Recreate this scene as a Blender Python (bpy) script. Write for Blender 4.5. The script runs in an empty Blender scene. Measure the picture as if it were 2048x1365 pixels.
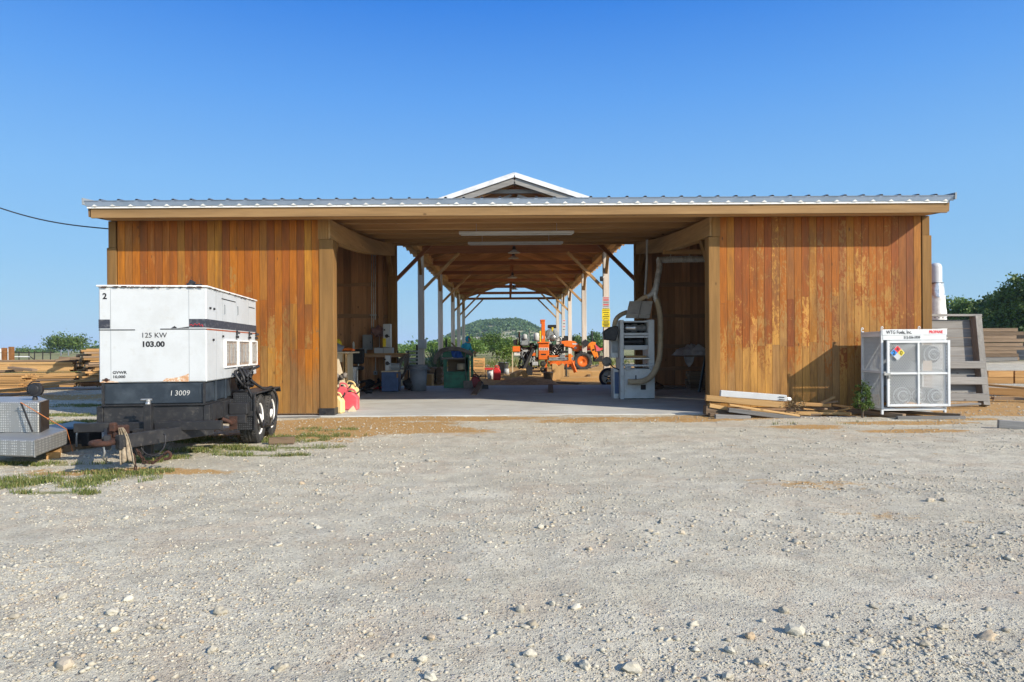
import bpy, math, random
import numpy as np
from mathutils import Vector, Matrix, noise
random.seed(7); RS = np.random.RandomState(7)
R = math.radians
SC = bpy.context.scene
C = SC.collection
# ---------------------------------------------------------------- camera, sky, sun, exposure
F = 1365.0; ROLL = R(0.37); EYE = 1.3
cd = bpy.data.cameras.new('camera'); cam = bpy.data.objects.new('camera', cd); C.objects.link(cam)
cd.sensor_width = 36; cd.lens = 36 * F / 2048; cd.clip_end = 20000; cd.clip_start = 0.05
cd.shift_x = 9 / 2048; cd.shift_y = 13.5 / 2048
cam.location = (0, 0, EYE)
cam.rotation_euler = (Matrix.Rotation(R(90), 3, 'X') @ Matrix.Rotation(-ROLL, 3, 'Z')).to_euler()
SC.camera = cam
SUN = Vector((1.3, -1.0, 0.9)).normalized()
w = bpy.data.worlds.new('World'); SC.world = w; w.use_nodes = True
nt = w.node_tree; nt.nodes.clear()
sky = nt.nodes.new('ShaderNodeTexSky'); sky.sky_type = 'NISHITA'; sky.sun_disc = False
sky.sun_elevation = math.asin(SUN.z); sky.sun_rotation = math.atan2(SUN.x, SUN.y)
sky.altitude = 300; sky.air_density = 1.0; sky.dust_density = 0.35; sky.ozone_density = 4.0
bg = nt.nodes.new('ShaderNodeBackground'); bg.inputs[1].default_value = 0.15
wo = nt.nodes.new('ShaderNodeOutputWorld')
# clear-morning sky: the physical sky eased towards a deeper blue overhead and a less bright horizon
tcw = nt.nodes.new('ShaderNodeTexCoord'); spw = nt.nodes.new('ShaderNodeSeparateXYZ'); nt.links.new(tcw.outputs['Generated'], spw.inputs[0])
rpw = nt.nodes.new('ShaderNodeValToRGB'); nt.links.new(spw.outputs[2], rpw.inputs[0])
KS = 1 / (2 ** 0.85) / 0.15
SKY = [(0.0, (.30, .54, .70)), (.05, (.30, .56, .75)), (.12, (.24, .52, .82)), (.22, (.19, .47, .87)), (.34, (.095, .345, .86)), (.45, (.022, .215, .77)), (1.0, (.01, .11, .54))]
while len(rpw.color_ramp.elements) < len(SKY): rpw.color_ramp.elements.new(.5)
for e_, (p_, c_) in zip(rpw.color_ramp.elements, SKY): e_.position = p_; e_.color = (*[q * KS / 4 for q in c_], 1)
sc4 = nt.nodes.new('ShaderNodeVectorMath'); sc4.operation = 'SCALE'; sc4.inputs[3].default_value = 4; nt.links.new(rpw.outputs[0], sc4.inputs[0])
mxw = nt.nodes.new('ShaderNodeMixRGB'); ymr = nt.nodes.new('ShaderNodeMapRange'); ymr.inputs[1].default_value = .0; ymr.inputs[2].default_value = .6; ymr.inputs[3].default_value = 0.0; ymr.inputs[4].default_value = .95; nt.links.new(spw.outputs[1], ymr.inputs[0]); nt.links.new(ymr.outputs[0], mxw.inputs[0]); nt.links.new(sky.outputs[0], mxw.inputs[1]); nt.links.new(sc4.outputs[0], mxw.inputs[2])
nt.links.new(mxw.outputs[0], bg.inputs[0]); nt.links.new(bg.outputs[0], wo.inputs[0])
sl = bpy.data.lights.new('sun', 'SUN'); sl.energy = 3.75; sl.angle = R(0.5); sl.color = (1.0, 0.91, 0.77)
so = bpy.data.objects.new('sun', sl); C.objects.link(so); so.rotation_euler = (-SUN).to_track_quat('-Z', 'Y').to_euler()
so.location = (20, -20, 20)
SC.view_settings.view_transform = 'Standard'; SC.view_settings.look = 'None'
SC.view_settings.exposure = 0.85; SC.view_settings.gamma = 1
# ---------------------------------------------------------------- helpers
def P(px, py, D):
    """point at depth D (world Y) that the photograph shows at pixel px, py"""
    u, v = px - 1015, 696 - py
    c, s = math.cos(ROLL), math.sin(ROLL)
    return Vector(((u * c + v * s) * D / F, D, EYE + (-u * s + v * c) * D / F))
def lerp(a, b, t): return a + (b - a) * t
def ss(a, b, x):
    t = min(1, max(0, (x - a) / (b - a))); return t * t * (3 - 2 * t)
GP = [(-50, 0), (13, 0), (27, .02), (34.5, .20), (60, .45), (150, .7), (400, .3), (9000, -6)]
def gz(x, y):
    for (a, za), (b, zb) in zip(GP, GP[1:]):
        if y <= b: return lerp(za, zb, max(0, (y - a) / (b - a)))
    return GP[-1][1]
def slab_z(y): return .016 + .0105 * (y - 13)

class MB:
    def __init__(s): s.v = []; s.f = []; s.m = []; s.r = []; s.s = []
    def add(s, vs, fs, m=0, smooth=False, rnd=None):
        o = len(s.v); s.v += [tuple(v) for v in vs]
        r = rnd or (random.random(), random.random(), random.random())
        for f in fs:
            s.f.append(tuple(i + o for i in f)); s.m.append(m); s.r.append(r); s.s.append(smooth)
        return s
    def box(s, c, size, rz=0, rx=0, ry=0, m=0, rnd=None):
        x, y, z = [q / 2 for q in size]; c = Vector(c)
        M = Matrix.Rotation(rz, 3, 'Z') @ Matrix.Rotation(ry, 3, 'Y') @ Matrix.Rotation(rx, 3, 'X')
        vs = [c + M @ Vector((a * x, b * y, d * z)) for a in (-1, 1) for b in (-1, 1) for d in (-1, 1)]
        return s.add(vs, [(0, 1, 3, 2), (4, 6, 7, 5), (0, 4, 5, 1), (2, 3, 7, 6), (0, 2, 6, 4), (1, 5, 7, 3)], m, False, rnd)
    def bb(s, x0, x1, y0, y1, z0, z1, m=0, rnd=None):
        return s.box(((x0 + x1) / 2, (y0 + y1) / 2, (z0 + z1) / 2), (abs(x1 - x0), abs(y1 - y0), abs(z1 - z0)), m=m, rnd=rnd)
    def beam(s, p0, p1, w_, h, up=(0, 0, 1), m=0, rnd=None):
        p0 = Vector(p0); p1 = Vector(p1); d = (p1 - p0).normalized(); up = Vector(up)
        if abs(d.dot(up)) > .98: up = Vector((0, 1, 0))
        sx = d.cross(up).normalized(); uz = sx.cross(d).normalized()
        vs = [p + sx * a * w_ / 2 + uz * b * h / 2 for p in (p0, p1) for a in (-1, 1) for b in (-1, 1)]
        return s.add(vs, [(0, 1, 3, 2), (4, 6, 7, 5), (0, 4, 5, 1), (2, 3, 7, 6), (0, 2, 6, 4), (1, 5, 7, 3)], m, False, rnd)
    def tube(s, pts, r, n=8, m=0, cap=True, smooth=True, closed=False, rnd=None, cr=0):
        pts = [Vector(p) for p in pts]
        rs = list(r) if isinstance(r, (list, tuple)) else [r] * len(pts)
        if cr and len(pts) > 2:
            q = []; qr = []
            for i in range(len(pts) - 1):
                a = pts[max(0, i - 1)]; b = pts[i]; c = pts[i + 1]; d = pts[min(len(pts) - 1, i + 2)]
                for k in range(cr):
                    t = k / cr
                    q.append(.5 * ((2 * b) + (c - a) * t + (2 * a - 5 * b + 4 * c - d) * t * t + (3 * b - a - 3 * c + d) * t ** 3))
                    qr.append(lerp(rs[i], rs[i + 1], t))
            q.append(pts[-1]); qr.append(rs[-1]); pts, rs = q, qr
        N = len(pts); vs = []; prev = None
        for i, p in enumerate(pts):
            if closed: d = (pts[(i + 1) % N] - pts[i - 1]).normalized()
            else: d = (pts[min(N - 1, i + 1)] - pts[max(0, i - 1)]).normalized()
            if prev is None:
                a = Vector((0, 0, 1)) if abs(d.z) < .9 else Vector((1, 0, 0)); a = (a - d * a.dot(d)).normalized()
            else: a = (prev - d * prev.dot(d)).normalized()
            prev = a; b = d.cross(a)
            for k in range(n):
                t = 2 * math.pi * k / n; vs.append(p + (a * math.cos(t) + b * math.sin(t)) * rs[i])
        fs = []
        for i in range(N if closed else N - 1):
            j = (i + 1) % N
            for k in range(n): fs.append((i * n + k, i * n + (k + 1) % n, j * n + (k + 1) % n, j * n + k))
        rnd = rnd or (random.random(), random.random(), random.random())
        s.add(vs, fs, m, smooth, rnd)
        if cap and not closed:
            s.add(vs[:n], [tuple(range(n))[::-1]], m, False, rnd); s.add(vs[-n:], [tuple(range(n))], m, False, rnd)
        return s
    def cyl(s, p0, p1, r, n=16, m=0, r1=None, cap=True, smooth=True):
        return s.tube([p0, p1], [r, r if r1 is None else r1], n, m, cap, smooth)
    def lathe(s, prof, c=(0, 0, 0), n=24, axis='Z', m=0, smooth=True):
        c = Vector(c); vs = []
        for r, z in prof:
            for k in range(n):
                t = 2 * math.pi * k / n; a, b = r * math.cos(t), r * math.sin(t)
                vs.append(c + (Vector((a, b, z)) if axis == 'Z' else Vector((z, a, b)) if axis == 'X' else Vector((a, z, b))))
        fs = [(i * n + k, i * n + (k + 1) % n, (i + 1) * n + (k + 1) % n, (i + 1) * n + k) for i in range(len(prof) - 1) for k in range(n)]
        return s.add(vs, fs, m, smooth)
    def prism(s, poly, d, m=0, rnd=None):
        poly = [Vector(p) for p in poly]; d = Vector(d); n = len(poly)
        return s.add(poly + [p + d for p in poly], [tuple(range(n))[::-1], tuple(range(n, 2 * n))] +
                     [(i, (i + 1) % n, (i + 1) % n + n, i + n) for i in range(n)], m, False, rnd)
    def ball(s, c, r, n=12, k=8, m=0, wob=0, seed=0):
        c = Vector(c); r = Vector(r if isinstance(r, (tuple, list)) else (r, r, r)); vs = []; fs = []
        for i in range(k + 1):
            a = math.pi * i / k
            for j in range(n):
                b = 2 * math.pi * j / n; d = Vector((math.sin(a) * math.cos(b), math.sin(a) * math.sin(b), math.cos(a)))
                q = 1 + (wob * noise.noise(d * 1.7 + Vector((seed, 3.1, 0))) if wob else 0)
                vs.append(c + Vector((d.x * r.x, d.y * r.y, d.z * r.z)) * q)
        for i in range(k):
            for j in range(n): fs.append((i * n + j, (i + 1) * n + j, (i + 1) * n + (j + 1) % n, i * n + (j + 1) % n))
        return s.add(vs, fs, m, True)
    def lattice(s, o, ux, uz, W, H, pitch, slope, wd, th, m=0):
        """expanded-metal sheet: two families of diagonal strands clipped to a W x H rectangle"""
        o = Vector(o); ux = Vector(ux).normalized(); uz = Vector(uz).normalized(); nn = ux.cross(uz)
        for sg in (1, -1):
            c = -H / slope - pitch
            while c < W + pitch:
                x0, z0, x1, z1 = c, 0.0, c + H / slope, H
                if x0 < 0: z0 += -x0 * slope; x0 = 0
                if x1 > W: z1 -= (x1 - W) * slope; x1 = W
                if x1 - x0 > .004 and z1 > z0:
                    if sg < 0: x0, x1 = W - x0, W - x1
                    a = o + ux * x0 + uz * z0; b = o + ux * x1 + uz * z1
                    s.beam(a + nn * sg * th * .3, b + nn * sg * th * .3, th, wd, up=nn.cross(b - a), m=m)
                c += pitch
        return s

def mesh_obj(name, mb, mats, parent=None, world=False, bevel=0, label=None):
    me = bpy.data.meshes.new(name)
    off = Vector((0, 0, 0))
    rot = None
    if world and parent is not None:
        root = parent
        while root.parent: root = root.parent
        rot = root.get('_rz', 0); off = Vector(root.location)
    vs = mb.v
    if world and parent is not None:
        Mi = Matrix.Rotation(-rot, 3, 'Z')
        vs = [tuple(Mi @ (Vector(v) - off)) for v in vs]
    me.from_pydata(vs, [], mb.f)
    mats = mats if isinstance(mats, (list, tuple)) else [mats]
    for m in mats: me.materials.append(m)
    me.polygons.foreach_set('material_index', mb.m); me.polygons.foreach_set('use_smooth', mb.s)
    at = me.attributes.new('rnd', 'FLOAT_VECTOR', 'FACE'); at.data.foreach_set('vector', np.array(mb.r, dtype=np.float32).ravel())
    me.update()
    o = bpy.data.objects.new(name, me); C.objects.link(o)
    if parent is not None: o.parent = parent
    if bevel:
        b = o.modifiers.new('edge', 'BEVEL'); b.width = bevel; b.segments = 1; b.limit_method = 'ANGLE'; b.angle_limit = R(40)
    if label: o['label'] = label
    return o
def thing(name, label, cat, loc=(0, 0, 0), rz=0, group=None):
    o = bpy.data.objects.new(name, None); C.objects.link(o); o.empty_display_size = .1
    o.location = loc; o.rotation_euler = (0, 0, rz); o['_rz'] = rz
    tag(o, label, cat, group); return o
def tag(o, label, cat, group=None, kind=None):
    o['label'] = label; o['category'] = cat
    if group: o['group'] = group
    if kind: o['kind'] = kind
    return o
def solo(name, mb, mats, label, cat, loc=None, rz=0, group=None, bevel=0, kind=None):
    """a thing that is one mesh; when loc is None the mesh is in world coordinates and gets an origin at its base"""
    if loc is None:
        xs = [v[0] for v in mb.v]; ys = [v[1] for v in mb.v]; zs = [v[2] for v in mb.v]
        c = ((min(xs) + max(xs)) / 2, (min(ys) + max(ys)) / 2, min(zs))
        mb.v = [(a - c[0], b - c[1], d - c[2]) for a, b, d in mb.v]; loc = c
    o = mesh_obj(name, mb, mats, bevel=bevel); o.location = loc; o.rotation_euler = (0, 0, rz)
    return tag(o, label, cat, group, kind)
def dup(o, parent=None, **kw):
    c = o.copy(); C.objects.link(c)
    if parent is not None: c.parent = parent
    for ch in list(o.children): dup(ch, c)
    for k, v in kw.items():
        if k in ('label', 'group', 'category'): c[k] = v
        else: setattr(c, k, v)
    return c
def text(name, body, size, mat, parent, loc, rot, bold=0.0, ext=.001, align='LEFT', sx=1.0, shear=0):
    cu = bpy.data.curves.new(name, 'FONT'); cu.body = body; cu.size = size; cu.extrude = ext; cu.offset = bold
    cu.align_x = align; cu.shear = shear; cu.resolution_u = 3
    t = bpy.data.objects.new(name, cu); C.objects.link(t)
    bpy.context.view_layer.update()
    me = bpy.data.meshes.new_from_object(t.evaluated_get(bpy.context.evaluated_depsgraph_get()))
    C.objects.unlink(t); bpy.data.objects.remove(t)
    me.materials.clear(); me.materials.append(mat)
    o = bpy.data.objects.new(name, me); C.objects.link(o); o.parent = parent
    o.location = loc; o.rotation_euler = rot; o.scale = (sx, 1, 1); return o
# ---------------------------------------------------------------- materials
class NM:
    def __init__(s, name):
        s.mt = bpy.data.materials.new(name); s.mt.use_nodes = True; s.t = s.mt.node_tree
        s.b = s.t.nodes['Principled BSDF']; s.tc = None; s.b.inputs['Specular IOR Level'].default_value = .3
    def n(s, typ, **kw):
        q = s.t.nodes.new('ShaderNode' + typ)
        for k, v in kw.items(): setattr(q, k, v)
        return q
    def L(s, a, b): s.t.links.new(a, b)
    def co(s, scale=(1, 1, 1), loc=(0, 0, 0), geo=False):
        if geo: src = s.n('NewGeometry').outputs['Position']
        else: src = s.n('TexCoord').outputs['Object']
        mp = s.n('Mapping'); mp.inputs['Scale'].default_value = scale; mp.inputs['Location'].default_value = loc
        s.L(src, mp.inputs[0]); return mp.outputs[0]
    def noise(s, vec, scale=5, detail=4, rough=.6, dist=0):
        q = s.n('TexNoise'); q.inputs['Scale'].default_value = scale; q.inputs['Detail'].default_value = detail
        q.inputs['Roughness'].default_value = rough; q.inputs['Distortion'].default_value = dist; s.L(vec, q.inputs['Vector']); return q.outputs['Fac']
    def ramp(s, fac, stops, interp='LINEAR'):
        q = s.n('ValToRGB'); q.color_ramp.interpolation = interp; e = q.color_ramp.elements
        while len(e) < len(stops): e.new(.5)
        for i, (p, c) in enumerate(stops): e[i].position = p; e[i].color = (c, c, c, 1) if isinstance(c, (int, float)) else (*c, 1)
        s.L(fac, q.inputs[0]); return q.outputs[0]
    def mix(s, fac, a, b, mode='MIX'):
        q = s.n('MixRGB', blend_type=mode)
        for i, x in ((0, fac), (1, a), (2, b)):
            if isinstance(x, bpy.types.NodeSocket): s.L(x, q.inputs[i])
            elif isinstance(x, (int, float)): q.inputs[i].default_value = x if i == 0 else (x, x, x, 1)
            else: q.inputs[i].default_value = (*x, 1)
        return q.outputs[0]
    def math(s, op, a, b=0.0, clamp=False):
        q = s.n('Math', operation=op, use_clamp=clamp)
        for i, x in ((0, a), (1, b)):
            if isinstance(x, bpy.types.NodeSocket): s.L(x, q.inputs[i])
            else: q.inputs[i].default_value = x
        return q.outputs[0]
    def rnd(s, nm='rnd'):
        a = s.n('Attribute'); a.attribute_name = nm; sp = s.n('SeparateXYZ'); s.L(a.outputs['Vector'], sp.inputs[0]); return sp.outputs
    def bump(s, h, strength=.3, dist=.01):
        q = s.n('Bump'); q.inputs['Strength'].default_value = strength; q.inputs['Distance'].default_value = dist
        s.L(h, q.inputs['Height']); s.L(q.outputs[0], s.b.inputs['Normal'])
    def out(s, col=None, rough=None, metal=None):
        for k, v in (('Base Color', col), ('Roughness', rough), ('Metallic', metal)):
            if v is None: continue
            if isinstance(v, bpy.types.NodeSocket): s.L(v, s.b.inputs[k])
            else: s.b.inputs[k].default_value = (*v, 1) if isinstance(v, tuple) else v
        return s.mt
def paint(name, col, col2=None, rough=.5, metal=0, scale=6, cut=(.45, .62), bump=.05, bs=60, rv=.15, dirt=None):
    m = NM(name); v = m.co(); n1 = m.noise(v, scale, 6, .65)
    c2 = col2 or tuple(x * .8 for x in col)
    c = m.mix(m.ramp(n1, [(cut[0], 0), (cut[1], 1)]), col, c2)
    if dirt: c = m.mix(m.ramp(m.noise(v, scale * 2.3, 8, .75), [(.56, 0), (.68, 1)]), c, dirt)
    r = m.rnd()[0]; c = m.mix(1, c, m.ramp(r, [(0, 1 - rv), (1, 1 + rv * .3)]), 'MULTIPLY')
    if bump: m.bump(m.noise(v, bs, 3), bump, .01)
    return m.out(c, rough, metal)
def wood(name, c1, c2, axis='Z', rough=.75, rv=.35, scale=1.0, dark=.35, knots=True):
    m = NM(name); st = {'X': (.06, 1, 1), 'Y': (1, .06, 1), 'Z': (1, 1, .06)}[axis]
    rr = m.rnd(); sh = m.n('CombineXYZ'); m.L(m.math('MULTIPLY', rr[1], 37.0), sh.inputs[0]); m.L(m.math('MULTIPLY', rr[2], 23.0), sh.inputs[1]); m.L(m.math('MULTIPLY', rr[0], 31.0), sh.inputs[2])
    ad = m.n('VectorMath', operation='ADD'); m.L(m.co(), ad.inputs[0]); m.L(sh.outputs[0], ad.inputs[1])
    mp = m.n('Mapping'); mp.inputs['Scale'].default_value = tuple(q * scale for q in st); m.L(ad.outputs[0], mp.inputs[0])
    g = m.noise(mp.outputs[0], 22, 6, .65, .6); big = m.noise(mp.outputs[0], 4, 3, .5)
    c = m.mix(m.ramp(g, [(.3, 0), (.7, 1)]), c1, c2)
    c = m.mix(m.ramp(big, [(.35, .55), (.6, 0)]), c, tuple(x * dark for x in c1))
    if knots:
        vo = m.n('TexVoronoi'); vo.inputs['Scale'].default_value = 1.6
        k2 = m.n('Mapping'); k2.inputs['Scale'].default_value = tuple((2.2 if q == 1 else 1.0) * scale for q in st); m.L(ad.outputs[0], k2.inputs[0]); m.L(k2.outputs[0], vo.inputs['Vector'])
        c = m.mix(m.ramp(vo.outputs['Distance'], [(.03, .8), (.075, 0)]), c, (.05, .025, .012))
    c = m.mix(1, c, m.ramp(rr[0], [(0, 1 - rv), (1, 1 + rv * .2)]), 'MULTIPLY')
    m.bump(g, .25, .006); m.b.inputs['Specular IOR Level'].default_value = .12
    return m.out(c, rough)
def siding():
    m = NM('stained_board_siding'); rr = m.rnd()
    sep = m.n('SeparateXYZ'); tc = m.n('TexCoord').outputs['Object']; m.L(tc, sep.inputs[0]); z = sep.outputs[2]; x = sep.outputs[0]
    cx = m.n('CombineXYZ'); m.L(m.math('MULTIPLY', rr[1], 17.0), cx.inputs[0]); m.L(m.math('MULTIPLY', rr[2], 9.0), cx.inputs[2])
    ad = m.n('VectorMath', operation='ADD'); m.L(tc, ad.inputs[0]); m.L(cx.outputs[0], ad.inputs[1]); V = ad.outputs[0]
    def mp(src, sc):
        q = m.n('Mapping'); q.inputs['Scale'].default_value = sc; m.L(src, q.inputs[0]); return q.outputs[0]
    grain = m.noise(mp(V, (26, 26, 1.2)), 1.6, 6, .65, .8)
    fine = m.noise(mp(V, (90, 90, 5)), 1.0, 3, .6)
    blot = m.noise(mp(tc, (1, 1, .55)), 1.1, 4, .55, .8)
    flake = m.noise(mp(V, (1, 1, .55)), 13, 8, .76, 1.3)
    stained = m.ramp(rr[0], [(0, (.42, .155, .014)), (.3, (.36, .12, .013)), (.5, (.31, .098, .014)), (.68, (.26, .085, .016)), (.85, (.34, .15, .025)), (1, (.44, .20, .02))])
    weath = m.ramp(rr[1], [(0, (.37, .20, .042)), (.4, (.26, .14, .036)), (.7, (.42, .225, .045)), (1, (.21, .125, .045))])
    # how much stain is left: more towards the sheltered top, less near the ground, broken up by board and by flaking
    h = m.math('MULTIPLY', m.math('SUBTRACT', z, 1.75), .30)
    q = m.math('ADD', m.math('ADD', h, m.math('MULTIPLY', m.math('SUBTRACT', blot, .5), 2.3)), m.math('MULTIPLY', m.math('SUBTRACT', rr[2], .48), .5))
    q = m.math('ADD', q, m.math('MULTIPLY', m.math('SUBTRACT', flake, .5), 3.4))
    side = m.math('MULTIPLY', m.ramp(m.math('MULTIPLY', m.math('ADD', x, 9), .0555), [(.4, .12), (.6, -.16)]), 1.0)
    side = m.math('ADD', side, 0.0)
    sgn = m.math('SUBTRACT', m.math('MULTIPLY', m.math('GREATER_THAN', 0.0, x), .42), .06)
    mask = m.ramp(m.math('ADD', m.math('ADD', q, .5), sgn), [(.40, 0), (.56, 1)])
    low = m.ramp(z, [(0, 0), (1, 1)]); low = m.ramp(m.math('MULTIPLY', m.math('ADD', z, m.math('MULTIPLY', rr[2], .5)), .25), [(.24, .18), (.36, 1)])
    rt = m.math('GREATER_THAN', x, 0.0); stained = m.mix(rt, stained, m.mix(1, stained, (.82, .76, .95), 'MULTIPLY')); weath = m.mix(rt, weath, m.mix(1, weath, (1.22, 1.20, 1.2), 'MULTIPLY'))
    c = m.mix(m.mix(1, mask, low, 'MULTIPLY'), weath, stained)
    gl = m.ramp(grain, [(.3, .72), (.62, 1.08)]); c = m.mix(1, c, gl, 'MULTIPLY')
    c = m.mix(1, c, m.ramp(fine, [(.3, .86), (.7, 1.06)]), 'MULTIPLY')
    vo = m.n('TexVoronoi'); vo.inputs['Scale'].default_value = 1.7; m.L(mp(V, (2.4, 2.4, 1)), vo.inputs['Vector'])
    c = m.mix(m.ramp(vo.outputs['Distance'], [(.035, .85), (.08, 0)]), c, (.06, .025, .01))
    dk = m.noise(mp(tc, (3, 3, .5)), 1.3, 4, .6); c = m.mix(m.ramp(dk, [(.50, 0), (.72, .6)]), c, (.11, .05, .018)); d2 = m.noise(mp(V, (2.2, 2.2, .35)), 1.9, 7, .72, .6); c = m.mix(m.ramp(d2, [(.50, 0), (.68, .6)]), c, (.13, .062, .022)); c = m.mix(m.ramp(d2, [(.30, .45), (.42, 0)]), c, (.50, .27, .075)); c = m.mix(1, c, (.95, .90, 1.05), 'MULTIPLY')
    m.bump(grain, .3, .006); m.b.inputs['Specular IOR Level'].default_value = .14
    return m.out(c, m.ramp(mask, [(0, .75), (1, .5)]))
M = {}
M['siding'] = siding()
M['timber_x'] = wood('roof_timber_x', (.56, .34, .155), (.42, .245, .105), 'X', rv=.3)
M['timber_y'] = wood('roof_timber_y', (.56, .35, .16), (.42, .25, .105), 'Y', rv=.3)
M['timber_z'] = wood('post_timber', (.33, .18, .062), (.22, .12, .042), 'Z', rv=.2)
M['fascia'] = wood('fascia_board', (.31, .19, .085), (.225, .135, .06), 'X', rv=.15)
M['inner_z'] = wood('inner_planking', (.66, .36, .18), (.46, .235, .115), 'Z', rv=.35)
M['girt'] = wood('girt_timber', (.52, .32, .18), (.34, .20, .11), 'X', rv=.3)
M['grey_post'] = wood('weathered_post', (.66, .59, .51), (.50, .43, .36), 'Z', rv=.12, knots=False)
M['red_x'] = wood('reddish_tie_timber', (.46, .20, .095), (.30, .125, .06), 'X', rv=.35)
M['red_y'] = wood('roof_decking', (.50, .20, .08), (.34, .13, .055), 'Y', rv=.5)
M['rafter'] = wood('rafter_timber', (.66, .40, .20), (.52, .30, .14), 'X', rv=.3)
M['new_x'] = wood('fresh_sawn_lumber', (.62, .40, .18), (.48, .27, .10), 'X', rv=.3, dark=.55)
M['orange_x'] = wood('cedar_lumber', (.60, .36, .15), (.42, .225, .085), 'X', rv=.4, dark=.45)
M['orange_end'] = wood('lumber_ends', (.34, .15, .05), (.16, .07, .03), 'Y', rv=.6)
M['brown_x'] = wood('weathered_brown_lumber', (.34, .24, .155), (.20, .135, .085), 'X', rv=.5)
M['grey_x'] = wood('silver_grey_lumber', (.33, .315, .29), (.19, .18, .165), 'X', rv=.35, dark=.5)
M['grey_z'] = wood('silver_grey_upright', (.33, .31, .28), (.19, .18, .16), 'Z', rv=.2, dark=.5)
M['new_z'] = wood('fresh_sawn_upright', (.66, .42, .19), (.52, .30, .12), 'Z', rv=.2, dark=.6)
M['ply'] = wood('pale_plywood', (.62, .52, .36), (.52, .42, .28), 'Z', rv=.1, dark=.8, knots=False)
M['galv'] = paint('galvanised_metal', (.55, .56, .57), (.40, .42, .44), .38, .85, 9, rv=.1)
M['roof'] = paint('roof_sheet', (.13, .145, .17), (.10, .11, .13), .5, .3, 3, rv=.1)
M['trim'] = paint('roof_trim_metal', (.34, .42, .53), (.28, .36, .46), .4, .15, 3, rv=.05, bump=0)  # blue in the base colour paints the sky reflected by the flashing
M['white_metal'] = paint('white_roof_metal', (.66, .66, .65), (.54, .54, .53), .4, 0, 4, rv=.05)
M['white'] = paint('white_enamel', (.50, .515, .515), (.46, .47, .465), .32, 0, 2.5, rv=.02, bump=0, dirt=(.45, .45, .43))
M['white_cage'] = paint('cage_white_paint', (.60, .61, .60), (.54, .55, .54), .35, 0, 3, rv=.02, bump=0)
M['white_worn'] = paint('worn_white_paint', (.78, .77, .73), (.50, .40, .28), .5, 0, 14, (.55, .72), rv=.1)
M['black'] = paint('black_paint', (.022, .022, .024), (.05, .048, .045), .45, 0, 7, (.5, .75), rv=.2, dirt=(.075, .068, .06))
M['navy'] = paint('blue_black_tank_paint', (.022, .030, .040), (.06, .075, .09), .35, 0, 4, (.45, .8), rv=.05)
M['rubber'] = paint('tyre_rubber', (.035, .034, .032), (.07, .065, .058), .85, 0, 12, rv=.1, bump=.4, bs=60)
M['dark'] = paint('dark_parts_and_shade', (.03, .028, .026), None, .8)  # own colour of dark parts; also paints the shade in the planer opening
M['rust'] = paint('rusty_steel', (.065, .029, .019), (.04, .023, .018), .9, 0, 22, rv=.3, bump=.4, bs=80)
M['rustpatch'] = paint('rust_stain', (.48, .26, .13), (.70, .62, .52), .8, 0, 24, (.45, .6), rv=.1)
M['cloth_tan'] = paint('faded_cloth', (.36, .29, .20), (.24, .18, .12), .95, 0, 20)
M['red'] = paint('red_plastic', (.62, .03, .035), (.55, .05, .05), .4, 0, 5, rv=.1, bump=0)
M['pink'] = paint('sunfaded_red_plastic', (.66, .09, .11), (.60, .14, .15), .45, 0, 5, rv=.1, bump=0)
M['yellow'] = paint('faded_yellow_plastic', (.74, .55, .25), (.68, .50, .24), .5, 0, 5, rv=.05, bump=0)
M['byellow'] = paint('bright_yellow', (.75, .55, .03), None, .5, rv=.1, bump=0)
M['orange'] = paint('orange_machine_paint', (.78, .16, .02), (.62, .12, .025), .4, 0, 9, (.5, .75), rv=.2, dirt=(.22, .10, .05))
M['orange2'] = paint('tractor_orange', (.80, .23, .02), (.70, .18, .02), .4, 0, 6, rv=.1)
M['green'] = paint('dark_green_paint', (.03, .19, .11), (.028, .13, .08), .45, 0, 6, rv=.2, dirt=(.05, .06, .045))
M['grey'] = paint('grey_plastic', (.16, .18, .205), (.135, .15, .17), .5, 0, 4, rv=.05)
M['lgrey'] = paint('light_grey_plastic', (.42, .43, .43), (.36, .37, .37), .5, 0, 4, rv=.05)
M['mgrey'] = paint('machine_grey_enamel', (.52, .54, .53), (.45, .46, .45), .4, 0, 3, rv=.04, dirt=(.34, .33, .30))
M['panelgrey'] = paint('panel_grey', (.26, .28, .29), None, .45, 0, 3, rv=.03)
M['blue'] = paint('navy_cabinet', (.06, .10, .20), None, .5, 0, 5, rv=.05)
M['tarp'] = paint('blue_tarp', (.015, .085, .36), (.01, .05, .24), .5, 0, 8, rv=.1)
M['teal'] = paint('teal_fabric', (.015, .26, .36), (.01, .19, .27), .9, 0, 10, rv=.05)
M['denim'] = paint('denim', (.04, .06, .11), None, .9)
M['skin'] = paint('skin', (.36, .18, .11), None, .6, 0, 5, rv=.03)
M['hair'] = paint('dark_hair', (.02, .014, .01), None, .7)
M['sign_yellow'] = paint('sign_yellow', (.78, .62, .03), None, .5, rv=.03, bump=0)
M['ink'] = paint('black_ink', (.02, .02, .022), None, .6, rv=0, bump=0)
M['redink'] = paint('red_lettering', (.62, .03, .04), None, .5, rv=0, bump=0)
M['blueink'] = paint('blue_panel', (.02, .20, .55), None, .5, rv=0, bump=0)
M['chalk'] = paint('chalk', (.50, .50, .47), None, .9, rv=0, bump=0)
M['stripe'] = paint('faded_black_stripe', (.035, .038, .05), (.12, .12, .13), .5, 0, 25, (.5, .7), rv=.1)
M['stripe_or'] = paint('orange_pinstripe', (.42, .10, .03), None, .5, bump=0)
M['duct'] = paint('ribbed_hose', (.42, .33, .21), (.34, .26, .165), .7, 0, 6, rv=.03)
M['hose_dark'] = paint('dark_dusty_hose', (.20, .175, .15), (.12, .105, .09), .8, 0, 6)
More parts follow.
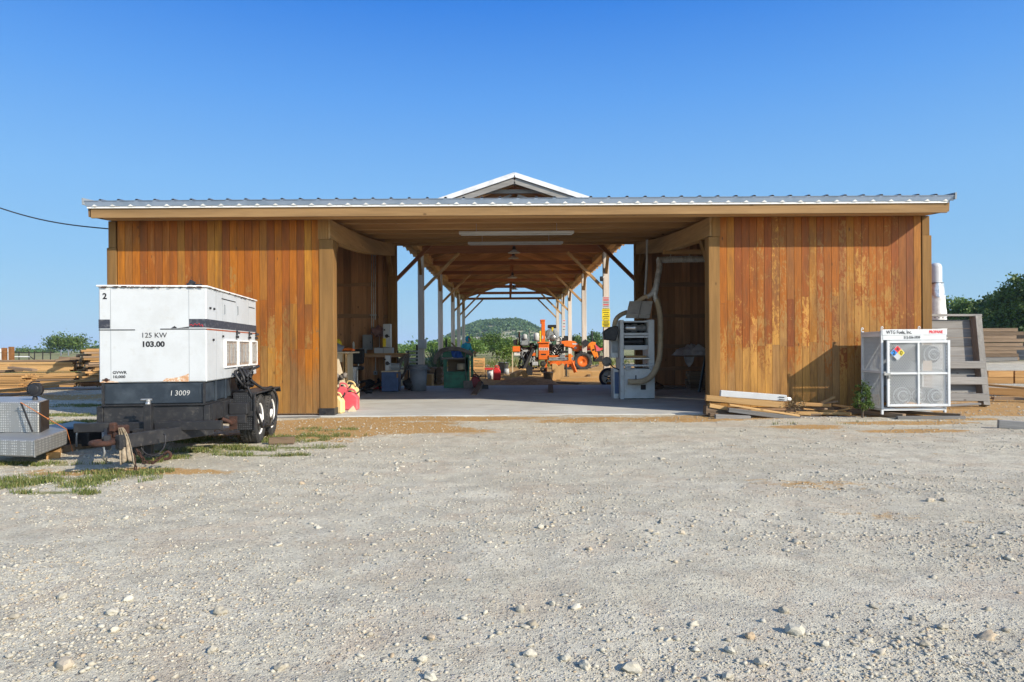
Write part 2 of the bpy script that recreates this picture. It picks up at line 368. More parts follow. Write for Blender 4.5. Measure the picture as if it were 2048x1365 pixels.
M['foil'] = paint('crumpled_silver_film', (.62, .62, .60), (.40, .41, .40), .3, .6, 12, bump=.8, bs=9)
M['plastic_white'] = paint('crumpled_white_film', (.78, .77, .73), (.62, .61, .58), .5, 0, 9, bump=.8, bs=9)
M['ductmetal'] = paint('silver_duct', (.58, .57, .54), (.40, .39, .37), .4, .25, 10, rv=.15)
M['steel'] = paint('brushed_steel', (.48, .47, .45), (.32, .31, .29), .35, .8, 8, rv=.2)
M['bark'] = paint('bark', (.11, .08, .055), (.06, .045, .035), .95, 0, 14, bump=.6, bs=30)
M['fabric'] = paint('pale_crumpled_cloth', (.48, .45, .43), (.38, .36, .35), .95, 0, 8)
M['bag'] = paint('pink_film_bag', (.42, .26, .25), (.30, .20, .19), .5, 0, 16)
def foliage(name, c1, c2, c3, tr=.25):
    m = NM(name); rr = m.rnd()
    c = m.ramp(rr[0], [(0, c1), (.5, c2), (1, c3)])
    m.b.inputs['Subsurface Weight'].default_value = 0
    t = m.n('BsdfTranslucent'); m.L(c, t.inputs[0]); mx = m.n('MixShader'); mx.inputs[0].default_value = tr
    m.out(c, .55); o = m.t.nodes['Material Output']
    m.L(m.b.outputs[0], mx.inputs[1]); m.L(t.outputs[0], mx.inputs[2]); m.L(mx.outputs[0], o.inputs[0]); return m.mt
M['leaf_dark'] = foliage('dark_oak_leaves', (.028, .060, .012), (.07, .12, .022), (.14, .19, .045))
M['leaf_mid'] = foliage('mid_green_leaves', (.06, .12, .02), (.12, .20, .04), (.20, .28, .07))
M['leaf_far'] = foliage('hill_cedar_leaves', (.03, .075, .022), (.07, .13, .04), (.13, .19, .07))
M['leaf_spike'] = foliage('bluish_spiky_leaves', (.05, .09, .05), (.10, .16, .09), (.18, .24, .14))
M['grass'] = foliage('mixed_grass', (.08, .13, .025), (.16, .19, .05), (.36, .29, .12), .25)
def diamond():
    m = NM('diamond_plate'); v = m.co(); 
    mp = m.n('Mapping'); mp.inputs['Rotation'].default_value = (0, R(45), R(45)); m.L(v, mp.inputs[0])
    ch = m.n('TexChecker'); ch.inputs['Scale'].default_value = 38; m.L(mp.outputs[0], ch.inputs['Vector'])
    w1 = m.n('TexVoronoi'); w1.inputs['Scale'].default_value = 34; w1.inputs['Randomness'].default_value = .15; m.L(v, w1.inputs['Vector'])
    h = m.ramp(w1.outputs['Distance'], [(.25, 1), (.45, 0)])
    c = m.mix(h, (.27, .275, .27), (.52, .52, .50)); m.bump(h, .5, .003)
    c = m.mix(m.ramp(m.noise(v, 3, 5), [(.4, 0), (.7, .5)]), c, (.26, .25, .22))
    return m.out(c, .45, .4)
M['diamond'] = diamond()
def diamond_black():
    m = NM('black_diamond_plate'); v = m.co(); w1 = m.n('TexVoronoi'); w1.inputs['Scale'].default_value = 38; w1.inputs['Randomness'].default_value = .1; m.L(v, w1.inputs['Vector'])
    h = m.ramp(w1.outputs['Distance'], [(.25, 1), (.45, 0)]); c = m.mix(h, (.018, .019, .021), (.07, .07, .075)); m.bump(h, .7, .004); return m.out(c, .4)
M['dplate'] = diamond_black()
def concrete():
    m = NM('concrete_slab'); v = m.co(); a = m.noise(v, .9, 6, .6, .4); b = m.noise(v, 30, 4)
    mp = m.n('Mapping'); mp.inputs['Scale'].default_value = (.6, 2.2, 1); m.L(v, mp.inputs[0]); s_ = m.noise(mp.outputs[0], 1.5, 5, .6, 1)
    c = m.mix(m.ramp(a, [(.35, 0), (.65, 1)]), (.53, .53, .49), (.44, .43, .39)); c = m.mix(m.ramp(s_, [(.5, 0), (.75, .6)]), c, (.26, .235, .21))
    c = m.mix(m.ramp(m.noise(v, 2.4, 7, .7), [(.6, 0), (.72, .45)]), c, (.42, .28, .15))
    m.bump(b, .12, .005); m.b.inputs['Specular IOR Level'].default_value = .2; return m.out(c, .75)
M['slab'] = concrete()
# ---------------------------------------------------------------- ground
def fbm(x, y, s, o=3, seed=0.0):
    t = 0; a = 1; n = 0
    for i in range(o):
        t += a * noise.noise(Vector((x * s, y * s, seed + i * 7.3))); n += a; a *= .5; s *= 2.1
    return t / n
def in_slab(x, y): return -7.75 < x < 8.25 and 13.14 < y < 21.62
def ground_h(x, y):
    z = gz(x, y)
    if in_slab(x, y): return z - .03
    k = 1 - ss(9, 12.6, y) * .6
    if y < 60:
        z += .028 * k * fbm(x, y, .55, 3, 1.0)
        z += .012 * fbm(x, y * 1.0, 3.0, 2, 5.0)
        if y < 14: z += .007 * noise.noise(Vector((x * 14, y * 14, 2)))
        if y < 9:
            z += .009 * math.sin((y + .18 * x + .5 * fbm(x, y, .4, 2, 9)) * 4.2) * ss(-.1, .35, fbm(x, y, .3, 2, 12.0))
    return z
def SAW(x, y):
    """how much sawdust lies on the ground"""
    n = fbm(x * .55, y * 1.6, .9, 4, 20.0); s = 0
    def e(cx, cy, rx, ry, a=1.0): return a * max(0, 1.25 - math.hypot((x - cx) / rx, (y - cy) / ry))
    s = max(s, e(-2.5, 11.3, 2.6, 1.5, 1.25), e(-1.6, 12.5, 3.0, .5, 1.1), e(-4.9, 9.9, 2.2, .55, .7), e(-6.2, 6.6, 1.5, .35, .8), e(-4.0, 7.3, 1.6, .25, .6))
    s = max(s, e(2.6, 12.4, 4.0, .8, .78), e(4.9, 11.0, 1.0, .35, 1.0), e(6.4, 10.4, .9, .3, 1.1), e(6.6, 11.4, 1.6, .3, .9), e(8.0, 11.9, 1.4, .25, .8))
    s = max(s, e(10.2, 13.6, 3.2, 1.6, 1.5), e(12.5, 16, 3, 2, 1.2), e(7.5, 12.7, 3, .6, .9), e(-14, 19, 8, 2.2, .7))
    if y > 21.6: s = max(s, 1.5 * (1 - ss(33, 44, y)) * (1 - ss(6.5, 13, abs(x))))
    return max(0, min(1, (s + n * .95) * 1.25))
def GRN(x, y):
    g = 0
    if y > 26: g = ss(28, 40, y) * (1 - .0)
    if y > 26 and abs(x) < 8 and y < 46: g = ss(38, 46, y)
    if x < -8 and y > 24: g = max(g, ss(24, 27, y) * .8)
    if x > 9 and y < 46: g *= ss(40, 46, y)
    for (cx, cy, rx, ry) in GR: 
        q = 1.3 - math.hypot((x - cx) / rx, (y - cy) / ry)
        if q > 0: g = max(g, q * .7)
    return max(0, min(1, g + .5 * fbm(x, y, .8, 3, 33) * (g > 0)))
def gp(px, py):
    """ground point under a pixel (flat yard)"""
    D = 8.0
    for _ in range(12):
        q = P(px, py, 1000.0); dz = (q.z - EYE) / 1000.0
        D = (gz(0, D) - EYE) / dz
    v = P(px, py, D); return v.x, v.y
GRP = [(60, 968, .95, .26), (170, 958, .75, .32), (250, 945, .5, .16), (110, 985, .4, .10), (330, 918, .4, .12), (400, 905, .6, .14), (470, 900, .8, .13),
       (560, 895, .9, .2), (610, 872, .9, .22), (60, 930, .9, .10), (520, 912, .6, .1), (655, 860, .5, .2), (300, 925, .3, .08), (20, 760, 1.5, .3), (100, 772, 1.2, .3), (430, 880, .9, .3), (560, 880, .7, .3), (150, 846, 1.1, .35), (130, 832, .9, .3), (180, 812, 1.3, .4), (60, 858, .8, .2)]
GR = []
for (a, b, rx, ry) in GRP:
    X_, Y_ = gp(a, b); GR.append((X_, Y_, rx, ry))
def axis(segs):
    out = []
    for a, b, n in segs: out += [a + (b - a) * i / n for i in range(n)]
    return out + [segs[-1][1]]
xs = axis([(-6000, -400, 8), (-400, -60, 14), (-60, -14, 40), (-14, -7, 90), (-7, 7, 290), (7, 14, 90), (14, 60, 40), (60, 400, 14), (400, 6000, 8)])
ys = [-60, -30, -12, -4, 0, 1, 1.8]
y = 2.2
while y < 14: ys.append(y); y *= 1.0095
ys += axis([(14, 24, 60), (24, 60, 80), (60, 400, 40), (400, 9000, 20)])
nx, ny = len(xs), len(ys)
co = np.zeros((ny, nx, 3), np.float32); sw = np.zeros((ny, nx), np.float32); gr = np.zeros((ny, nx), np.float32)
for j, yy in enumerate(ys):
    for i, xx in enumerate(xs):
        co[j, i] = (xx, yy, ground_h(xx, yy))
        if 5 < yy < 60 and abs(xx) < 60: sw[j, i] = SAW(xx, yy)
        if 5 < yy: gr[j, i] = GRN(xx, yy)
me = bpy.data.meshes.new('ground')
idx = np.arange(nx * ny).reshape(ny, nx)
q = np.stack([idx[:-1, :-1], idx[:-1, 1:], idx[1:, 1:], idx[1:, :-1]], -1).reshape(-1, 4)
me.vertices.add(nx * ny); me.vertices.foreach_set('co', co.ravel())
me.loops.add(q.size); me.loops.foreach_set('vertex_index', q.ravel().astype(np.int32))
me.polygons.add(len(q)); me.polygons.foreach_set('loop_start', np.arange(0, q.size, 4, dtype=np.int32)); me.polygons.foreach_set('loop_total', np.full(len(q), 4, np.int32))
me.polygons.foreach_set('use_smooth', np.ones(len(q), bool))
me.update(calc_edges=True)
for nm, arr in (('saw', sw), ('green', gr)):
    a = me.attributes.new(nm, 'FLOAT', 'POINT'); a.data.foreach_set('value', arr.ravel())
def ground_mat():
    m = NM('pale_limestone_gravel'); v = m.co()
    def att(n): a = m.n('Attribute'); a.attribute_name = n; return a.outputs['Fac']
    big = m.noise(v, .45, 5, .55, .5); mid = m.noise(v, 3.2, 6, .65); fin = m.noise(v, 38, 5, .7)
    mpv = m.n('Mapping'); mpv.inputs['Scale'].default_value = (.25, 1.2, 1); mpv.inputs['Rotation'].default_value = (0, 0, R(12)); m.L(v, mpv.inputs[0]); trk = m.noise(mpv.outputs[0], 1.6, 4, .55, .4)
    c = m.mix(m.ramp(big, [(.35, 0), (.65, 1)]), (.63, .575, .43), (.51, .46, .34))
    c = m.mix(m.ramp(trk, [(.42, 0), (.62, .7)]), c, (.66, .605, .465))
    c = m.mix(m.ramp(mid, [(.42, .0), (.72, .8)]), c, (.36, .32, .24))
    def peb(sc, lo, hi, dist=(.22, .42)):
        vo = m.n('TexVoronoi'); vo.inputs['Scale'].default_value = sc; m.L(v, vo.inputs['Vector'])
        sp = m.n('SeparateXYZ'); m.L(vo.outputs['Color'], sp.inputs[0])
        on = m.ramp(sp.outputs[0], [(lo, 0), (hi, 1)], 'CONSTANT')
        shape = m.ramp(vo.outputs['Distance'], [(dist[0], 1), (dist[1], 0)])
        k = m.math('MULTIPLY', on, shape); tone = m.ramp(sp.outputs[1], [(0, (.22, .19, .165)), (.25, (.42, .37, .30)), (.45, (.58, .53, .45)), (.8, (.68, .63, .54)), (1, (.50, .34, .20))])
        return k, tone
    k1, t1 = peb(70, .25, .26); k2, t2 = peb(32, .62, .63, (.26, .36)); k3, t3 = peb(170, .2, .21)
    c = m.mix(m.math('MULTIPLY', k3, .5), c, t3); c = m.mix(m.math('MULTIPLY', k1, .7), c, t1); c = m.mix(m.math('MULTIPLY', k2, .8), c, t2)
    c = m.mix(1, c, m.ramp(fin, [(.3, .74), (.7, 1.16)]), 'MULTIPLY'); wm = m.noise(v, 1.3, 7, .72, .8); c = m.mix(m.ramp(wm, [(.50, 0), (.66, .55)]), c, (.47, .36, .25))
    sf = m.math('ADD', att('saw'), m.math('MULTIPLY', m.math('SUBTRACT', m.noise(v, 7, 7, .75), .5), 1.5)); sf = m.ramp(sf, [(.46, 0), (.70, .92)])
    sawc = m.mix(m.ramp(m.noise(v, 60, 4, .7), [(.35, 0), (.65, 1)]), (.54, .33, .125), (.37, .205, .07))
    c = m.mix(sf, c, sawc)
    gf = m.math('ADD', att('green'), m.math('MULTIPLY', m.math('SUBTRACT', m.noise(v, 2.5, 7, .75), .5), 1.1)); gf = m.ramp(gf, [(.35, 0), (.65, .9)])
    grc = m.mix(m.ramp(m.noise(v, .6, 6, .7), [(.4, 0), (.62, 1)]), (.13, .16, .045), (.33, .28, .14))
    c = m.mix(gf, c, grc)
    h = m.math('ADD', m.math('ADD', m.math('MULTIPLY', k2, 1.0), m.math('MULTIPLY', k1, .55)), m.math('ADD', m.math('MULTIPLY', fin, .8), m.math('MULTIPLY', k3, .25)))
    m.bump(h, .9, .012); m.b.inputs['Specular IOR Level'].default_value = .05
    return m.out(c, .95)
M['ground'] = ground_mat(); me.materials.append(M['ground'])
g = bpy.data.objects.new('ground', me); C.objects.link(g); g['kind'] = 'structure'

# ---------------------------------------------------------------- loose stones (nobody could count them)
def ico():
    t = (1 + 5 ** .5) / 2
    v = np.array([(-1, t, 0), (1, t, 0), (-1, -t, 0), (1, -t, 0), (0, -1, t), (0, 1, t), (0, -1, -t), (0, 1, -t), (t, 0, -1), (t, 0, 1), (-t, 0, -1), (-t, 0, 1)], np.float32)
    v /= np.linalg.norm(v[0])
    f = np.array([(0, 11, 5), (0, 5, 1), (0, 1, 7), (0, 7, 10), (0, 10, 11), (1, 5, 9), (5, 11, 4), (11, 10, 2), (10, 7, 6), (7, 1, 8), (3, 9, 4), (3, 4, 2), (3, 2, 6), (3, 6, 8), (3, 8, 9), (4, 9, 5), (2, 4, 11), (6, 2, 10), (8, 6, 7), (9, 8, 1)], np.int32)
    return v, f
def subdiv(v, f):
    v = list(map(tuple, v)); cache = {}; nf = []
    def mid(a, b):
        k = (min(a, b), max(a, b))
        if k not in cache:
            p = np.array(v[a]) + np.array(v[b]); p /= np.linalg.norm(p); cache[k] = len(v); v.append(tuple(p))
        return cache[k]
    for a, b, c in f:
        ab, bc, ca = mid(a, b), mid(b, c), mid(c, a); nf += [(a, ab, ca), (b, bc, ab), (c, ca, bc), (ab, bc, ca)]
    return np.array(v, np.float32), np.array(nf, np.int32)
def raw_mesh(name, verts, faces, rnd, mat, smooth=False):
    n = faces.shape[1]; me = bpy.data.meshes.new(name)
    me.vertices.add(len(verts)); me.vertices.foreach_set('co', verts.astype(np.float32).ravel())
    me.loops.add(faces.size); me.loops.foreach_set('vertex_index', faces.astype(np.int32).ravel())
    me.polygons.add(len(faces)); me.polygons.foreach_set('loop_start', np.arange(0, faces.size, n, dtype=np.int32)); me.polygons.foreach_set('loop_total', np.full(len(faces), n, np.int32))
    if smooth: me.polygons.foreach_set('use_smooth', np.ones(len(faces), bool))
    me.update(calc_edges=True)
    a = me.attributes.new('rnd', 'FLOAT_VECTOR', 'FACE'); a.data.foreach_set('vector', rnd.astype(np.float32).ravel())
    me.materials.append(mat); return me
def stone_mesh(pts, sizes, iv, fv, name, mat):
    n = len(pts); k = len(iv); RSn = RS
    V = np.repeat(iv[None], n, 0) * (1 + .28 * RSn.randn(n, k, 1))
    sc = np.stack([sizes * RSn.uniform(.7, 1.35, n), sizes * RSn.uniform(.6, 1.0, n), sizes * RSn.uniform(.35, .7, n)], -1)
    V = V * sc[:, None, :]; a = RSn.uniform(0, 6.283, n); ca, sa = np.cos(a)[:, None], np.sin(a)[:, None]
    x = V[..., 0] * ca - V[..., 1] * sa; yv = V[..., 0] * sa + V[..., 1] * ca; tilt = RSn.uniform(-.5, .5, n)[:, None]
    z = V[..., 2] + x * tilt * .5
    V = np.stack([x, yv, z], -1) + pts[:, None, :]; V[..., 2] += (sc[:, 2] * .30)[:, None]
    Fc = (fv[None] + (np.arange(n) * k)[:, None, None]).reshape(-1, 3)
    rn = np.repeat(RSn.uniform(0, 1, (n, 3)), len(fv), 0)
    return raw_mesh(name, V.reshape(-1, 3), Fc, rn, mat)
def stone_mat():
    m = NM('limestone_rubble'); rr = m.rnd(); v = m.co()
    c = m.ramp(rr[0], [(0, (.32, .28, .21)), (.25, (.41, .375, .295)), (.8, (.50, .465, .375)), (1, (.40, .30, .19))]); c = m.mix(1, c, m.ramp(m.noise(v, 60, 5, .7), [(.3, .82), (.7, 1.08)]), 'MULTIPLY')
    m.bump(m.noise(v, 90, 4), .4, .004); m.b.inputs['Specular IOR Level'].default_value = .1; return m.out(c, .9)
M['stone'] = stone_mat()
iv, fv = ico()
def scatter(n, y0, y1, pw, thr, seed):
    out = []
    while len(out) < n:
        t = RS.rand(); yy = y0 * (y1 / y0) ** (t ** pw); half = .80 * yy + .6
        xx = RS.uniform(-half, half)
        if in_slab(xx, yy) or yy > 12.9 and -7.7 < xx < 8.2: continue
        d = fbm(xx, yy * 1.4, .5, 3, seed) * 1.6 + .3 * fbm(xx, yy, 2.5, 2, seed + 3)
        if xx < -1 and yy > 6.0: d += .35
        if d + RS.uniform(-.5, .5) < thr: continue
        out.append((xx, yy, ground_h(xx, yy)))
    return np.array(out, np.float32)
p1 = scatter(44000, 2.3, 13.4, .95, .06, 40.0); s1 = np.clip(.0051 * np.exp(.42 * RS.randn(len(p1))), .0035, .016) * (1 + p1[:, 1] * .035)
pw_ = []
while len(pw_) < 7000:
    xx = random.choice((-1, 1)) * random.uniform(7.9, 17); yy = random.uniform(12.6, 22)
    if fbm(xx, yy, .6, 3, 44) + random.uniform(-.4, .4) > -.05: pw_.append((xx, yy, ground_h(xx, yy)))
pw_ = np.array(pw_, np.float32); p1 = np.concatenate([p1, pw_]); s1 = np.concatenate([s1, np.clip(.012 * np.exp(.4 * RS.randn(len(pw_))), .006, .035)])
p2 = scatter(620, 2.3, 13.4, 1.1, .42, 50.0); s2 = np.clip(.0145 * np.exp(.33 * RS.randn(len(p2))), .011, .034)
me = stone_mesh(p1, s1, iv, fv, 'gravel', M['stone'])
o = bpy.data.objects.new('gravel', me); C.objects.link(o); tag(o, 'pale limestone pebbles strewn over the yard', 'gravel', kind='stuff')
iv2, fv2 = subdiv(iv, fv)
me = stone_mesh(p2, s2, iv2, fv2, 'gravel', M['stone'])
o = bpy.data.objects.new('gravel', me); C.objects.link(o); tag(o, 'fist-sized limestone lumps scattered among the pebbles', 'gravel', kind='stuff')
big = [(1265, 1338, .05), (1040, 1222, .036), (1060, 1308, .034), (1170, 1334, .035), (1132, 1318, .026), (860, 1352, .034), (845, 1318, .034), (862, 1277, .026), (425, 1305, .03), (440, 1228, .045), (257, 1205, .034), (225, 1230, .042), (125, 1200, .034),
       (1363, 1068, .03), (1105, 1208, .026), (1080, 1055, .034), (1460, 1305, .03), (1455, 1355, .03), (1520, 1330, .03), (1500, 1280, .032), (1590, 1272, .05), (1650, 1295, .03), (1850, 1298, .028), (1825, 1240, .026), (1885, 1262, .03), (2018, 1115, .035), (1860, 1005, .04), (1885, 1004, .034), (2012, 1066, .03), (1568, 1225, .035), (740, 1270, .02), (130, 1340, .05), (230, 1268, .03), (30, 1238, .035), (1670, 1235, .022), (560, 1340, .03), (330, 1260, .022), (18, 1318, .02)]
pb = np.array([(*gp(a, b), 0) for a, b, s in big], np.float32); pb[:, 2] = [ground_h(a, b) + .004 for a, b, _ in pb]
iv3, fv3 = subdiv(iv2, fv2)
def rock_mesh(s, k):
    q = MB(); vs = []
    for d in iv2:
        d = Vector(d); h = 1 + .45 * noise.noise(d * 1.3 + Vector((k * 3.7, 0, 0))) + .18 * noise.noise(d * 3.1 + Vector((0, k * 1.9, 0)))
        vs.append((d.x * s * 1.15 * h, d.y * s * .85 * h, d.z * s * .72 * h))
    q.add(vs, [tuple(f) for f in fv2.tolist()], 0, False); return q
rl = 'pale limestone rock lying loose on the gravel yard'
for k, ((a, b, s), p) in enumerate(zip(big, pb)):
    r_ = solo('rock', rock_mesh(s * .72, k), M['stone'], rl, 'rock', loc=(p[0], p[1], p[2] + s * .16), rz=k * 1.7, group='loose rocks on the yard')
# ---------------------------------------------------------------- grass
def blades(spots, name, label, hgt=(.018, .05), mat=None, wd=.0035):
    V = []; Fc = []; Rn = []
    for (cx, cy, rx, ry, n) in spots:
        for _ in range(n):
            a = random.uniform(0, 6.283); q = random.random() ** .6
            x = cx + rx * q * math.cos(a); yy = cy + ry * q * math.sin(a)
            if fbm(x, yy, 2.6, 3, 61) * 1.5 + random.uniform(-.25, .25) < .02: continue
            z = ground_h(x, yy); h = random.uniform(*hgt); an = random.uniform(0, 6.283); l = random.uniform(.2, .9) * h
            dx, dy = math.cos(an), math.sin(an); px_, py_ = -dy * wd, dx * wd; b = len(V)
            V += [(x - px_, yy - py_, z - .004), (x + px_, yy + py_, z - .004), (x + dx * l * .35 + px_ * .7, yy + dy * l * .35 + py_ * .7, z + h * .65), (x + dx * l * .35 - px_ * .7, yy + dy * l * .35 - py_ * .7, z + h * .65),
                  (x + dx * l + px_ * .15, yy + dy * l + py_ * .15, z + h), (x + dx * l - px_ * .15, yy + dy * l - py_ * .15, z + h)]
            Fc += [(b, b + 1, b + 2, b + 3), (b + 3, b + 2, b + 4, b + 5)]; r = (min(1, max(0, random.gauss(.45, .28))), random.random(), 0); Rn += [r, r]
    me = raw_mesh(name, np.array(V), np.array(Fc), np.array(Rn), mat or M['grass'])
    o = bpy.data.objects.new(name, me); C.objects.link(o); return tag(o, label, 'grass', kind='stuff')
sp = [(cx, cy, rx * 1.05, ry * 1.1, int(6500 * rx * ry * (1 + 1.2 / max(.3, ry * 4)))) for (cx, cy, rx, ry) in GR]
blades(sp, 'grass', 'short patchy grass growing in the gravel around the trailers')
sp = []
for a, b, n in ((1590, 849, 60), (1428, 835, 40), (1560, 850, 40), (1720, 845, 40), (1690, 850, 30)):
    X_, Y_ = gp(a, b); sp.append((X_, Y_, .14, .05, n))
blades(sp, 'grass', 'tiny weed tufts along the edge of the board pile', (.03, .07))
sp = [(random.uniform(-7, 7), random.uniform(37, 46), 1.6, 1.0, 160) for _ in range(40)] + [(random.uniform(-30, -15), random.uniform(24, 34), 1.6, 1.0, 120) for _ in range(30)]
blades(sp, 'grass', 'rough grass of the pasture beyond the sheds', (.1, .35), wd=.02)
# ---------------------------------------------------------------- front shed
YF, YR = 13.2, 21.1
sh = thing('workshop_shed', 'wide timber shed with stained board walls either side of a big drive-through opening', 'building', (.25, 17, 0))
def part(name, mb, mat, parent=sh, **kw): return mesh_obj(name, mb, mat, parent, world=True, **kw)
def under(yy): return 3.86 + .08 * (yy - YF)      # underside line of the purlins
def boards(mb, x0, x1, y_, z0, z1f, wd, joints, th=.02, dirn=-1, jit=.003):
    x = x0
    while x < x1 - .01:
        w_ = min(wd, x1 - x); zs_ = [z0]
        for a, b, pr in joints:
            if random.random() < pr: zs_.append(random.uniform(a, b))
        zs_.append(z1f)
        j = random.uniform(0, jit)
        for a, b in zip(zs_, zs_[1:]):
            mb.bb(x + .003, x + w_ - .003, y_ + dirn * j, y_ + dirn * j + th, a + .001, b - .0015)
        x += w_
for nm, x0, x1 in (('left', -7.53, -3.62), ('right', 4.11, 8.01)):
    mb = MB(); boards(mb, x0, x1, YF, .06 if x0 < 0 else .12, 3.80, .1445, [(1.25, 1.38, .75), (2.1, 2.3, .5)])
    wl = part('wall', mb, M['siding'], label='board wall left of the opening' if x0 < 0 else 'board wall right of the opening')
    part('light_stop_backing', MB().bb(x0, x1, YF + .024, YF + .06, .04, 3.78), M['girt'])  # unseen backing sheet added to stop light showing through the board gaps
for x0, x1, y0, y1 in ((-7.72, -7.70, YF, YR), (8.17, 8.19, YF, YR)):
    mb = MB(); yy = y0 + .25
    while yy < y1: mb.bb(x0, x1, yy, min(yy + .143, y1), .05, 4.06 + .08 * (yy - YF)); yy += .1465
    part('wall', mb, M['siding'])
# rear walls of the two bays: planks with rough-edged girts in front
for x0, x1, gs in ((-7.66, -3.70, (3.28, 2.30)), (4.02, 8.12, (3.22, 2.25, 1.32, .62))):
    mb = MB(); boards(mb, x0, x1, YR + .05, .12, 4.55, .235, [], .025)
    part('wall', mb, M['inner_z'], label='unpainted rear wall planking')
    part('wall', MB().bb(x0, x1, YR + .08, YR + .1, .1, 4.5), M['inner_z'])
    for z in gs:
        vs = []; n = 26; mb = MB()
        for k in range(n + 1):
            x = lerp(x0, x1, k / n); a = .055 + .045 * noise.noise(Vector((x * 1.7, z, 0))); b = .055 + .045 * noise.noise(Vector((x * 1.9, z, 5)))
            vs += [(x, YR - .03, z - a), (x, YR - .03, z + b), (x, YR + .045, z + b), (x, YR + .045, z - a)]
        mb.add(vs, [(i * 4 + j, i * 4 + (j + 1) % 4, i * 4 + 4 + (j + 1) % 4, i * 4 + 4 + j) for i in range(n) for j in range(4)], rnd=(.5, random.random(), random.random()))
        part('girt', mb, M['girt'])
def post(x0, x1, y0, y1, z0, z1, m='timber_z', **kw): return part('post', MB().bb(x0, x1, y0, y1, z0, z1), M[m], bevel=.008, **kw)
post(-7.73, -7.545, YF - .02, YF + .2, .03, 3.28); post(-7.71, -7.565, YF, YF + .2, 3.28, 3.8)
post(-3.63, -3.355, YF - .02, YF + .25, .12, 3.42, label='wide post at the left of the opening'); post(-3.66, -3.46, YF - .005, YF + .2, 3.42, 3.84)
post(3.895, 4.11, YF - .02, YF + .25, .03, 3.42, label='wide post at the right of the opening'); post(3.97, 4.13, YF - .005, YF + .2, 3.42, 3.84)
post(8.02, 8.205, YF - .02, YF + .2, .05, 3.42); post(8.03, 8.18, YF, YF + .2, 3.42, 3.8)
part('post_shoe', MB().bb(-3.645, -3.345, YF - .035, YF + .26, .0, .155).cyl((-3.5, YF - .06, .08), (-3.5, YF - .03, .08), .018, 8), M['black'], bevel=.004)
for x in (-3.66, 3.915): post(x, x + .27, YR - .25, YR, .1, 4.5)
for x in (-3.98, 4.30): post(x, x + .16, YR - .1, YR + .02, .1, 4.4, 'inner_z')
# sagging side beams from the front posts to the rear posts
for s_, xa, xb in ((-1, -3.64, -3.42), (1, 3.93, 4.12)):
    n = 20; vs = []
    for k in range(n + 1):
        t = k / n; yy = lerp(YF + .02, YR - .28, t); sag = -.10 * math.sin(math.pi * t); b = lerp(3.44, 4.13, t) + sag; tp = b + .37
        for x in (xa, xb): vs += [(x, yy, b + .02 * noise.noise(Vector((t * 3, x, 0)))), (x, yy, tp)]
    fs = []
    for k in range(n):
        a = k * 4; b = a + 4; fs += [(a, b, b + 1, a + 1), (a + 2, a + 3, b + 3, b + 2), (a, a + 2, b + 2, b), (a + 1, b + 1, b + 3, a + 3)]
    fs += [(0, 1, 3, 2), (n * 4, n * 4 + 2, n * 4 + 3, n * 4 + 1)]
    part('curved_beam', MB().add(vs, fs), M['timber_y'], label='bowed beam on the left side of the opening' if s_ < 0 else 'bowed beam on the right side of the opening')
    xm = (xa + xb) / 2
    part('knee_brace', MB().beam((xm + s_ * -.02, YF + .1, 2.75), (xm, YF + .95, 3.62), .12, .14), M['timber_z'])
    part('knee_brace', MB().beam((xm, YR - .2, 3.55), (xm, YR - .95, 4.2), .12, .14), M['timber_z'])
# header, purlins
for yy, dep in ((13.32, .2), (14.4, .24), (15.5, .24), (16.8, .22), (18.1, .22), (19.4, .22), (20.8, .24)):
    u_ = under(yy); part('purlin', MB().bb(-7.68, 8.17, yy - .07, yy + .07, u_ - .02 - .012 * (int(yy * 10) % 3), u_ + dep), M['timber_x'])
part('rear_beam', MB().bb(-3.7, 4.2, YR - .2, YR - .08, 4.47, 4.70), M['red_x'])
for x in np.arange(-7.4, 8.1, 1.22):
    if x < -3.8 or x > 4.2: part('rafter', MB().beam((x, 12.7, 3.94), (x, 21.6, 4.652), .05, .12), M['timber_y'])
part('roof_deck', MB().add([(-7.72, 12.56, 4.035), (8.2, 12.56, 4.035), (8.2, 22.0, 4.79), (-7.72, 22.0, 4.79), (-7.72, 12.56, 4.015), (8.2, 12.56, 4.015), (8.2, 22, 4.77), (-7.72, 22, 4.77)],
     [(0, 1, 2, 3), (4, 7, 6, 5), (0, 4, 5, 1), (2, 6, 7, 3), (1, 5, 6, 2), (0, 3, 7, 4)]), M['red_y'])
part('fascia', MB().bb(-7.68, 8.14, 12.60, 12.645, 3.745, 3.925), M['fascia'], bevel=.004, label='long rough-sawn fascia board')
part('soffit_board', MB().bb(-7.66, 8.12, 12.66, 13.18, 3.80, 3.82), M['timber_x'])
for x, s_ in ((-7.72, -1), (8.17, 1)):
    part('end_fascia', MB().beam((x, 12.62, 3.87), (x, 22.0, 4.62), .035, .2), M['fascia'])
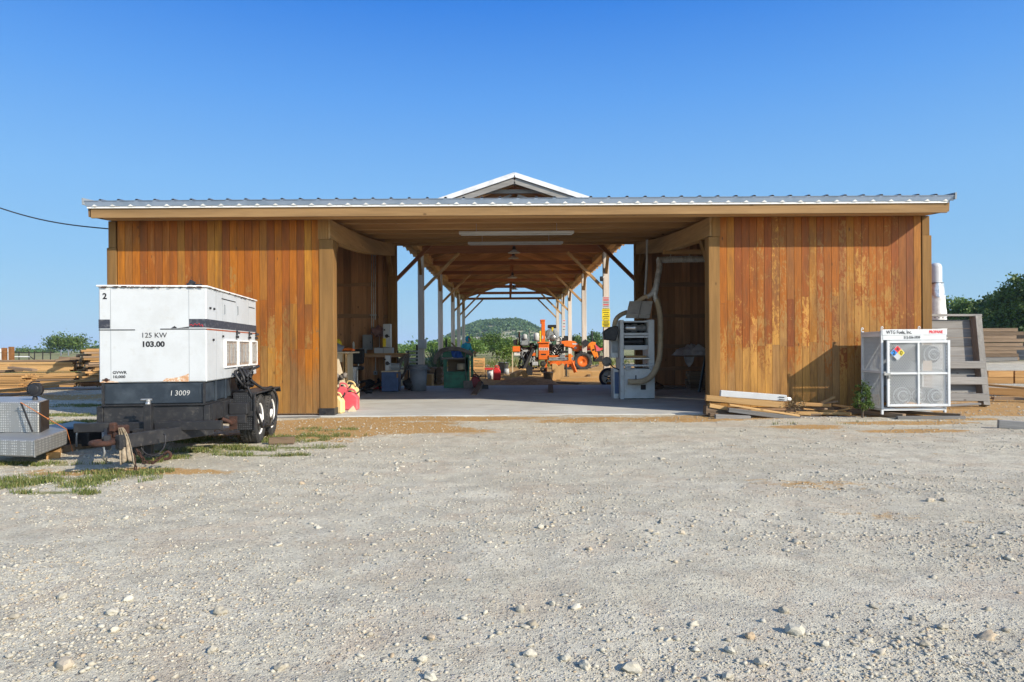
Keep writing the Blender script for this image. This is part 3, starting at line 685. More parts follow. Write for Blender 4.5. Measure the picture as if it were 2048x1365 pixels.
# corrugated sheet
mb = MB(); prof = []; x = -7.74; k = 0
while x < 8.22:
    prof += [(x, 0), (x + .262, 0), (x + .278, .032), (x + .312, .032), (x + .328, 0)]; x += .333
prof = [p for p in prof if p[0] <= 8.23]; nP = len(prof)
vs = [(a, 12.50, 4.04 + b) for a, b in prof] + [(a, 22.1, 4.81 + b) for a, b in prof]
mb.add(vs, [(i, i + 1, nP + i + 1, nP + i) for i in range(nP - 1)])
vs2 = [(a, y_, z_ - .006) for a, y_, z_ in vs]; mb.add(vs2, [(i + 1, i, nP + i, nP + i + 1) for i in range(nP - 1)])
mb.add(vs[:nP] + vs2[:nP], [(i, nP + i, nP + i + 1, i + 1) for i in range(nP - 1)])
part('roof_sheet', mb, M['roof'], label='ribbed metal roof sheet')
mb = MB().prism([(-7.75, 12.50, 4.045), (-7.75, 12.555, 3.955), (-7.75, 12.57, 3.955), (-7.75, 12.53, 4.045)], (15.97, 0, 0)); part('eave_trim', mb, M['trim'])
mb = MB().bb(-7.73, 8.14, 12.57, 12.598, 3.918, 3.957); x = -7.58
while x < 8.1:
    mb.prism([(x - .05, 12.548, 3.95), (x + .05, 12.548, 3.95), (x, 12.538, 3.985)], (0, .008, 0)); x += .333
part('sunlit_lip_strip', mb, M['white_worn'], label='white toothed strip painted as the sunlit lower lip of the metal trim')  # white colour stands in for sunlight on the flashing's lower lip
for x in (-7.76, 8.225): part('rake_trim', MB().beam((x, 12.49, 4.03), (x, 22.1, 4.80), .03, .12), M['panelgrey'])
# concrete slab
mb = MB(); n = 30; vs = []
for k in range(n + 1):
    x = lerp(-7.68, 8.15, k / n)
    vs += [(x, 13.06 + .03 * noise.noise(Vector((x * 1.5, 0, 3))), slab_z(13.06)), (x, 21.68, slab_z(21.68)), (x, 13.06, -.1), (x, 21.68, -.1)]
fs = []
for k in range(n):
    a = k * 4; b = a + 4; fs += [(a, b, b + 1, a + 1), (a + 2, b + 2, b, a), (a + 1, b + 1, b + 3, a + 3)]
fs += [(0, 1, 3, 2), (n * 4, n * 4 + 2, n * 4 + 3, n * 4 + 1)]
o = mesh_obj('floor_slab', mb.add(vs, fs), M['slab']); o['kind'] = 'structure'
# ---------------------------------------------------------------- open pavilion behind
CX = .25; HW = 3.63; FR = (21.32, 26.8, 34.5, 42.4, 47.4, 52.7); SL = .333; PK = 6.66
pv = thing('open_pavilion', 'long open-sided timber pavilion with a white gable roof rising behind the shed', 'building', (.25, 37, .2))
def pp(name, mb, mat, **kw): return mesh_obj(name, mb, mat, pv, world=True, **kw)
for i, yy in enumerate(FR):
    for s_ in (-1, 1):
        x = CX + s_ * HW; b0 = gz(0, yy) - .02
        if i: pp('post', MB().bb(x - .115, x + .115, yy - .115, yy + .115, b0, 5.02), M['grey_post'], bevel=.01)
        pp('knee_brace', MB().beam((x - s_ * (.06 if i else -.14), yy - (0 if i else .02), 3.58 - (0 if i else .2)), (x - s_ * 1.5, yy, 5.03), .10, .16, up=(0, 1, 0)), M['timber_x' if i else 'red_x'])
        if i: pp('knee_brace', MB().beam((x, yy - .06, 4.2), (x, yy - .75, 5.0), .10, .13), M['timber_z'])
        if i and i < 5: pp('knee_brace', MB().beam((x, yy + .06, 4.2), (x, yy + .75, 5.0), .10, .13), M['timber_z'])
for yy in list(FR) + [30.6, 38.4]:
    pp('tie_beam', MB().bb(CX - HW - .1, CX + HW + .1, yy - .07, yy + .07, 5.02, 5.31 if yy == 26.8 else 5.19), M['red_x'])
    if yy in FR[1:]: pp('king_post', MB().bb(CX - .08, CX + .08, yy - .06, yy + .06, 5.20, 6.30), M['red_x'])
for s_ in (-1, 1):
    x = CX + s_ * (HW + .02); pp('plate_beam', MB().bb(x - .1, x + .1, 21.1, 53.4, 5.035, 5.295), M['timber_y'])
    vs = [(CX, PK - .07), (CX + s_ * 4.15, PK - .07 - SL * 4.15), (CX + s_ * 4.15, PK - .1 - SL * 4.15), (CX, PK - .1)]
    pp('roof_deck', MB().prism([(a, 21.1, z) for a, z in vs], (0, 33, 0)), M['red_y'])
    # ribbed white roof
    mb = MB(); yy = 21.0; pr = []
    while yy < 54.2: pr += [(yy, 0), (yy + .27, 0), (yy + .285, .02), (yy + .318, .02)]; yy += .333
    nP = len(pr); vs = [(CX, a, PK - .03 + b) for a, b in pr] + [(CX + s_ * 4.2, a, PK - .03 - SL * 4.2 + b) for a, b in pr]
    mb.add(vs, [(i, i + 1, nP + i + 1, nP + i) for i in range(nP - 1)]); pp('roof_sheet', mb, M['white_metal'])
    for y0, nm, mt, dz, h in ((20.96, 'rake_trim', 'white_metal', -.045, .14), (21.02, 'barge_board', 'grey_x', -.22, .17), (54.2, 'rake_trim', 'white_metal', -.055, .17)):
        pp(nm, MB().beam((CX, y0, PK + dz), (CX + s_ * 4.22, y0, PK + dz - SL * 4.22), .04, h, up=(0, 0, 1)), M[mt])
    yy = 21.5
    while yy < 54:
        pp('rafter', MB().beam((CX, yy, PK - .19), (CX + s_ * 4.1, yy, PK - .19 - SL * 4.1), .05, .16), M['rafter']); yy += .92
pp('ridge_cap', MB().prism([(CX - .16, 20.94, PK - .045), (CX, 20.94, PK + .015), (CX + .16, 20.94, PK - .045), (CX, 20.94, PK - .02)], (0, 33.3, 0)), M['white_metal'])
pp('collar_tie', MB().bb(CX - 1.35, CX + 1.35, 21.3, 21.36, 6.12, 6.24), M['grey_x'])
pp('collar_tie', MB().bb(CX - .62, CX + .62, 21.1, 21.2, 6.36, 6.42), M['grey_x'])
for s_ in (-1, 1): pp('gable_strut', MB().beam((CX + s_ * .1, 21.5, 6.1), (CX + s_ * 1.9, 21.5, 5.4), .06, .14, up=(0, 1, 0)), M['grey_x'])
# fixtures of the two buildings
def striplight(x, yy, z, L, label):
    t = thing('strip_light', label, 'light fixture', (x, yy, z), 0, 'strip lights over the opening')
    mesh_obj('housing', MB().bb(-L / 2, L / 2, -.06, .06, .0, .05), M['white'], t, bevel=.006)
    for a in (-.035, .035): mesh_obj('tube', MB().cyl((-L / 2 + .04, a, -.014), (L / 2 - .04, a, -.014), .014, 8), M['lgrey'], t)
    for a in (-L * .35, L * .35): mesh_obj('hanger', MB().cyl((a, 0, .05), (a, 0, under(yy) - z + .02), .006, 5), M['steel'], t)
p = P(1033, 468, 14.5); striplight(p.x, 14.5, p.z, 2.44, 'long tube light fixture nearest the front of the shed ceiling')
p = P(1031, 488, 17.5); striplight(p.x, 17.5, p.z, 2.44, 'long tube light fixture hanging farther back in the shed')
ld = ['dark pendant lamp under the first roof tie of the pavilion', 'pendant lamp just behind the first roof tie', 'pendant lamp below the third roof tie, seen over the hill', 'farthest pendant lamp, near the open far gable']
lamp0 = None
for (px_, py_, yy), lb in zip(((1028, 506, 26.4), (1027, 517, 30.2), (1025, 556, 34.1), (1028, 579, 42.0)), ld):
    p = P(px_, py_, yy)
    if lamp0 is None:
        lamp0 = thing('pendant_lamp', lb, 'lamp', tuple(p), 0, 'pendant lamps under the pavilion roof')
        mesh_obj('shade', MB().lathe([(.03, .16), (.06, .12), (.10, .08), (.24, .0), (.245, -.01), (.22, 0), (.09, .07)], n=20), M['lgrey'], lamp0)
        mesh_obj('cap', MB().lathe([(0, .26), (.05, .25), (.07, .15), (.07, .11), (0, .11)], n=14), M['black'], lamp0)
        mesh_obj('bulb', MB().ball((0, 0, .02), .05), M['white'], lamp0)
        mesh_obj('stem', MB().cyl((0, 0, .25), (0, 0, .55), .008, 6), M['black'], lamp0)
    else: dup(lamp0, location=tuple(p), label=lb)
# conduits, panel, outlet in the left bay
t = thing('conduit_run', 'bundle of thin steel conduits running down the rear wall to the grey panel', 'conduit', tuple(P(745, 672, 21.0)))
for k, (px_, y0_, y1_) in enumerate(((743, 505, 668), (747, 512, 670), (750.5, 512, 640))):
    mb = MB(); a = P(px_, y0_, 21.0); b = P(px_, y1_, 21.0); mb.cyl(a, b, .014, 8); mb.ball(a, .03, 8, 6); mesh_obj('pipe', mb, M['steel'], t, world=True)
mesh_obj('strap', MB().bb(*sorted((P(740, 600, 21).x, P(753, 600, 21).x)), 20.965, 20.985, P(745, 632, 21).z, P(745, 630, 21).z + .01), M['steel'], t, world=True)
a = P(727, 700, 21.0); b = P(746, 670, 21.0)
t = thing('electrical_panel', 'grey steel electrical panel on the rear wall of the left bay', 'panel', (a.x, 20.98, a.z))
mesh_obj('enclosure', MB().bb(a.x, b.x, 20.86, 20.985, a.z, b.z), M['panelgrey'], t, world=True, bevel=.006)
mesh_obj('door', MB().bb(a.x + .015, b.x - .015, 20.845, 20.858, a.z + .015, b.z - .015), M['panelgrey'], t, world=True)
mesh_obj('latch', MB().bb(b.x - .05, b.x - .03, 20.83, 20.845, (a.z + b.z) / 2 - .02, (a.z + b.z) / 2 + .02), M['black'], t, world=True)
a = P(748, 750, 21.0)
t = thing('outlet_box', 'small grey outlet box low on the rear wall with a thin conduit above it', 'outlet', tuple(a))
mesh_obj('box', MB().bb(a.x, a.x + .11, 20.93, 20.985, a.z, a.z + .12), M['lgrey'], t, world=True, bevel=.004)
mesh_obj('socket', MB().cyl((a.x + .055, 20.92, a.z + .06), (a.x + .055, 20.93, a.z + .06), .022, 10), M['black'], t, world=True)
mesh_obj('pipe', MB().cyl((a.x + .055, 20.97, a.z + .12), (a.x + .055, 20.97, a.z + .62), .012, 8), M['steel'], t, world=True)
# grey box and signs on the pavilion posts
a = P(836, 698, 26.6); b = P(853, 679, 26.6)
t = thing('junction_box', 'grey electrical box strapped to the first left pavilion post', 'junction box', tuple(a))
mesh_obj('box', MB().bb(a.x, b.x, 26.52, 26.67, a.z, b.z), M['lgrey'], t, world=True, bevel=.008)
mesh_obj('lid', MB().bb(a.x + .02, b.x - .02, 26.50, 26.518, a.z + .02, b.z - .02), M['lgrey'], t, world=True)
t = thing('warning_sign', 'white warning notice with red and black print high on the first right pavilion post', 'sign', tuple(P(1212, 616, 26.66)))
a = P(1205, 617, 26.66); b = P(1219, 594, 26.66)
mesh_obj('plate', MB().bb(a.x, b.x, 26.655, 26.675, a.z, b.z), M['white'], t, world=True)
for fr, h, mt in ((.90, .035, 'redink'), (.72, .05, 'redink'), (.55, .018, 'ink'), (.46, .018, 'ink'), (.30, .045, 'redink'), (.14, .016, 'ink')):
    z = lerp(a.z, b.z, fr); mesh_obj('print', MB().bb(a.x + .03, b.x - .03, 26.65, 26.654, z - h / 2, z + h / 2), M[mt], t, world=True)
t = thing('warning_sign', 'yellow warning notice in two panels below the white one on the first right pavilion post', 'sign', tuple(P(1212, 653, 26.66)))
for (y0_, y1_) in ((640, 618), (654, 641.5)):
    a = P(1204, y0_, 26.66); b = P(1220, y1_, 26.66)
    pl = mesh_obj('plate', MB().bb(a.x, b.x, 26.655, 26.675, a.z, b.z), M['sign_yellow'], t, world=True)
    for fr in (.88, .66, .46, .3, .14):
        z = lerp(a.z, b.z, fr); q = random.uniform(.02, .09); mesh_obj('print', MB().bb(a.x + q, b.x - q, 26.65, 26.654, z - .011, z + .011), M['ink'], pl, world=True)
t = thing('notice_sheets', 'faded white notice sheets pinned to the fourth right pavilion post', 'sign', tuple(P(1128, 665, 42.2)))
for k in range(4):
    a = P(1124.5, 662 - k * 6, 42.25); b = P(1131.5, 657 - k * 6, 42.25); q = mesh_obj('sheet', MB().bb(a.x, b.x, 42.255, 42.265, a.z, b.z), M['white'], t, world=True)
    mesh_obj('print', MB().bb(a.x + .04, b.x - .04, 42.25, 42.254, a.z + .05, a.z + .09), M['redink' if k % 2 else 'ink'], q, world=True)
# white footing and dark diamond plate on the second right post
p = P(1174, 741, 34.4); zb = gz(0, 34.4)
solo('footing_bucket', MB().lathe([(0, 0), (.20, 0), (.235, .36), (.22, .36), (.2, .33), (0, .33)], n=24), M['white_worn'], 'white round concrete bucket footing around the second right pavilion post', 'footing', loc=(CX + HW, 34.45, zb))
p = P(1171, 687, 34.25)
solo('sign_back', MB().box((0, 0, 0), (.30, .015, .30), ry=R(45)), M['black'], 'black diamond shaped plate fixed to the second right pavilion post', 'sign', loc=(p.x, 34.32, p.z))
# small flood lamp under right eave
p = P(1203, 558, 26.6)
t = thing('flood_lamp', 'small black floodlight at the top of the first right pavilion post', 'lamp', tuple(p))
mesh_obj('head', MB().box(tuple(p), (.12, .12, .16), rx=R(-30)), M['black'], t, world=True, bevel=.01); mesh_obj('bracket', MB().cyl(tuple(p), (p.x + .12, 26.7, p.z + .1), .02, 6), M['steel'], t, world=True)
# overhead cable
a = P(-60, 395, 13.6); b = P(216, 458, 13.3); pts = [a.lerp(b, t_) - Vector((0, 0, .12 * math.sin(math.pi * t_))) for t_ in [k / 16 for k in range(17)]]
solo('power_cable', MB().tube(pts, .012, 6), M['black'], 'thin overhead cable running off to the left from the corner of the shed', 'cable')
# ---------------------------------------------------------------- generator trailer
GT = thing('generator_trailer', 'white box generator on a black tandem axle trailer in front of the left wall', 'generator', (-3.57, 8.1, 0), R(7.2))
def gp_(name, mb, mat, parent=GT, **kw): return mesh_obj(name, mb, mat, parent, **kw)
W_, L_ = 1.2, 2.45; ZB, ZT = .92, 2.04
body = gp_('enclosure', MB().bb(-W_, 0, 0, L_, ZB, ZT), M['white'], bevel=.012, label='white sheet metal enclosure')
gp_('roof_cap', MB().bb(-W_ - .02, .018, -.02, L_ + .02, ZT, ZT + .022), M['white_worn'], bevel=.006)
mb = MB()
for k in range(34): x = random.uniform(-W_, 0); mb.box((x, -.021, ZT + random.uniform(-.006, .004)), (random.uniform(.01, .06), .004, random.uniform(.004, .014)))
for k in range(30): yy = random.uniform(0, L_); mb.box((.019, yy, ZT + random.uniform(-.006, .004)), (.004, random.uniform(.01, .07), random.uniform(.004, .012)))
gp_('chipped_edge', mb, M['rust'])
for x in (-1.07, -.20): gp_('panel_seam', MB().bb(x, x + .004, -.0015, .0, ZB + .01, ZT - .01), M['panelgrey'])
for yy in (.38, .66, 1.31, 1.99): gp_('panel_seam', MB().bb(.0, .0015, yy, yy + .004, ZB + .01, ZT - .01), M['panelgrey'])
# stripes
mb = MB().bb(-W_, -1.075, -.003, -.0005, 1.555, 1.66).bb(-.195, .0005, -.003, -.0005, 1.565, 1.665)
mb.bb(.0005, .003, 0, L_, 1.565, 1.665); gp_('stripe', mb, M['stripe'])
mb = MB().bb(-W_, -.80, -.003, -.0005, 1.532, 1.543).bb(-.52, -.2, -.003, -.0005, 1.54, 1.552).bb(-.195, 0, -.003, -.0005, 1.54, 1.55)
mb.prism([(-.40, -.003, 1.556), (-.33, -.003, 1.558), (-.36, -.003, 1.583)], (0, .0025, 0)); mb.prism([(-.33, -.003, 1.556), (-.20, -.003, 1.575), (-.20, -.003, 1.56)], (0, .0025, 0)); gp_('pinstripe', mb, M['ink'])
gp_('pinstripe', MB().bb(.0005, .003, 0, L_, 1.536, 1.552), M['stripe_or'])
gp_('graffiti', MB().tube([(-.19, -.004, 1.59), (-.17, -.004, 1.60), (-.15, -.004, 1.58), (-.13, -.004, 1.61), (-.11, -.004, 1.59), (-.08, -.004, 1.61), (-.07, -.004, 1.58), (-.05, -.004, 1.6), (-.04, -.004, 1.575)], .004, 4), M['redink'])
gp_('rust_stain', MB().prism([(-.50, -.002, .93), (-.46, -.002, .965), (-.33, -.002, .975), (-.25, -.002, 1.0), (-.205, -.002, 1.02), (-.205, -.002, .925)], (0, .0015, 0)), M['rustpatch'])
gp_('rust_stain', MB().prism([(-1.19, -.002, .925), (-1.15, -.002, .95), (-1.0, -.002, .935), (-.98, -.002, .925)], (0, .0015, 0)), M['rustpatch'])
TX = (R(90), 0, 0)
text('lettering', '2', .095, M['ink'], GT, (-1.155, -.002, 1.90), TX, .003)
text('lettering', '125 KW', .083, M['ink'], GT, (-.735, -.002, 1.447), TX, 0)
text('lettering', '103.00', .088, M['ink'], GT, (-.73, -.002, 1.34), TX, .0035, sx=1.08)
text('lettering', 'GVWR', .045, M['ink'], GT, (-1.05, -.002, 1.025), TX, .001, sx=1.15)
text('lettering', '10,000', .045, M['ink'], GT, (-1.05, -.002, .975), TX, .001, sx=1.15)
text('chalk_mark', 'I 3009', .088, M['chalk'], GT, (-.42, .017, .76), TX, -.0008, shear=.1, sx=1.0)
# grilles
for (v0, v1) in ((.74, 1.26), (1.37, 1.93), (2.08, 2.40)):
    mb = MB().bb(.0005, .004, v0, v1, 1.085, 1.41); f_ = gp_('louvre_window', mb, M['rustpatch'])
    mb = MB()
    for k in range(3): mb.bb(.004, .02, v0 + .05 + (v1 - v0) * k / 3, v0 + .05 + (v1 - v0) * (k + .42) / 3, 1.12, 1.38)
    gp_('louvre', mb, M['white_worn'], f_)
    mb = MB()
    for z in np.arange(1.09, 1.41, .02): mb.bb(.021, .023, v0, v1, z, z + .003)
    for yy in np.arange(v0, v1, .02): mb.bb(.0232, .025, yy, yy + .003, 1.085, 1.41)
    gp_('wire_mesh', mb, M['steel'], f_)
    mb = MB(); 
    for a, b, c_, d_ in ((v0 - .02, v1 + .02, 1.41, 1.43), (v0 - .02, v1 + .02, 1.065, 1.085), (v0 - .02, v0, 1.085, 1.41), (v1, v1 + .02, 1.085, 1.41)): mb.bb(.0, .028, a, b, c_, d_)
    gp_('frame', mb, M['white_worn'], f_)
for yy in (1.31, 1.99, 2.4):
    gp_('latch', MB().bb(.001, .03, yy - .035, yy + .035, 1.455, 1.49).box((.02, yy + .03, 1.53), (.04, .05, .03), rz=.5).bb(.001, .02, yy - .02, yy + .02, 1.50, 1.56), M['black'], bevel=.003)
for yy, z in ((.72, 1.82), (1.36, 1.84)): gp_('hinge', MB().bb(.001, .012, yy, yy + .03, z - .06, z + .06), M['panelgrey'])
for yy, z in ((.12, 1.80), (.28, 1.80), (.24, 1.42), (.65, 1.47)): gp_('bolt', MB().cyl((0, yy, z), (.02, yy, z), .014, 8), M['black'])
for y0, y1, z in ((.62, 1.28, 1.945), (2.0, 2.35, 1.92)): gp_('slot', MB().bb(.0, .003, y0, y1, z, z + .012), M['ink'])
gp_('lifting_hole', MB().cyl((-1.12, -.004, .955), (-1.12, 0, .955), .022, 10).bb(-1.16, -1.08, -.012, -.001, .95, .962), M['rust'])
gp_('exhaust_cap', MB().lathe([(.0, .0), (.055, 0), (.055, .05), (.0, .05)], (-.25, .5, ZT + .03), 14).box((-.33, .5, ZT + .08), (.06, .06, .1), ry=.5).lathe([(.02, 0), (.045, .0), (.045, .07), (0, .07)], (-.34, .5, ZT + .02), 12), M['black'])
# fuel tank base
gp_('fuel_tank', MB().bb(-1.16, -.04, .02, 2.1, .665, .915), M['navy'], bevel=.01, label='blue-black base tank')
for yy in (.42, .85): gp_('tank_rib', MB().bb(-.04, -.015, yy, yy + .04, .66, .92), M['navy'], bevel=.004)
mb = MB().bb(-1.18, -.02, .0, 2.3, .645, .663); gp_('tank_flange', mb, M['black'])
for x in (-1.17, -.045): gp_('end_bracket', MB().bb(x, x + .022, -.005, .02, .665, .915), M['black'])
# chassis
mb = MB().bb(-1.17, -.05, .03, .08, .42, .643).bb(-1.24, -1.17, .02, 2.9, .44, .643).bb(-.05, .02, .02, 2.9, .44, .643).bb(-1.17, -.05, 2.8, 2.9, .44, .643)
gp_('chassis', mb, M['black'], bevel=.006)
for yy in (.06, .5, .95): gp_('chassis_rib', MB().bb(.02, .045, yy, yy + .03, .44, .643), M['black'])
gp_('drain_plug', MB().cyl((-.68, .03, .52), (-.68, .0, .52), .022, 8), M['black'])
# tongue: cross channel, A-frame arms, jack post, coupler
gp_('cross_channel', MB().bb(-1.38, -.60, -.22, -.14, .37, .475).bb(-.52, .22, -.22, -.14, .37, .475), M['black'], bevel=.008)
for s_ in (0, 1):
    xa = (-.05, .02) if s_ else (-1.24, -1.17); xc = -.62 if s_ else -.72
    a = Vector(((xa[0] + xa[1]) / 2, .25, .34)); b = Vector((xc, -.92, .34))
    gp_('tongue_arm', MB().beam(a, b, .07, .15), M['black'], bevel=.006)
gp_('side_step', MB().bb(.03, .26, .80, .98, .45, .60), M['black'], bevel=.01)
gp_('side_channel', MB().bb(.02, .30, .55, .62, .36, .47), M['black'], bevel=.006)
gp_('tie_down', MB().bb(.13, .22, .45, .48, .30, .46).cyl((.06, .38, .44), (.17, .45, .38), .025, 8).cyl((.17, .44, .40), (.17, .42, .40), .04, 10), M['rust'])
gp_('shackle', MB().tube([(.02, .30, .44), (.05, .28, .40), (.03, .26, .33), (.0, .27, .30), (-.03, .28, .34), (-.02, .3, .40)], .014, 6, closed=True).bb(-.03, .02, .29, .31, .42, .50), M['rust'])
jk = gp_('jack_post', MB().bb(-.60, -.52, -.30, -.22, .12, .68).bb(-.63, -.49, -.33, -.19, .10, .12), M['black'], bevel=.004)
gp_('crank', MB().cyl((-.56, -.26, .68), (-.56, -.26, .74), .025, 10).cyl((-.64, -.26, .735), (-.52, -.26, .735), .012, 6).ball((-.56, -.27, .69), .03, 8, 6), M['steel'], jk)
cp = gp_('coupler', MB().bb(-.76, -.60, -.84, -.66, .34, .50).bb(-.73, -.66, -.88, -.80, .44, .54).bb(-.70, -.58, -.86, -.80, .36, .44), M['rust'], bevel=.015)
gp_('towing_eye', MB().tube([(-.75 + .095 * math.cos(t), -.97 + .095 * math.sin(t), .345) for t in np.linspace(0, 6.2832, 20)[:-1]], .03, 8, closed=True).bb(-.71, -.63, -.9, -.83, .31, .38), M['rust'], cp)
gp_('safety_pin', MB().tube([(-.74, -.95, .30), (-.73, -.95, .24), (-.75, -.95, .18), (-.72, -.95, .14), (-.71, -.95, .2)], .011, 6), M['steel'], cp)
gp_('hitch_plate', MB().bb(-.58, -.50, -.64, -.56, .16, .44), M['black'])
# rag hanging from the hitch
vs = []; n = 16
for k in range(n + 1):
    t_ = k / n; z = lerp(.49, .15, t_); hw = .022 + .055 * t_ ** .7; cx = -.60 + .075 * t_
    for j in range(9):
        a = j / 8 * 2 - 1; vs.append((cx + a * hw, -.88 + .018 * math.sin(a * 9 + t_ * 2.5) + .02 * math.sin(t_ * 5), z - .05 * abs(a) * (t_ > .9)))
mb = MB().add(vs, [(i * 9 + j, i * 9 + j + 1, i * 9 + j + 10, i * 9 + j + 9) for i in range(n) for j in range(8)], smooth=True)
o = gp_('rag', mb, M['cloth_tan'], None); sm = o.modifiers.new('thickness', 'SOLIDIFY'); sm.thickness = .006
o.matrix_world = Matrix.Translation((-3.57, 8.1, 0)) @ Matrix.Rotation(R(7.2), 4, 'Z'); tag(o, 'faded tan rag hanging from the trailer hitch', 'rag')
# chain, tow cable
def chain(pts, r, lk, name, label, mat):
    pts = [Vector(p) for p in pts]; mb = MB(); seg = []; acc = 0
    for a, b in zip(pts, pts[1:]):
        n_ = max(1, int((b - a).length / lk))
        for k in range(n_): seg.append((a.lerp(b, k / n_), (b - a).normalized()))
    for i, (p, d) in enumerate(seg):
        s_ = d.cross(Vector((0, 1, 0)) if i % 2 else Vector((1, 0, 0))).normalized()
        mb.tube([p + d * (math.cos(t) * lk * .72) + s_ * (math.sin(t) * lk * .36) for t in np.linspace(0, 6.2832, 9)[:-1]], r, 5, closed=True)
    return mb
GM = Matrix.Translation((-3.57, 8.1, 0)) @ Matrix.Rotation(R(7.2), 4, 'Z')
def gw(*p): return GM @ Vector(p)
gp_('safety_chain', chain([gw(-.50, -.82, .18), gw(-.47, -.85, .06), gw(-.45, -.9, .0)], .007, .035, '', '', None), M['rust'], GT, world=True)
mb = chain([gw(-.51, -.70, .22), gw(-.42, -.74, .10), gw(-.34, -.70, .09), gw(-.26, -.64, .16)], .008, .038, '', '', None)
mb.tube([gw(-.26, -.64, .17), gw(-.22, -.64, .19), gw(-.19, -.64, .16), gw(-.21, -.64, .12), gw(-.26, -.64, .11)], .016, 6, cr=3)
gp_('safety_chain', mb, M['rust'], GT, world=True)
gp_('wire_loop', MB().tube([(-.48, -.62, .36), (-.50, -.64, .26), (-.44, -.66, .18), (-.34, -.66, .16), (-.26, -.64, .24), (-.25, -.62, .36), (-.28, -.60, .38)], .008, 6, cr=4), M['black'])
# fenders and wheels
FU0, FU1 = .03, .32
mb = MB().bb(FU0, FU1, 1.02, 1.035, .475, .70).bb(FU0, FU1, 1.02, 1.035, .22, .41); fd = gp_('fender', mb, M['dplate'], bevel=.003, label='black diamond plate fender')
gp_('fender_top', MB().prism([(FU0, 1.02, .70), (FU0, 1.2, .705), (FU0, 2.5, .70), (FU0, 2.56, .64), (FU0, 2.575, .65), (FU0, 2.52, .72), (FU0, 1.2, .725), (FU0, 1.02, .72)], (FU1 - FU0 + .02, 0, 0)), M['black'], fd)
gp_('fender_rail', MB().bb(FU0, FU1, 1.0, 1.04, .41, .475).bb(FU1 - .02, FU1, .99, 1.03, .22, .70), M['black'], fd)
def wheel(sx, v):
    t = gp_('wheel', MB().lathe([(.20, -.02), (.20, .18), (.0, .18)], (0, 0, 0), 28, 'X'), M['black']); t.location = (sx, v, .335)
    tp = [(.235, .0), (.30, -.008), (.325, .02), (.338, .045)]
    pr = []
    for q in (.045, .07, .075, .10, .105, .13, .135, .155): pr.append((.338 if int(q * 1000) % 2 or True else .33, q))
    mb = MB().lathe([(.215, .01), (.24, -.01), (.30, -.012), (.325, .015), (.336, .04), (.336, .075), (.328, .078), (.328, .083), (.336, .086), (.336, .12), (.328, .123), (.328, .128), (.336, .131), (.336, .165), (.325, .19), (.30, .212), (.24, .21), (.215, .19)], (0, 0, 0), 44, 'X')
    for k in range(44):
        a = 2 * math.pi * k / 44
        for x0, x1 in ((-.002, .03), (.165, .205)): mb.box(((x0 + x1) / 2, .331 * math.cos(a), .331 * math.sin(a)), (x1 - x0, .022, .012), rx=a + R(90))
    gp_('tyre', mb, M['rubber'], t)
    rim = gp_('rim', MB().lathe([(.218, .03), (.222, .19), (.208, .195), (.195, .16), (.165, .15), (.14, .165), (.07, .17), (.065, .20), (.05, .215), (0, .215)], (0, 0, 0), 32, 'X'), M['white_worn'], t)
    mb = MB()
    for k in range(6): a = k * R(60); mb.cyl((.168, .10 * math.cos(a), .10 * math.sin(a)), (.185, .10 * math.cos(a), .10 * math.sin(a)), .010, 6)
    for k in range(8): a = k * R(45) + .2; mb.box((.158, .165 * math.cos(a), .165 * math.sin(a)), (.006, .05, .02), rx=a + R(90))
    gp_('wheel_nuts', mb, M['rust'], t)
    return t
wh = wheel(.095, 1.40); w2 = dup(wh, GT, location=(.095, 2.16, .335))
for v in (1.40, 2.16): q = dup(wh, GT, location=(-1.35, v, .335)); q.rotation_euler = (0, 0, R(180))
gp_('axle', MB().cyl((-1.3, 1.4, .335), (.2, 1.4, .335), .03, 8).cyl((-1.3, 2.16, .335), (.2, 2.16, .335), .03, 8), M['black'])
# coil of black cable on the side of the trailer
mb = MB()
for k in range(9):
    cx, cy, cz = .10 + .03 * (k % 3), 1.12 + .05 * k * .5, .93; ph = k * 1.3; rr_ = .12 + .02 * math.sin(k * 2)
    mb.tube([(cx + .05 * math.sin(t * 2 + ph), cy + rr_ * math.cos(t), cz - .02 + rr_ * 1.0 * math.sin(t) + .01 * math.sin(3 * t + ph)) for t in np.linspace(0, 6.2832, 18)[:-1]], .016, 6, closed=True)
mb.tube([(.16, 1.05, 1.02), (.26, 1.0, .85), (.36, 1.06, .55), (.40, 1.2, .3), (.39, 1.35, .22), (.38, 1.5, .3)], .019, 6, cr=5)
mb.tube([(.18, 1.15, 1.0), (.30, 1.2, .86), (.38, 1.5, .745), (.42, 1.9, .74), (.44, 2.2, .55), (.43, 2.1, .28), (.42, 1.8, .2), (.4, 1.5, .24)], .019, 6, cr=5)
mb.tube([(.12, 1.1, 1.03), (.2, 1.3, 1.06), (.15, 1.5, 1.02), (.22, 1.65, 1.06)], .02, 6, cr=4)
mb.ball((.08, 1.3, .88), (.07, .16, .13), 10, 8, wob=.5)
mb.v = [(a_ - (.06 if a_ > .25 else 0), b_ - (.1 if b_ > 1.9 else 0), c_) for a_, b_, c_ in mb.v]; o = mesh_obj('power_cable', mb, M['black']); o.matrix_world = GM; tag(o, 'coiled thick black cable draped over the generator trailer fender', 'cable')
# ---------------------------------------------------------------- diamond plate trailer at the left edge
DT = thing('flatbed_trailer', 'trailer front clad in shiny diamond plate at the left edge of the yard', 'trailer', (-5.6, 7.7, 0))
def dp(name, mb, mat, parent=DT, **kw): return mesh_obj(name, mb, mat, parent, world=True, **kw)
def G(px, py, D): return P(px, py, D)
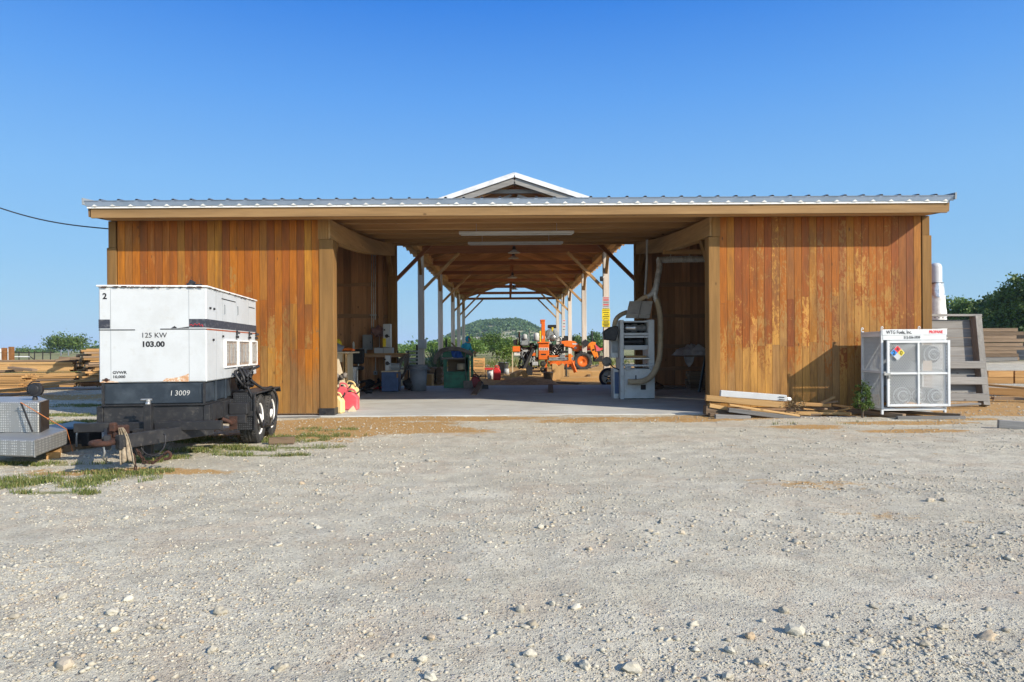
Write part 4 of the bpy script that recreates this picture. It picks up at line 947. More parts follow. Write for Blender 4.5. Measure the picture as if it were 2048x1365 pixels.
# lower step: corner nearest the camera at px 70
c0 = P(70, 915, 7.55); z0, z1 = c0.z, P(70, 881, 7.55).z
r1 = P(134, 862, 8.55); l1 = P(-60, 885, 7.75); bk = Vector((l1.x, 9.0, 0))
poly = [(l1.x, l1.y), (c0.x, c0.y), (r1.x, r1.y), (r1.x - .55, 9.3), (l1.x, 9.3)]
dp('step', MB().prism([(a, b, z0) for a, b in poly], (0, 0, z1 - z0)), M['diamond'], bevel=.012)
dp('step_edge', MB().beam((c0.x + .003, c0.y - .004, z0), (c0.x + .003, c0.y - .004, z1), .014, .014), M['steel'])
a0 = P(78, 880, 8.25); zt = P(78, 803, 8.25).z
b9 = P(96, 803, 8.72); q = [(-6.9, 8.35), (a0.x, 8.25), (b9.x, 8.72), (b9.x - .5, 9.3), (-7.4, 9.3)]
dp('upper_box', MB().prism([(a, b, z1 - .01) for a, b in q], (0, 0, zt - z1)), M['diamond'], bevel=.015)
dp('side_panel', MB().prism([(a0.x + .004, 8.26, z1 - .01), (b9.x + .004, 8.72, z1 - .01), (b9.x + .004, 8.72, zt - .015), (a0.x + .004, 8.26, zt - .015)], (.008, .004, 0)), M['black'])
b0 = P(120, 860, 9.0); b1 = P(182, 895, 9.0)
dp('tongue', MB().bb(b0.x - .2, b1.x, 8.95, 9.25, b1.z + .02, b0.z), M['black'], bevel=.01)
dp('tongue_top', MB().prism([(b0.x - .2, 8.7, b0.z + .004), (b1.x - .05, 9.0, b0.z + .004), (b1.x, 9.2, b0.z + .03), (b0.x - .2, 9.6, b0.z + .03)], (0, 0, .02)), M['navy'])
h = P(155, 862, 8.85); hb = P(153, 893, 8.85)
dp('jack_handle', MB().tube([h, h + Vector((0, -.02, -.04)), hb, hb + Vector((-.05, 0, 0))], .014, 8).ball(h, .03, 8, 6), M['galv'])
dp('strap', MB().beam(P(42, 806, 8.2), P(65, 864, 8.15), .012, .02), M['black'])
# spot lamp on the upper box
p = P(70, 801, 8.6)
SLm = thing('spot_lamp', 'round black lamp standing on top of the diamond plate box', 'lamp', tuple(p))
mesh_obj('stem', MB().lathe([(.03, 0), (.03, .03), (.02, .05), (.02, .07)], n=10), M['black'], SLm)
mesh_obj('housing', MB().lathe([(0, .055), (.05, .05), (.085, .02), (.09, -.03), (.078, -.035), (.0, -.03)], (.02, 0, .135), 14, 'Y', smooth=False), M['black'], SLm)
mesh_obj('lens', MB().ball((.02 - .02, -.03, .135), (.07, .015, .07), 14, 8), M['black'], SLm)
mesh_obj('bracket', MB().tube([(.0, .0, .06), (-.09, .0, .1), (-.09, 0, .17), (-.03, 0, .235), (.06, 0, .235)], .008, 5, cr=3), M['black'], SLm)
a, b, c_, d_ = P(41, 805, 8.15), P(96, 838, 8.3), P(133, 859, 8.45), P(146, 905, 8.5)
mb = MB().tube([a, b, c_], .005, 6).tube([c_, d_], .004, 6).tube([b + Vector((0, 0, .0)), b + Vector((.07, -.02, .01))], .004, 5).ball(b, .013, 8, 6)
o = solo('tie_down_rope', mb, paint('orange_rope', (.42, .15, .05), None, .9), 'orange rope pulled tight from the diamond plate box down to the tongue', 'rope')
# timber blocks under the tongue
def block(name, a, b, w_, h, mat, label, cat='timber block', group=None):
    return solo(name, MB().beam(a, b, w_, h), mat, label, cat, group=group, bevel=.006)
block('timber_block', P(103, 900, 8.5) + Vector((0, 0, -.02)), P(190, 890, 9.3) + Vector((0, 0, -.02)), .12, .12, M['brown_x'], 'dark timber propped under the diamond plate trailer tongue')
block('timber_block', P(106, 915, 8.2), P(109, 905, 8.5), .14, .12, M['orange_x'], 'short brown wood block under the diamond plate step')
p = P(565, 884, 9.4); block('timber_block', (p.x - .17, 9.35, .045), (p.x + .16, 9.42, .045), .1, .09, M['brown_x'], 'short reddish wood chock beside the rear trailer wheels')
block('wood_strip', P(588, 836, 12.9) - Vector((.4, 0, 0)), P(640, 834, 12.95), .1, .03, M['grey_x'], 'thin grey board lying along the foot of the left wall', 'board')
# ---------------------------------------------------------------- propane cage
KX, KY = 6.69, 12.22; KW, KD = 1.165, .70; KZ0, KZ1 = .13, 1.585
CG = thing('propane_cage', 'white mesh propane cylinder cage with warning diamond on its door', 'cage', (KX, KY, .03))
def kp(name, mb, mat, parent=CG, **kw): return mesh_obj(name, mb, mat, parent, world=True, **kw)
W = 'white_cage'; yf, yb = KY, KY + KD; x0, x1 = KX, KX + KW
for (a, b, nm) in ((x0, yf, 'corner_post'), (x1 - .04, yf, 'corner_post'), (x0, yb - .04, 'corner_post'), (x1 - .04, yb - .04, 'corner_post')):
    kp(nm, MB().bb(a, a + .04, b, b + .04, KZ0 - .04 if a > x0 else KZ0 - .07, KZ1 - .02), M[W], bevel=.003)
kp('header_sign', MB().bb(x0 + .015, x1 + .01, yf - .012, yf - .002, KZ1 - .105, KZ1 + .0), M[W], bevel=.003, label='white header strip with lettering')
kp('header_sign', MB().bb(x0 + .03, x1, yf - .006, yf, KZ1 - .19, KZ1 - .108), M[W])
kp('roof', MB().bb(x0, x1, yf, yb, KZ1 - .055, KZ1 - .035), M[W]); kp('top_rail', MB().bb(x0 - .006, x0 + .01, yf + .04, yb - .04, KZ1 - .13, KZ1 - .06), M[W])
kp('back_sheet', MB().bb(x0 + .03, x1 - .03, yb - .02, yb - .012, KZ0 + .25, KZ1 - .07), M['grey'])  # grey back, its colour darkened for the shadow inside the cage
kp('floor', MB().bb(x0, x1, yf, yb, KZ0 + .02, KZ0 + .035), M[W]); kp('shelf', MB().bb(x0 + .04, x1 - .04, yf + .06, yb - .03, .80, .815), M[W])
for z in (KZ0, .80): kp('side_rail', MB().bb(x0 + .002, x0 + .03, yf + .04, yb - .04, z, z + .04), M[W]); 
for z in (KZ0,): kp('front_rail', MB().bb(x0 + .04, x1 - .04, yf + .002, yf + .03, z, z + .04), M[W])
kp('side_mesh', MB().lattice((x0 + .015, yb - .04, KZ0 + .04), (0, -1, 0), (0, 0, 1), KD - .08, KZ1 - KZ0 - .17, .026, 1.9, .0036, .003), M[W])
kp('side_mesh', MB().lattice((x1 - .015, yf + .04, KZ0 + .04), (0, 1, 0), (0, 0, 1), KD - .08, KZ1 - KZ0 - .17, .026, 1.9, .0036, .003), M[W])
for (a, b) in ((x0, yf), (x0, yb - .02), (x1 - .5, yf)):
    kp('lifting_hook', MB().tube([(a, b, KZ1 - .12), (a, b, KZ1 + .02), (a + .005, b, KZ1 + .045), (a + .025, b, KZ1 + .05), (a + .035, b, KZ1 + .03), (a + .025, b, KZ1 + .012)] if a < x1 - .3 else [(a, b, KZ1 - .01), (a, b, KZ1 + .012)], .009, 6), M[W])
# door
dx0, dx1, dz0, dz1 = x0 + .075, x1 + .035, KZ0 + .075, KZ1 - .2
dr = kp('door', MB().bb(dx0, dx0 + .045, yf - .06, yf - .025, dz0, dz1).bb(dx1 - .045, dx1, yf - .06, yf - .025, dz0, dz1).bb(dx0 + .046, dx1 - .046, yf - .06, yf - .025, dz1 - .045, dz1).bb(dx0 + .046, dx1 - .046, yf - .06, yf - .025, dz0, dz0 + .045)
      .bb((dx0 + dx1) / 2 - .018, (dx0 + dx1) / 2 + .018, yf - .058, yf - .027, dz0 + .046, dz1 - .046).bb(dx0 + .046, (dx0 + dx1) / 2 - .019, yf - .057, yf - .028, (dz0 + dz1) / 2 - .018, (dz0 + dz1) / 2 + .018).bb((dx0 + dx1) / 2 + .019, dx1 - .046, yf - .057, yf - .028, (dz0 + dz1) / 2 - .018, (dz0 + dz1) / 2 + .018), M[W], bevel=.003)
kp('door_mesh', MB().lattice((dx0 + .03, yf - .03, dz0 + .03), (1, 0, 0), (0, 0, 1), dx1 - dx0 - .06, dz1 - dz0 - .06, .030, 1.9, .0048, .003), M[W], dr)
kp('latch', MB().bb(dx0 - .06, dx0 + .05, yf - .075, yf - .061, (dz0 + dz1) / 2 - .03, (dz0 + dz1) / 2 + .01).cyl((dx0 + .01, yf - .08, (dz0 + dz1) / 2 - .03), (dx0 + .01, yf - .08, (dz0 + dz1) / 2 - .09), .02, 10), M['steel'], dr)
# hazard diamond
cx, cz, h = x0 + .255, 1.165, .135; yy = yf - .066
hd = kp('hazard_diamond', MB().prism([(cx, yy, cz + h), (cx + h, yy, cz), (cx, yy, cz - h), (cx - h, yy, cz)], (0, .004, 0)), M['white'], dr)
k_ = h * .46; g_ = .0015
for (ax, az, mt) in ((0, 1, 'redink'), (-1, 0, 'blueink'), (1, 0, 'sign_yellow')):
    qx, qz = cx + ax * h * .48, cz + az * h * .48; kp('colour_field', MB().prism([(qx, yy - .002, qz + k_), (qx + k_, yy - .002, qz), (qx, yy - .002, qz - k_), (qx - k_, yy - .002, qz)], (0, .0015, 0)), M[mt], hd)
def ktext(s_, size, mt, px_, z, **kw):
    off = Vector(CG.location); return text('lettering', s_, size, M[mt], CG, Vector((px_, kw.pop('y', yf - .0135), z)) - off, (R(90), 0, 0), **kw)
ktext('4', .085, 'ink', cx, cz + h * .28, y=yy - .003, align='CENTER', bold=.001); ktext('2', .10, 'ink', cx - h * .48, cz - .034, y=yy - .003, align='CENTER', bold=.002); ktext('0', .10, 'ink', cx + h * .48, cz - .034, y=yy - .003, align='CENTER', bold=.002)
ktext('WTG Fuels, Inc.', .085, 'ink', x0 + .085, KZ1 - .080, bold=.0015, sx=.82); ktext('PROPANE', .072, 'redink', x1 - .315, KZ1 - .075, bold=.003, sx=.78)
ktext('512-556-5939', .062, 'ink', x0 + .40, KZ1 - .168, y=yf - .0075, bold=.002, sx=.85)
# cylinders lying in the cage
cylm = paint('dusty_grey_cylinder', (.20, .20, .19), (.15, .145, .13), .5, 0, 6)
def tank(x, z, r, label, lx=False):
    t = thing('propane_cylinder', label, 'gas cylinder', (x, yf + .07, z), 0)
    mesh_obj('body', MB().lathe([(0, .0), (r * .5, .012), (r * .85, .04), (r, .10), (r, .46), (r * .85, .53), (r * .5, .56), (0, .57)], n=24, axis='Y'), cylm, t)
    mesh_obj('collar', MB().tube([(r * .55 * math.cos(a), -.015, r * .55 * math.sin(a)) for a in np.linspace(.5, 5.8, 16)], .010, 6).tube([(r * .93 * math.cos(a), .02, r * .93 * math.sin(a)) for a in np.linspace(0, 6.28, 25)[:-1]], .007, 6, closed=True), M['white'], t)
    mesh_obj('valve', MB().cyl((0, .01, 0), (0, -.035, 0), .02, 8).ball((0, -.03, 0), .028, 8, 6), M['steel'], t); return t
tank(x0 + .98, 1.13, .17, 'gas cylinder lying on the upper shelf behind the right door panel')
tank(x0 + .42, .385, .165, 'gas cylinder lying at the bottom left of the cage'); tank(x0 + .72, .385, .13, 'gas cylinder lying in the bottom middle of the cage'); tank(x0 + 1.02, .375, .145, 'gas cylinder lying at the bottom right of the cage')
solo('paper_notice', MB().bb(x0 + .78, x0 + .94, yf + .05, yf + .055, .84, 1.02), paint('paper_label', (.62, .48, .36), None, .9), 'pinkish paper notice hanging inside the cage', 'notice')
# timbers the cage stands on
def bar(name, p0, p1, w_, h, mat, label, cat='board', group=None, roll=None, bevel=.005):
    p0 = Vector(p0); p1 = Vector(p1); d = p1 - p0; Lg = d.length
    mb = MB().box((0, 0, 0), (Lg, w_, h)); o = mesh_obj(name, mb, mat, bevel=bevel)
    o.location = (p0 + p1) / 2; o.rotation_euler = d.to_track_quat('X', 'Z').to_euler(); tag(o, label, cat, group); return o
bar('timber_skid', (x0 - .15, yb + .1, .055), (x0 + .28, yf - .22, .055), .09, .075, M['brown_x'], 'weathered timber under the left end of the propane cage', 'timber')
bar('timber_skid', (x0 + .45, yb, .05), (x1 + .14, yf - .18, .06), .09, .05, M['brown_x'], 'weathered timber slanting out under the right leg of the propane cage', 'timber')
bar('timber_skid', (x0 + .12, yf - .26, .03), (x1 + .12, yf - .30, .03), .08, .055, M['grey_x'], 'pale grey board on the ground in front of the propane cage')
# ---------------------------------------------------------------- board pile by the right wall
def pbar(a, b, da, db, w_, h, mat, label, **kw): return bar(kw.pop('name', 'board'), P(a[0], a[1], da), P(b[0], b[1], db), w_, h, M[mat], label, kw.pop('cat', 'board'), **kw)
GB = 'boards piled by the right wall'
gt = thing('gutter_piece', 'long white metal gutter piece lying on top of the board pile', 'gutter', tuple(P(1510, 790, 12.75)))
a, b = P(1440, 787, 12.8), P(1572, 797, 12.7)
mesh_obj('channel', MB().beam(a, b, .10, .12), M['white'], gt, world=True, bevel=.01)
mesh_obj('end_cap', MB().beam(b + Vector((.0, 0, -.01)), b + Vector((.09, 0, -.02)), .08, .07), M['white_worn'], gt, world=True, bevel=.02)
for dz in (.02, -.025): mesh_obj('slot', MB().beam(b + Vector((-.15, -.053, dz + .012)), b + Vector((-.05, -.053, dz)), .006, .012), M['ink'], gt, world=True)
pbar((1411, 796), (1568, 811), 12.75, 12.62, .14, .105, 'new_x', 'thick pale timber directly under the white gutter piece')
pbar((1417, 811), (1452, 817), 12.7, 12.7, .15, .07, 'new_x', 'pale board end jutting left below the thick pale timber')
pbar((1458, 810), (1598, 832), 12.55, 12.35, .12, .03, 'new_x', 'thin pale board lying slanted over the grey beam')
pbar((1456, 820), (1598, 838), 12.45, 12.3, .13, .075, 'grey_x', 'long grey beam slanting across the front of the board pile')
pbar((1430, 834), (1500, 837), 12.28, 12.25, .1, .09, 'grey_x', 'short grey board lowest in front of the pile')
pbar((1409, 820), (1450, 823), 12.75, 12.75, .2, .16, 'brown_x', 'stacked dark board ends at the left foot of the pile')
pbar((1450, 826), (1600, 828), 12.75, 12.75, .3, .10, 'brown_x', 'brown board buried at the back of the pile')
pbar((1590, 808), (1661, 811), 12.75, 12.65, .12, .06, 'orange_x', 'reddish brown board lying right of the gutter end')
pbar((1590, 826), (1700, 827), 12.6, 12.55, .12, .05, 'new_x', 'pale yellow board low at the right of the pile')
pbar((1600, 836), (1655, 837), 12.42, 12.4, .08, .05, 'grey_x', 'grey board half in the gravel right of the pile')
pbar((1656, 836), (1712, 836), 12.42, 12.4, .08, .05, 'grey_x', 'grey board half hidden by the green shrub')
pbar((1420, 803), (1500, 806), 12.85, 12.85, .12, .05, 'brown_x', 'brown board pushed in behind the thick pale timber')
pbar((1418, 830), (1470, 829), 12.55, 12.6, .1, .06, 'brown_x', 'dark board end under the grey beam at the left of the pile')
pbar((1500, 822), (1620, 829), 12.65, 12.5, .1, .04, 'new_x', 'pale board showing between the grey beam and the wall')
pbar((1560, 833), (1640, 829), 12.5, 12.55, .09, .035, 'brown_x', 'thin brown board crossing the right end of the grey beam')
pbar((1605, 818), (1690, 824), 12.75, 12.7, .1, .03, 'orange_x', 'thin reddish board against the wall in the cage shadow')
pbar((1640, 808), (1668, 795), 12.95, 13.05, .08, .03, 'new_x', 'short board tilted up against the wall in the cage shadow')
for k in range(9):
    xx = random.uniform(1585, 1712); yy = random.uniform(806, 826); L2 = random.uniform(14, 34); dd = random.uniform(12.6, 13.0); sl = random.uniform(-.5, .5)
    bar('scrap_board', P(xx, yy, dd), P(xx + L2, yy - sl * 14, dd - .2), .07, .03, M[random.choice(['brown_x', 'orange_x', 'new_x'])], 'short offcut in the loose scrap heap between the board pile and the cage', 'offcut', 'loose offcuts')
# ---------------------------------------------------------------- plants
def leafmesh(centres, n, spread, size, up=.3, elong=1.6, shape=None):
    V = []; Fc = []; Rn = []
    cs = np.array(centres); pick = RS.randint(0, len(cs), n); off = RS.randn(n, 3) * spread
    pos = cs[pick] + off * np.array([1, 1, .75]); d = RS.randn(n, 3); d[:, 2] += up; d /= np.linalg.norm(d, axis=1)[:, None]
    s_ = np.cross(d, RS.randn(n, 3)); s_ /= np.linalg.norm(s_, axis=1)[:, None]; sz = size * RS.uniform(.6, 1.5, n)[:, None]
    a = pos - d * sz * elong * .5; b = pos + s_ * sz * .5; c = pos + d * sz * elong * .5; e = pos - s_ * sz * .5
    V = np.stack([a, b, c, e], 1).reshape(-1, 3); Fc = np.arange(n * 4).reshape(n, 4)
    cr = RS.uniform(0, 1, len(cs)); r = np.clip(cr[pick] * .65 + RS.uniform(0, .45, n), 0, 1)
    return V, Fc, np.stack([r, RS.rand(n), RS.rand(n)], 1)
def plant(name, label, cat, loc, h, r, n, size, mat, stems=5, group=None, spike=False, trunk=None, clumps=26, crown_z=.62, flat=.8):
    t = thing(name, label, cat, tuple(loc), random.uniform(0, 6), group)
    cs = []; mb = MB(); th = h * (.18 if trunk is None else trunk)
    if spike:
        V = []; Fc = []; Rn = []
        for k in range(n):
            a = random.uniform(0, 6.283); e = random.uniform(.35, 1.45); L2 = h * random.uniform(.7, 1.1); w_ = size; d = Vector((math.cos(a) * math.cos(e), math.sin(a) * math.cos(e), math.sin(e))); s_ = d.cross(Vector((0, 0, 1))).normalized() * w_
            b = len(V); V += [-s_ * .7, s_ * .7, d * L2 * .6 + s_, d * L2 * .6 - s_, d * L2 - Vector((0, 0, L2 * .05))]; Fc += [(b, b + 1, b + 2, b + 3), (b + 3, b + 2, b + 4, b + 4)]; q = random.random(); Rn += [(q, q, q)] * 2
        mb2 = MB(); mb2.v = [tuple(v) for v in V]; mb2.f = [f if f[2] != f[3] else f[:3] for f in Fc]; mb2.r = Rn; mb2.m = [0] * len(Fc); mb2.s = [False] * len(Fc)
        mesh_obj('leaves', mb2, mat, t); return t
    for k in range(clumps):
        d = Vector(RS.randn(3)).normalized(); q = random.uniform(.45, 1.0) ** .6
        if d.z < -.35: d.z *= .4
        cs.append((d.x * r * q, d.y * r * q, h * crown_z + d.z * h * (1 - crown_z) * q * flat))
    for k in range(stems):
        c = cs[k % len(cs)]; a = Vector((c[0] * .12, c[1] * .12, th)); mb.tube([(0, 0, -.1), (c[0] * .05, c[1] * .05, th * .6), a, Vector(c) * .6 + Vector((0, 0, th * .25)), Vector(c)], [h * .028, h * .024, h * .017, h * .009, h * .003], 6, cr=2)
    mesh_obj('trunk' if trunk else 'stem', mb, M['bark'], t)
    V, Fc, Rn = leafmesh(cs, n, r * 1.5 / math.sqrt(clumps), size)
    me = raw_mesh('crown', V, Fc, Rn, mat); o = bpy.data.objects.new('crown' if trunk else 'leaves', me); C.objects.link(o); o.parent = t; return t
p = P(1722, 836, 12.3)
plant('shrub', 'small bushy green weed at the left foot of the propane cage', 'shrub', (p.x, 12.25, .0), .68, .135, 1500, .022, M['leaf_dark'], 16, clumps=40, crown_z=.45, flat=1.0)
p = P(1590, 824, 12.5); plant('dry_weed', 'tangled dry weed at the end of the white gutter piece', 'weed', (p.x, 12.5, .05), .25, .12, 240, .018, paint('dead_leaves', (.20, .14, .07), (.10, .07, .04), .9), 4, clumps=9)
# ---------------------------------------------------------------- grey wooden rack leaning behind the cage
RK = thing('wooden_rack', 'big silver-grey plank panel leaning beside the corner of the shed', 'panel', tuple(P(1930, 806, 14.4)))
def rp(name, mb, mat, **kw): return mesh_obj(name, mb, M[mat], RK, world=True, **kw)
def Q(px, py, off=0):  # the leaning plane: foot at 14.2, head at 14.75
    t_ = (808 - py) / 180; return P(px, py, 14.2 + .55 * t_ + off)
rows = [627 + 19 * k for k in range(10)]
for k in range(9):
    ya, yb_ = 640 + k * 18.2, 640 + k * 18.2 + 17.4; xr = 1950 + k * 2.2
    a = Q(1860, ya, .10); b = Q(xr, ya, .10); c = Q(xr, yb_, .10); d = Q(1860, yb_, .10)
    rp('plank', MB().prism([a, b, c, d], (0, .03, 0)), 'grey_x')
a, b = Q(1858, 631, .02), Q(1960, 631, .02); rp('top_rail', MB().beam(a, b, .14, .045), 'grey_x', bevel=.004)
mb = MB()
for k in range(9): q = Q(1870 + k * 8, 636, .05); mb.ball(q, .014, 6, 4)
rp('bolts', mb, 'dark')
a, b = Q(1952, 634, .0), Q(1969, 812, .0); rp('upright', MB().beam(a, b, .14, .16, up=(0, 1, 0)), 'grey_z', bevel=.006)
a, b = Q(1943, 634, .07), Q(1960, 805, .07); rp('upright', MB().beam(a, b, .06, .05, up=(0, 1, 0)), 'grey_z')
for ya, xr in ((730, 1968), (762, 1972), (795, 1975)):
    a, b = Q(1850, ya, -.08), Q(xr, ya, -.08); rp('cross_rail', MB().beam(a, b, .07, .155), 'grey_x', bevel=.006)
# white vertical vessel behind the shed corner
DC = thing('dust_collector', 'white round-topped cylinder wrapped in crumpled silver film behind the shed corner', 'tank', tuple(P(1873, 700, 17.0)))
c = P(1872, 600, 17.0); zt = P(1872, 526, 17.0).z; zm = P(1872, 568, 17.0).z; zb_ = P(1872, 592, 17.0).z
mesh_obj('cylinder', MB().lathe([(0, zt), (.07, zt - .012), (.115, zt - .05), (.135, zt - .11), (.138, zm - .3)], (c.x, 17, 0), 24), M['white'], DC, world=True)
def crumple(z0, z1, r0, r1, seed):
    vs = []; n = 28; m_ = 14
    for i in range(m_ + 1):
        t_ = i / m_; z = lerp(z0, z1, t_)
        for j in range(n):
            a = 6.2832 * j / n; r = lerp(r0, r1, t_) * (1 + .13 * noise.noise(Vector((math.cos(a) * 2, math.sin(a) * 2, z * 3 + seed)))); vs.append((c.x + r * math.cos(a), 17 + r * math.sin(a), z))
    return MB().add(vs, [(i * n + j, i * n + (j + 1) % n, (i + 1) * n + (j + 1) % n, (i + 1) * n + j) for i in range(m_) for j in range(n)], smooth=True)
mesh_obj('silver_wrap', crumple(zm + .03, zb_ - .05, .155, .20, 1), M['foil'], DC, world=True)
mesh_obj('plastic_wrap', crumple(zb_, 1.1, .20, .255, 7), M['plastic_white'], DC, world=True); mesh_obj('band', MB().tube([(c.x + .158 * math.cos(a), 17 + .158 * math.sin(a), zm + .01) for a in np.linspace(0, 6.28, 20)[:-1]], .012, 6, closed=True), M['black'], DC, world=True)
mesh_obj('base_drum', MB().lathe([(.24, -.02), (.25, 1.15), (.2, 1.2)], (c.x, 17, 0), 24), M['plastic_white'], DC, world=True)
# ---------------------------------------------------------------- timbers at the right edge
p = P(1975, 770, 17.0)
for k, (ya, xa, xb) in enumerate(((748, 1968, 2018), (748, 2021, 2120), (761, 1962, 2018), (761, 2021, 2120))):
    pbar((xa, ya), (xb, ya + (xb - xa) * .005), 16.9, 16.9, .3, .155, 'orange_x', ['upper orange beam showing beside the grey rack', 'upper orange beam at the far right edge', 'lower orange beam showing beside the grey rack', 'lower orange beam at the far right edge'][k], name='timber_beam', cat='timber')
pbar((1960, 769), (2120, 783), 16.0, 14.9, .16, .05, 'new_x', 'pale plank laid over the front of the orange beams', name='board')
pbar((1955, 781), (2120, 790), 16.4, 15.9, .2, .17, 'orange_x', 'long orange beam lying below the pale plank', name='timber_beam', cat='timber')
pbar((1985, 797), (2120, 800), 15.5, 15.3, .12, .06, 'brown_x', 'dark board in the shade under the orange beams', name='board')
pbar((1996, 848), (2100, 856), 10.6, 10.35, .1, .125, 'grey_x', 'dark grey timber lying on the gravel at the right edge', name='timber_beam', cat='timber')
pbar((1890, 812), (1960, 808), 14.0, 13.9, .1, .04, 'grey_x', 'grey board flat on the sawdust under the leaning rack')
def stack(label, cat, group, org, rz, L2, rows, cols, w_, h, mats, name='board', jit=.15, gapx=.02, ends=None):
    protos = {}
    for r in range(rows):
        for c_ in range(cols):
            m_ = random.choice(mats); key = (m_, random.randint(0, 2))
            dx = random.uniform(-jit, jit); lx = L2
            if key not in protos:
                mb = MB().box((0, 0, 0), (L2, w_ * .96, h * .94)); o = mesh_obj(name, mb, M[m_], bevel=.006); protos[key] = o; tag(o, label, cat, group)
            else: o = dup(protos[key])
            ca, sa = math.cos(rz), math.sin(rz); lx_ = dx + random.uniform(-.02, .02); ly = (c_ - (cols - 1) / 2) * (w_ + gapx) + random.uniform(-.01, .01)
            o.location = (org[0] + ca * lx_ - sa * ly, org[1] + sa * lx_ + ca * ly, org[2] + h * (r + .5) + (.03 if r > rows // 2 else 0))
            o.rotation_euler = (0, random.uniform(-.004, .004), rz + random.uniform(-.012, .012))
# right-hand stack of long beams
p = P(2020, 722, 40.0)
stack('squared beam in the tall stack at the right edge, in front of the trees', 'timber', 'beams stacked in front of the trees', (p.x - 2.3, 40.4, p.z), R(4), 6.0, 9, 3, .26, .21, ['brown_x', 'brown_x', 'grey_x'], 'timber_beam', .35)
stack('beam in the second stack half cut off by the right edge', 'timber', 'beams stacked at the right edge', (p.x + 3.2, 41.5, p.z), R(-40), 5.0, 8, 3, .26, .215, ['brown_x', 'grey_x'], 'timber_beam', .3)
# left-hand lumber stacks
g1 = P(47, 776, 19.6); stack('sawn board in the low stack at the left edge of the photo', 'board', 'boards in the low left stack', (g1.x - 2.6, 19.9, gz(0, 19.9) + .08), R(1), 5.0, 9, 3, .2, .055, ['orange_x'], 'sawn_board', .1)
g2 = P(148, 765, 22.4); stack('sawn board in the long middle lumber stack', 'board', 'boards in the long middle stack', (g2.x - 3.2, 22.6, gz(0, 22.6) + .10), R(3), 6.2, 13, 3, .2, .066, ['orange_x', 'orange_x', 'new_x', 'brown_x'], 'sawn_board', .12)
g3 = P(150, 755, 22.3); stack('board in the tall lumber stack whose rough ends face the yard', 'board', 'boards in the tall end-on stack', (g3.x + .25 + 1.75, 22.4 + 2.05, gz(0, 22.5) + .12), R(50), 5.4, 17, 4, .17, .068, ['orange_x', 'orange_x', 'brown_x', 'orange_end'], 'sawn_board', .22)
for k, (xa, ya, xb, yb_, d0, d1, mt, lb) in enumerate(((-60, 735, 20, 731, 21.0, 21.2, 'orange_x', 'loose board on top of the low left stack'), (-30, 745, 45, 741, 20.2, 20.6, 'brown_x', 'dark loose board across the top of the low left stack'), (20, 736, 70, 741, 20.3, 20.0, 'brown_x', 'dark twisted slab resting between the two left stacks'),
    (110, 722, 160, 714, 22.0, 22.4, 'brown_x', 'dark crooked slab lying on the middle stack'), (120, 716, 170, 718, 22.2, 22.3, 'brown_x', 'rough bark-edged slab on the corner of the tall stack'), (90, 752, 168, 749, 21.3, 21.3, 'orange_x', 'short pale board poking out below the tall stack'),
    (-40, 786, 115, 772, 17.6, 19.5, 'orange_x', 'long orange board lying on the ground before the stacks'), (80, 770, 190, 759, 19.8, 21.3, 'orange_x', 'long thin board on the ground at the foot of the tall stack'), (-30, 795, 60, 787, 16.6, 17.6, 'brown_x', 'weathered brown beam on the ground behind the black lamp'))):
    pbar((xa, ya), (xb, yb_), d0, d1, .16, .07, mt, lb, name='loose_board')
g4 = P(168, 750, 24.6); stack('sawn board in the stack half hidden by the generator', 'board', 'boards in the stack behind the generator', (g4.x + 2.6, 25.2, gz(0, 24) + .12), R(2), 5.2, 16, 2, .2, .075, ['orange_x', 'orange_x', 'new_x'], 'sawn_board', .12)
for k, (xa, y0, y1, lb) in enumerate(((9, 728, 696, 'left one of two rough brown posts behind the lumber'), (23, 728, 694, 'right one of two rough brown posts behind the lumber'))):
    a = P(xa, y0, 27); b = P(xa, y1, 27); solo('wood_post', MB().box((0, 0, (b.z - a.z) / 2), (.15, .15, b.z - a.z)), M['orange_end'], lb, 'post', loc=tuple(a), bevel=.01)
# pipe fence behind the lumber
FN = thing('pipe_fence', 'dark steel pipe fence with a diagonal brace behind the lumber stacks', 'fence', tuple(P(60, 728, 30)))
def fpx(x, y_): return P(x, y_, 30)
mesh_obj('rail', MB().cyl(fpx(-60, 706), fpx(108, 706), .018, 6), M['dark'], FN, world=True); mesh_obj('rail', MB().cyl(fpx(28, 714), fpx(60, 714), .025, 6), M['white_worn'], FN, world=True)
for xx in (38, 58, 69, 85.5, 101): mesh_obj('post', MB().cyl(fpx(xx, 731), fpx(xx, 703), .024, 6), M['dark'], FN, world=True)
mesh_obj('diagonal_brace', MB().cyl(fpx(59, 713), fpx(80, 727), .02, 6), M['dark'], FN, world=True)
for xx in (122, 137): mesh_obj('post', MB().cyl(fpx(xx, 712), fpx(xx, 700), .03, 6), M['grey'], FN, world=True)
PF = thing('white_gate', 'white slatted gate panel behind the two brown posts at the far left', 'gate', tuple(P(10, 722, 27.6)))
mb = MB()
for k in range(7): a = P(-8 + 5 * k, 722, 27.6); b = P(-8 + 5 * k, 698, 27.6); mb.box(((a.x + b.x) / 2, 27.6, (a.z + b.z) / 2), (.05, .03, b.z - a.z))
mesh_obj('slats', mb, M['white_worn'], PF, world=True); mesh_obj('rail', MB().beam(P(-10, 704, 27.57), P(24, 704, 27.57), .03, .05), M['white_worn'], PF, world=True)
# ---------------------------------------------------------------- things standing in the shed
def fz(D): return slab_z(D) if D < 21.68 else gz(0, D)
def at(px, D): p = P(px, 700, D); return p.x
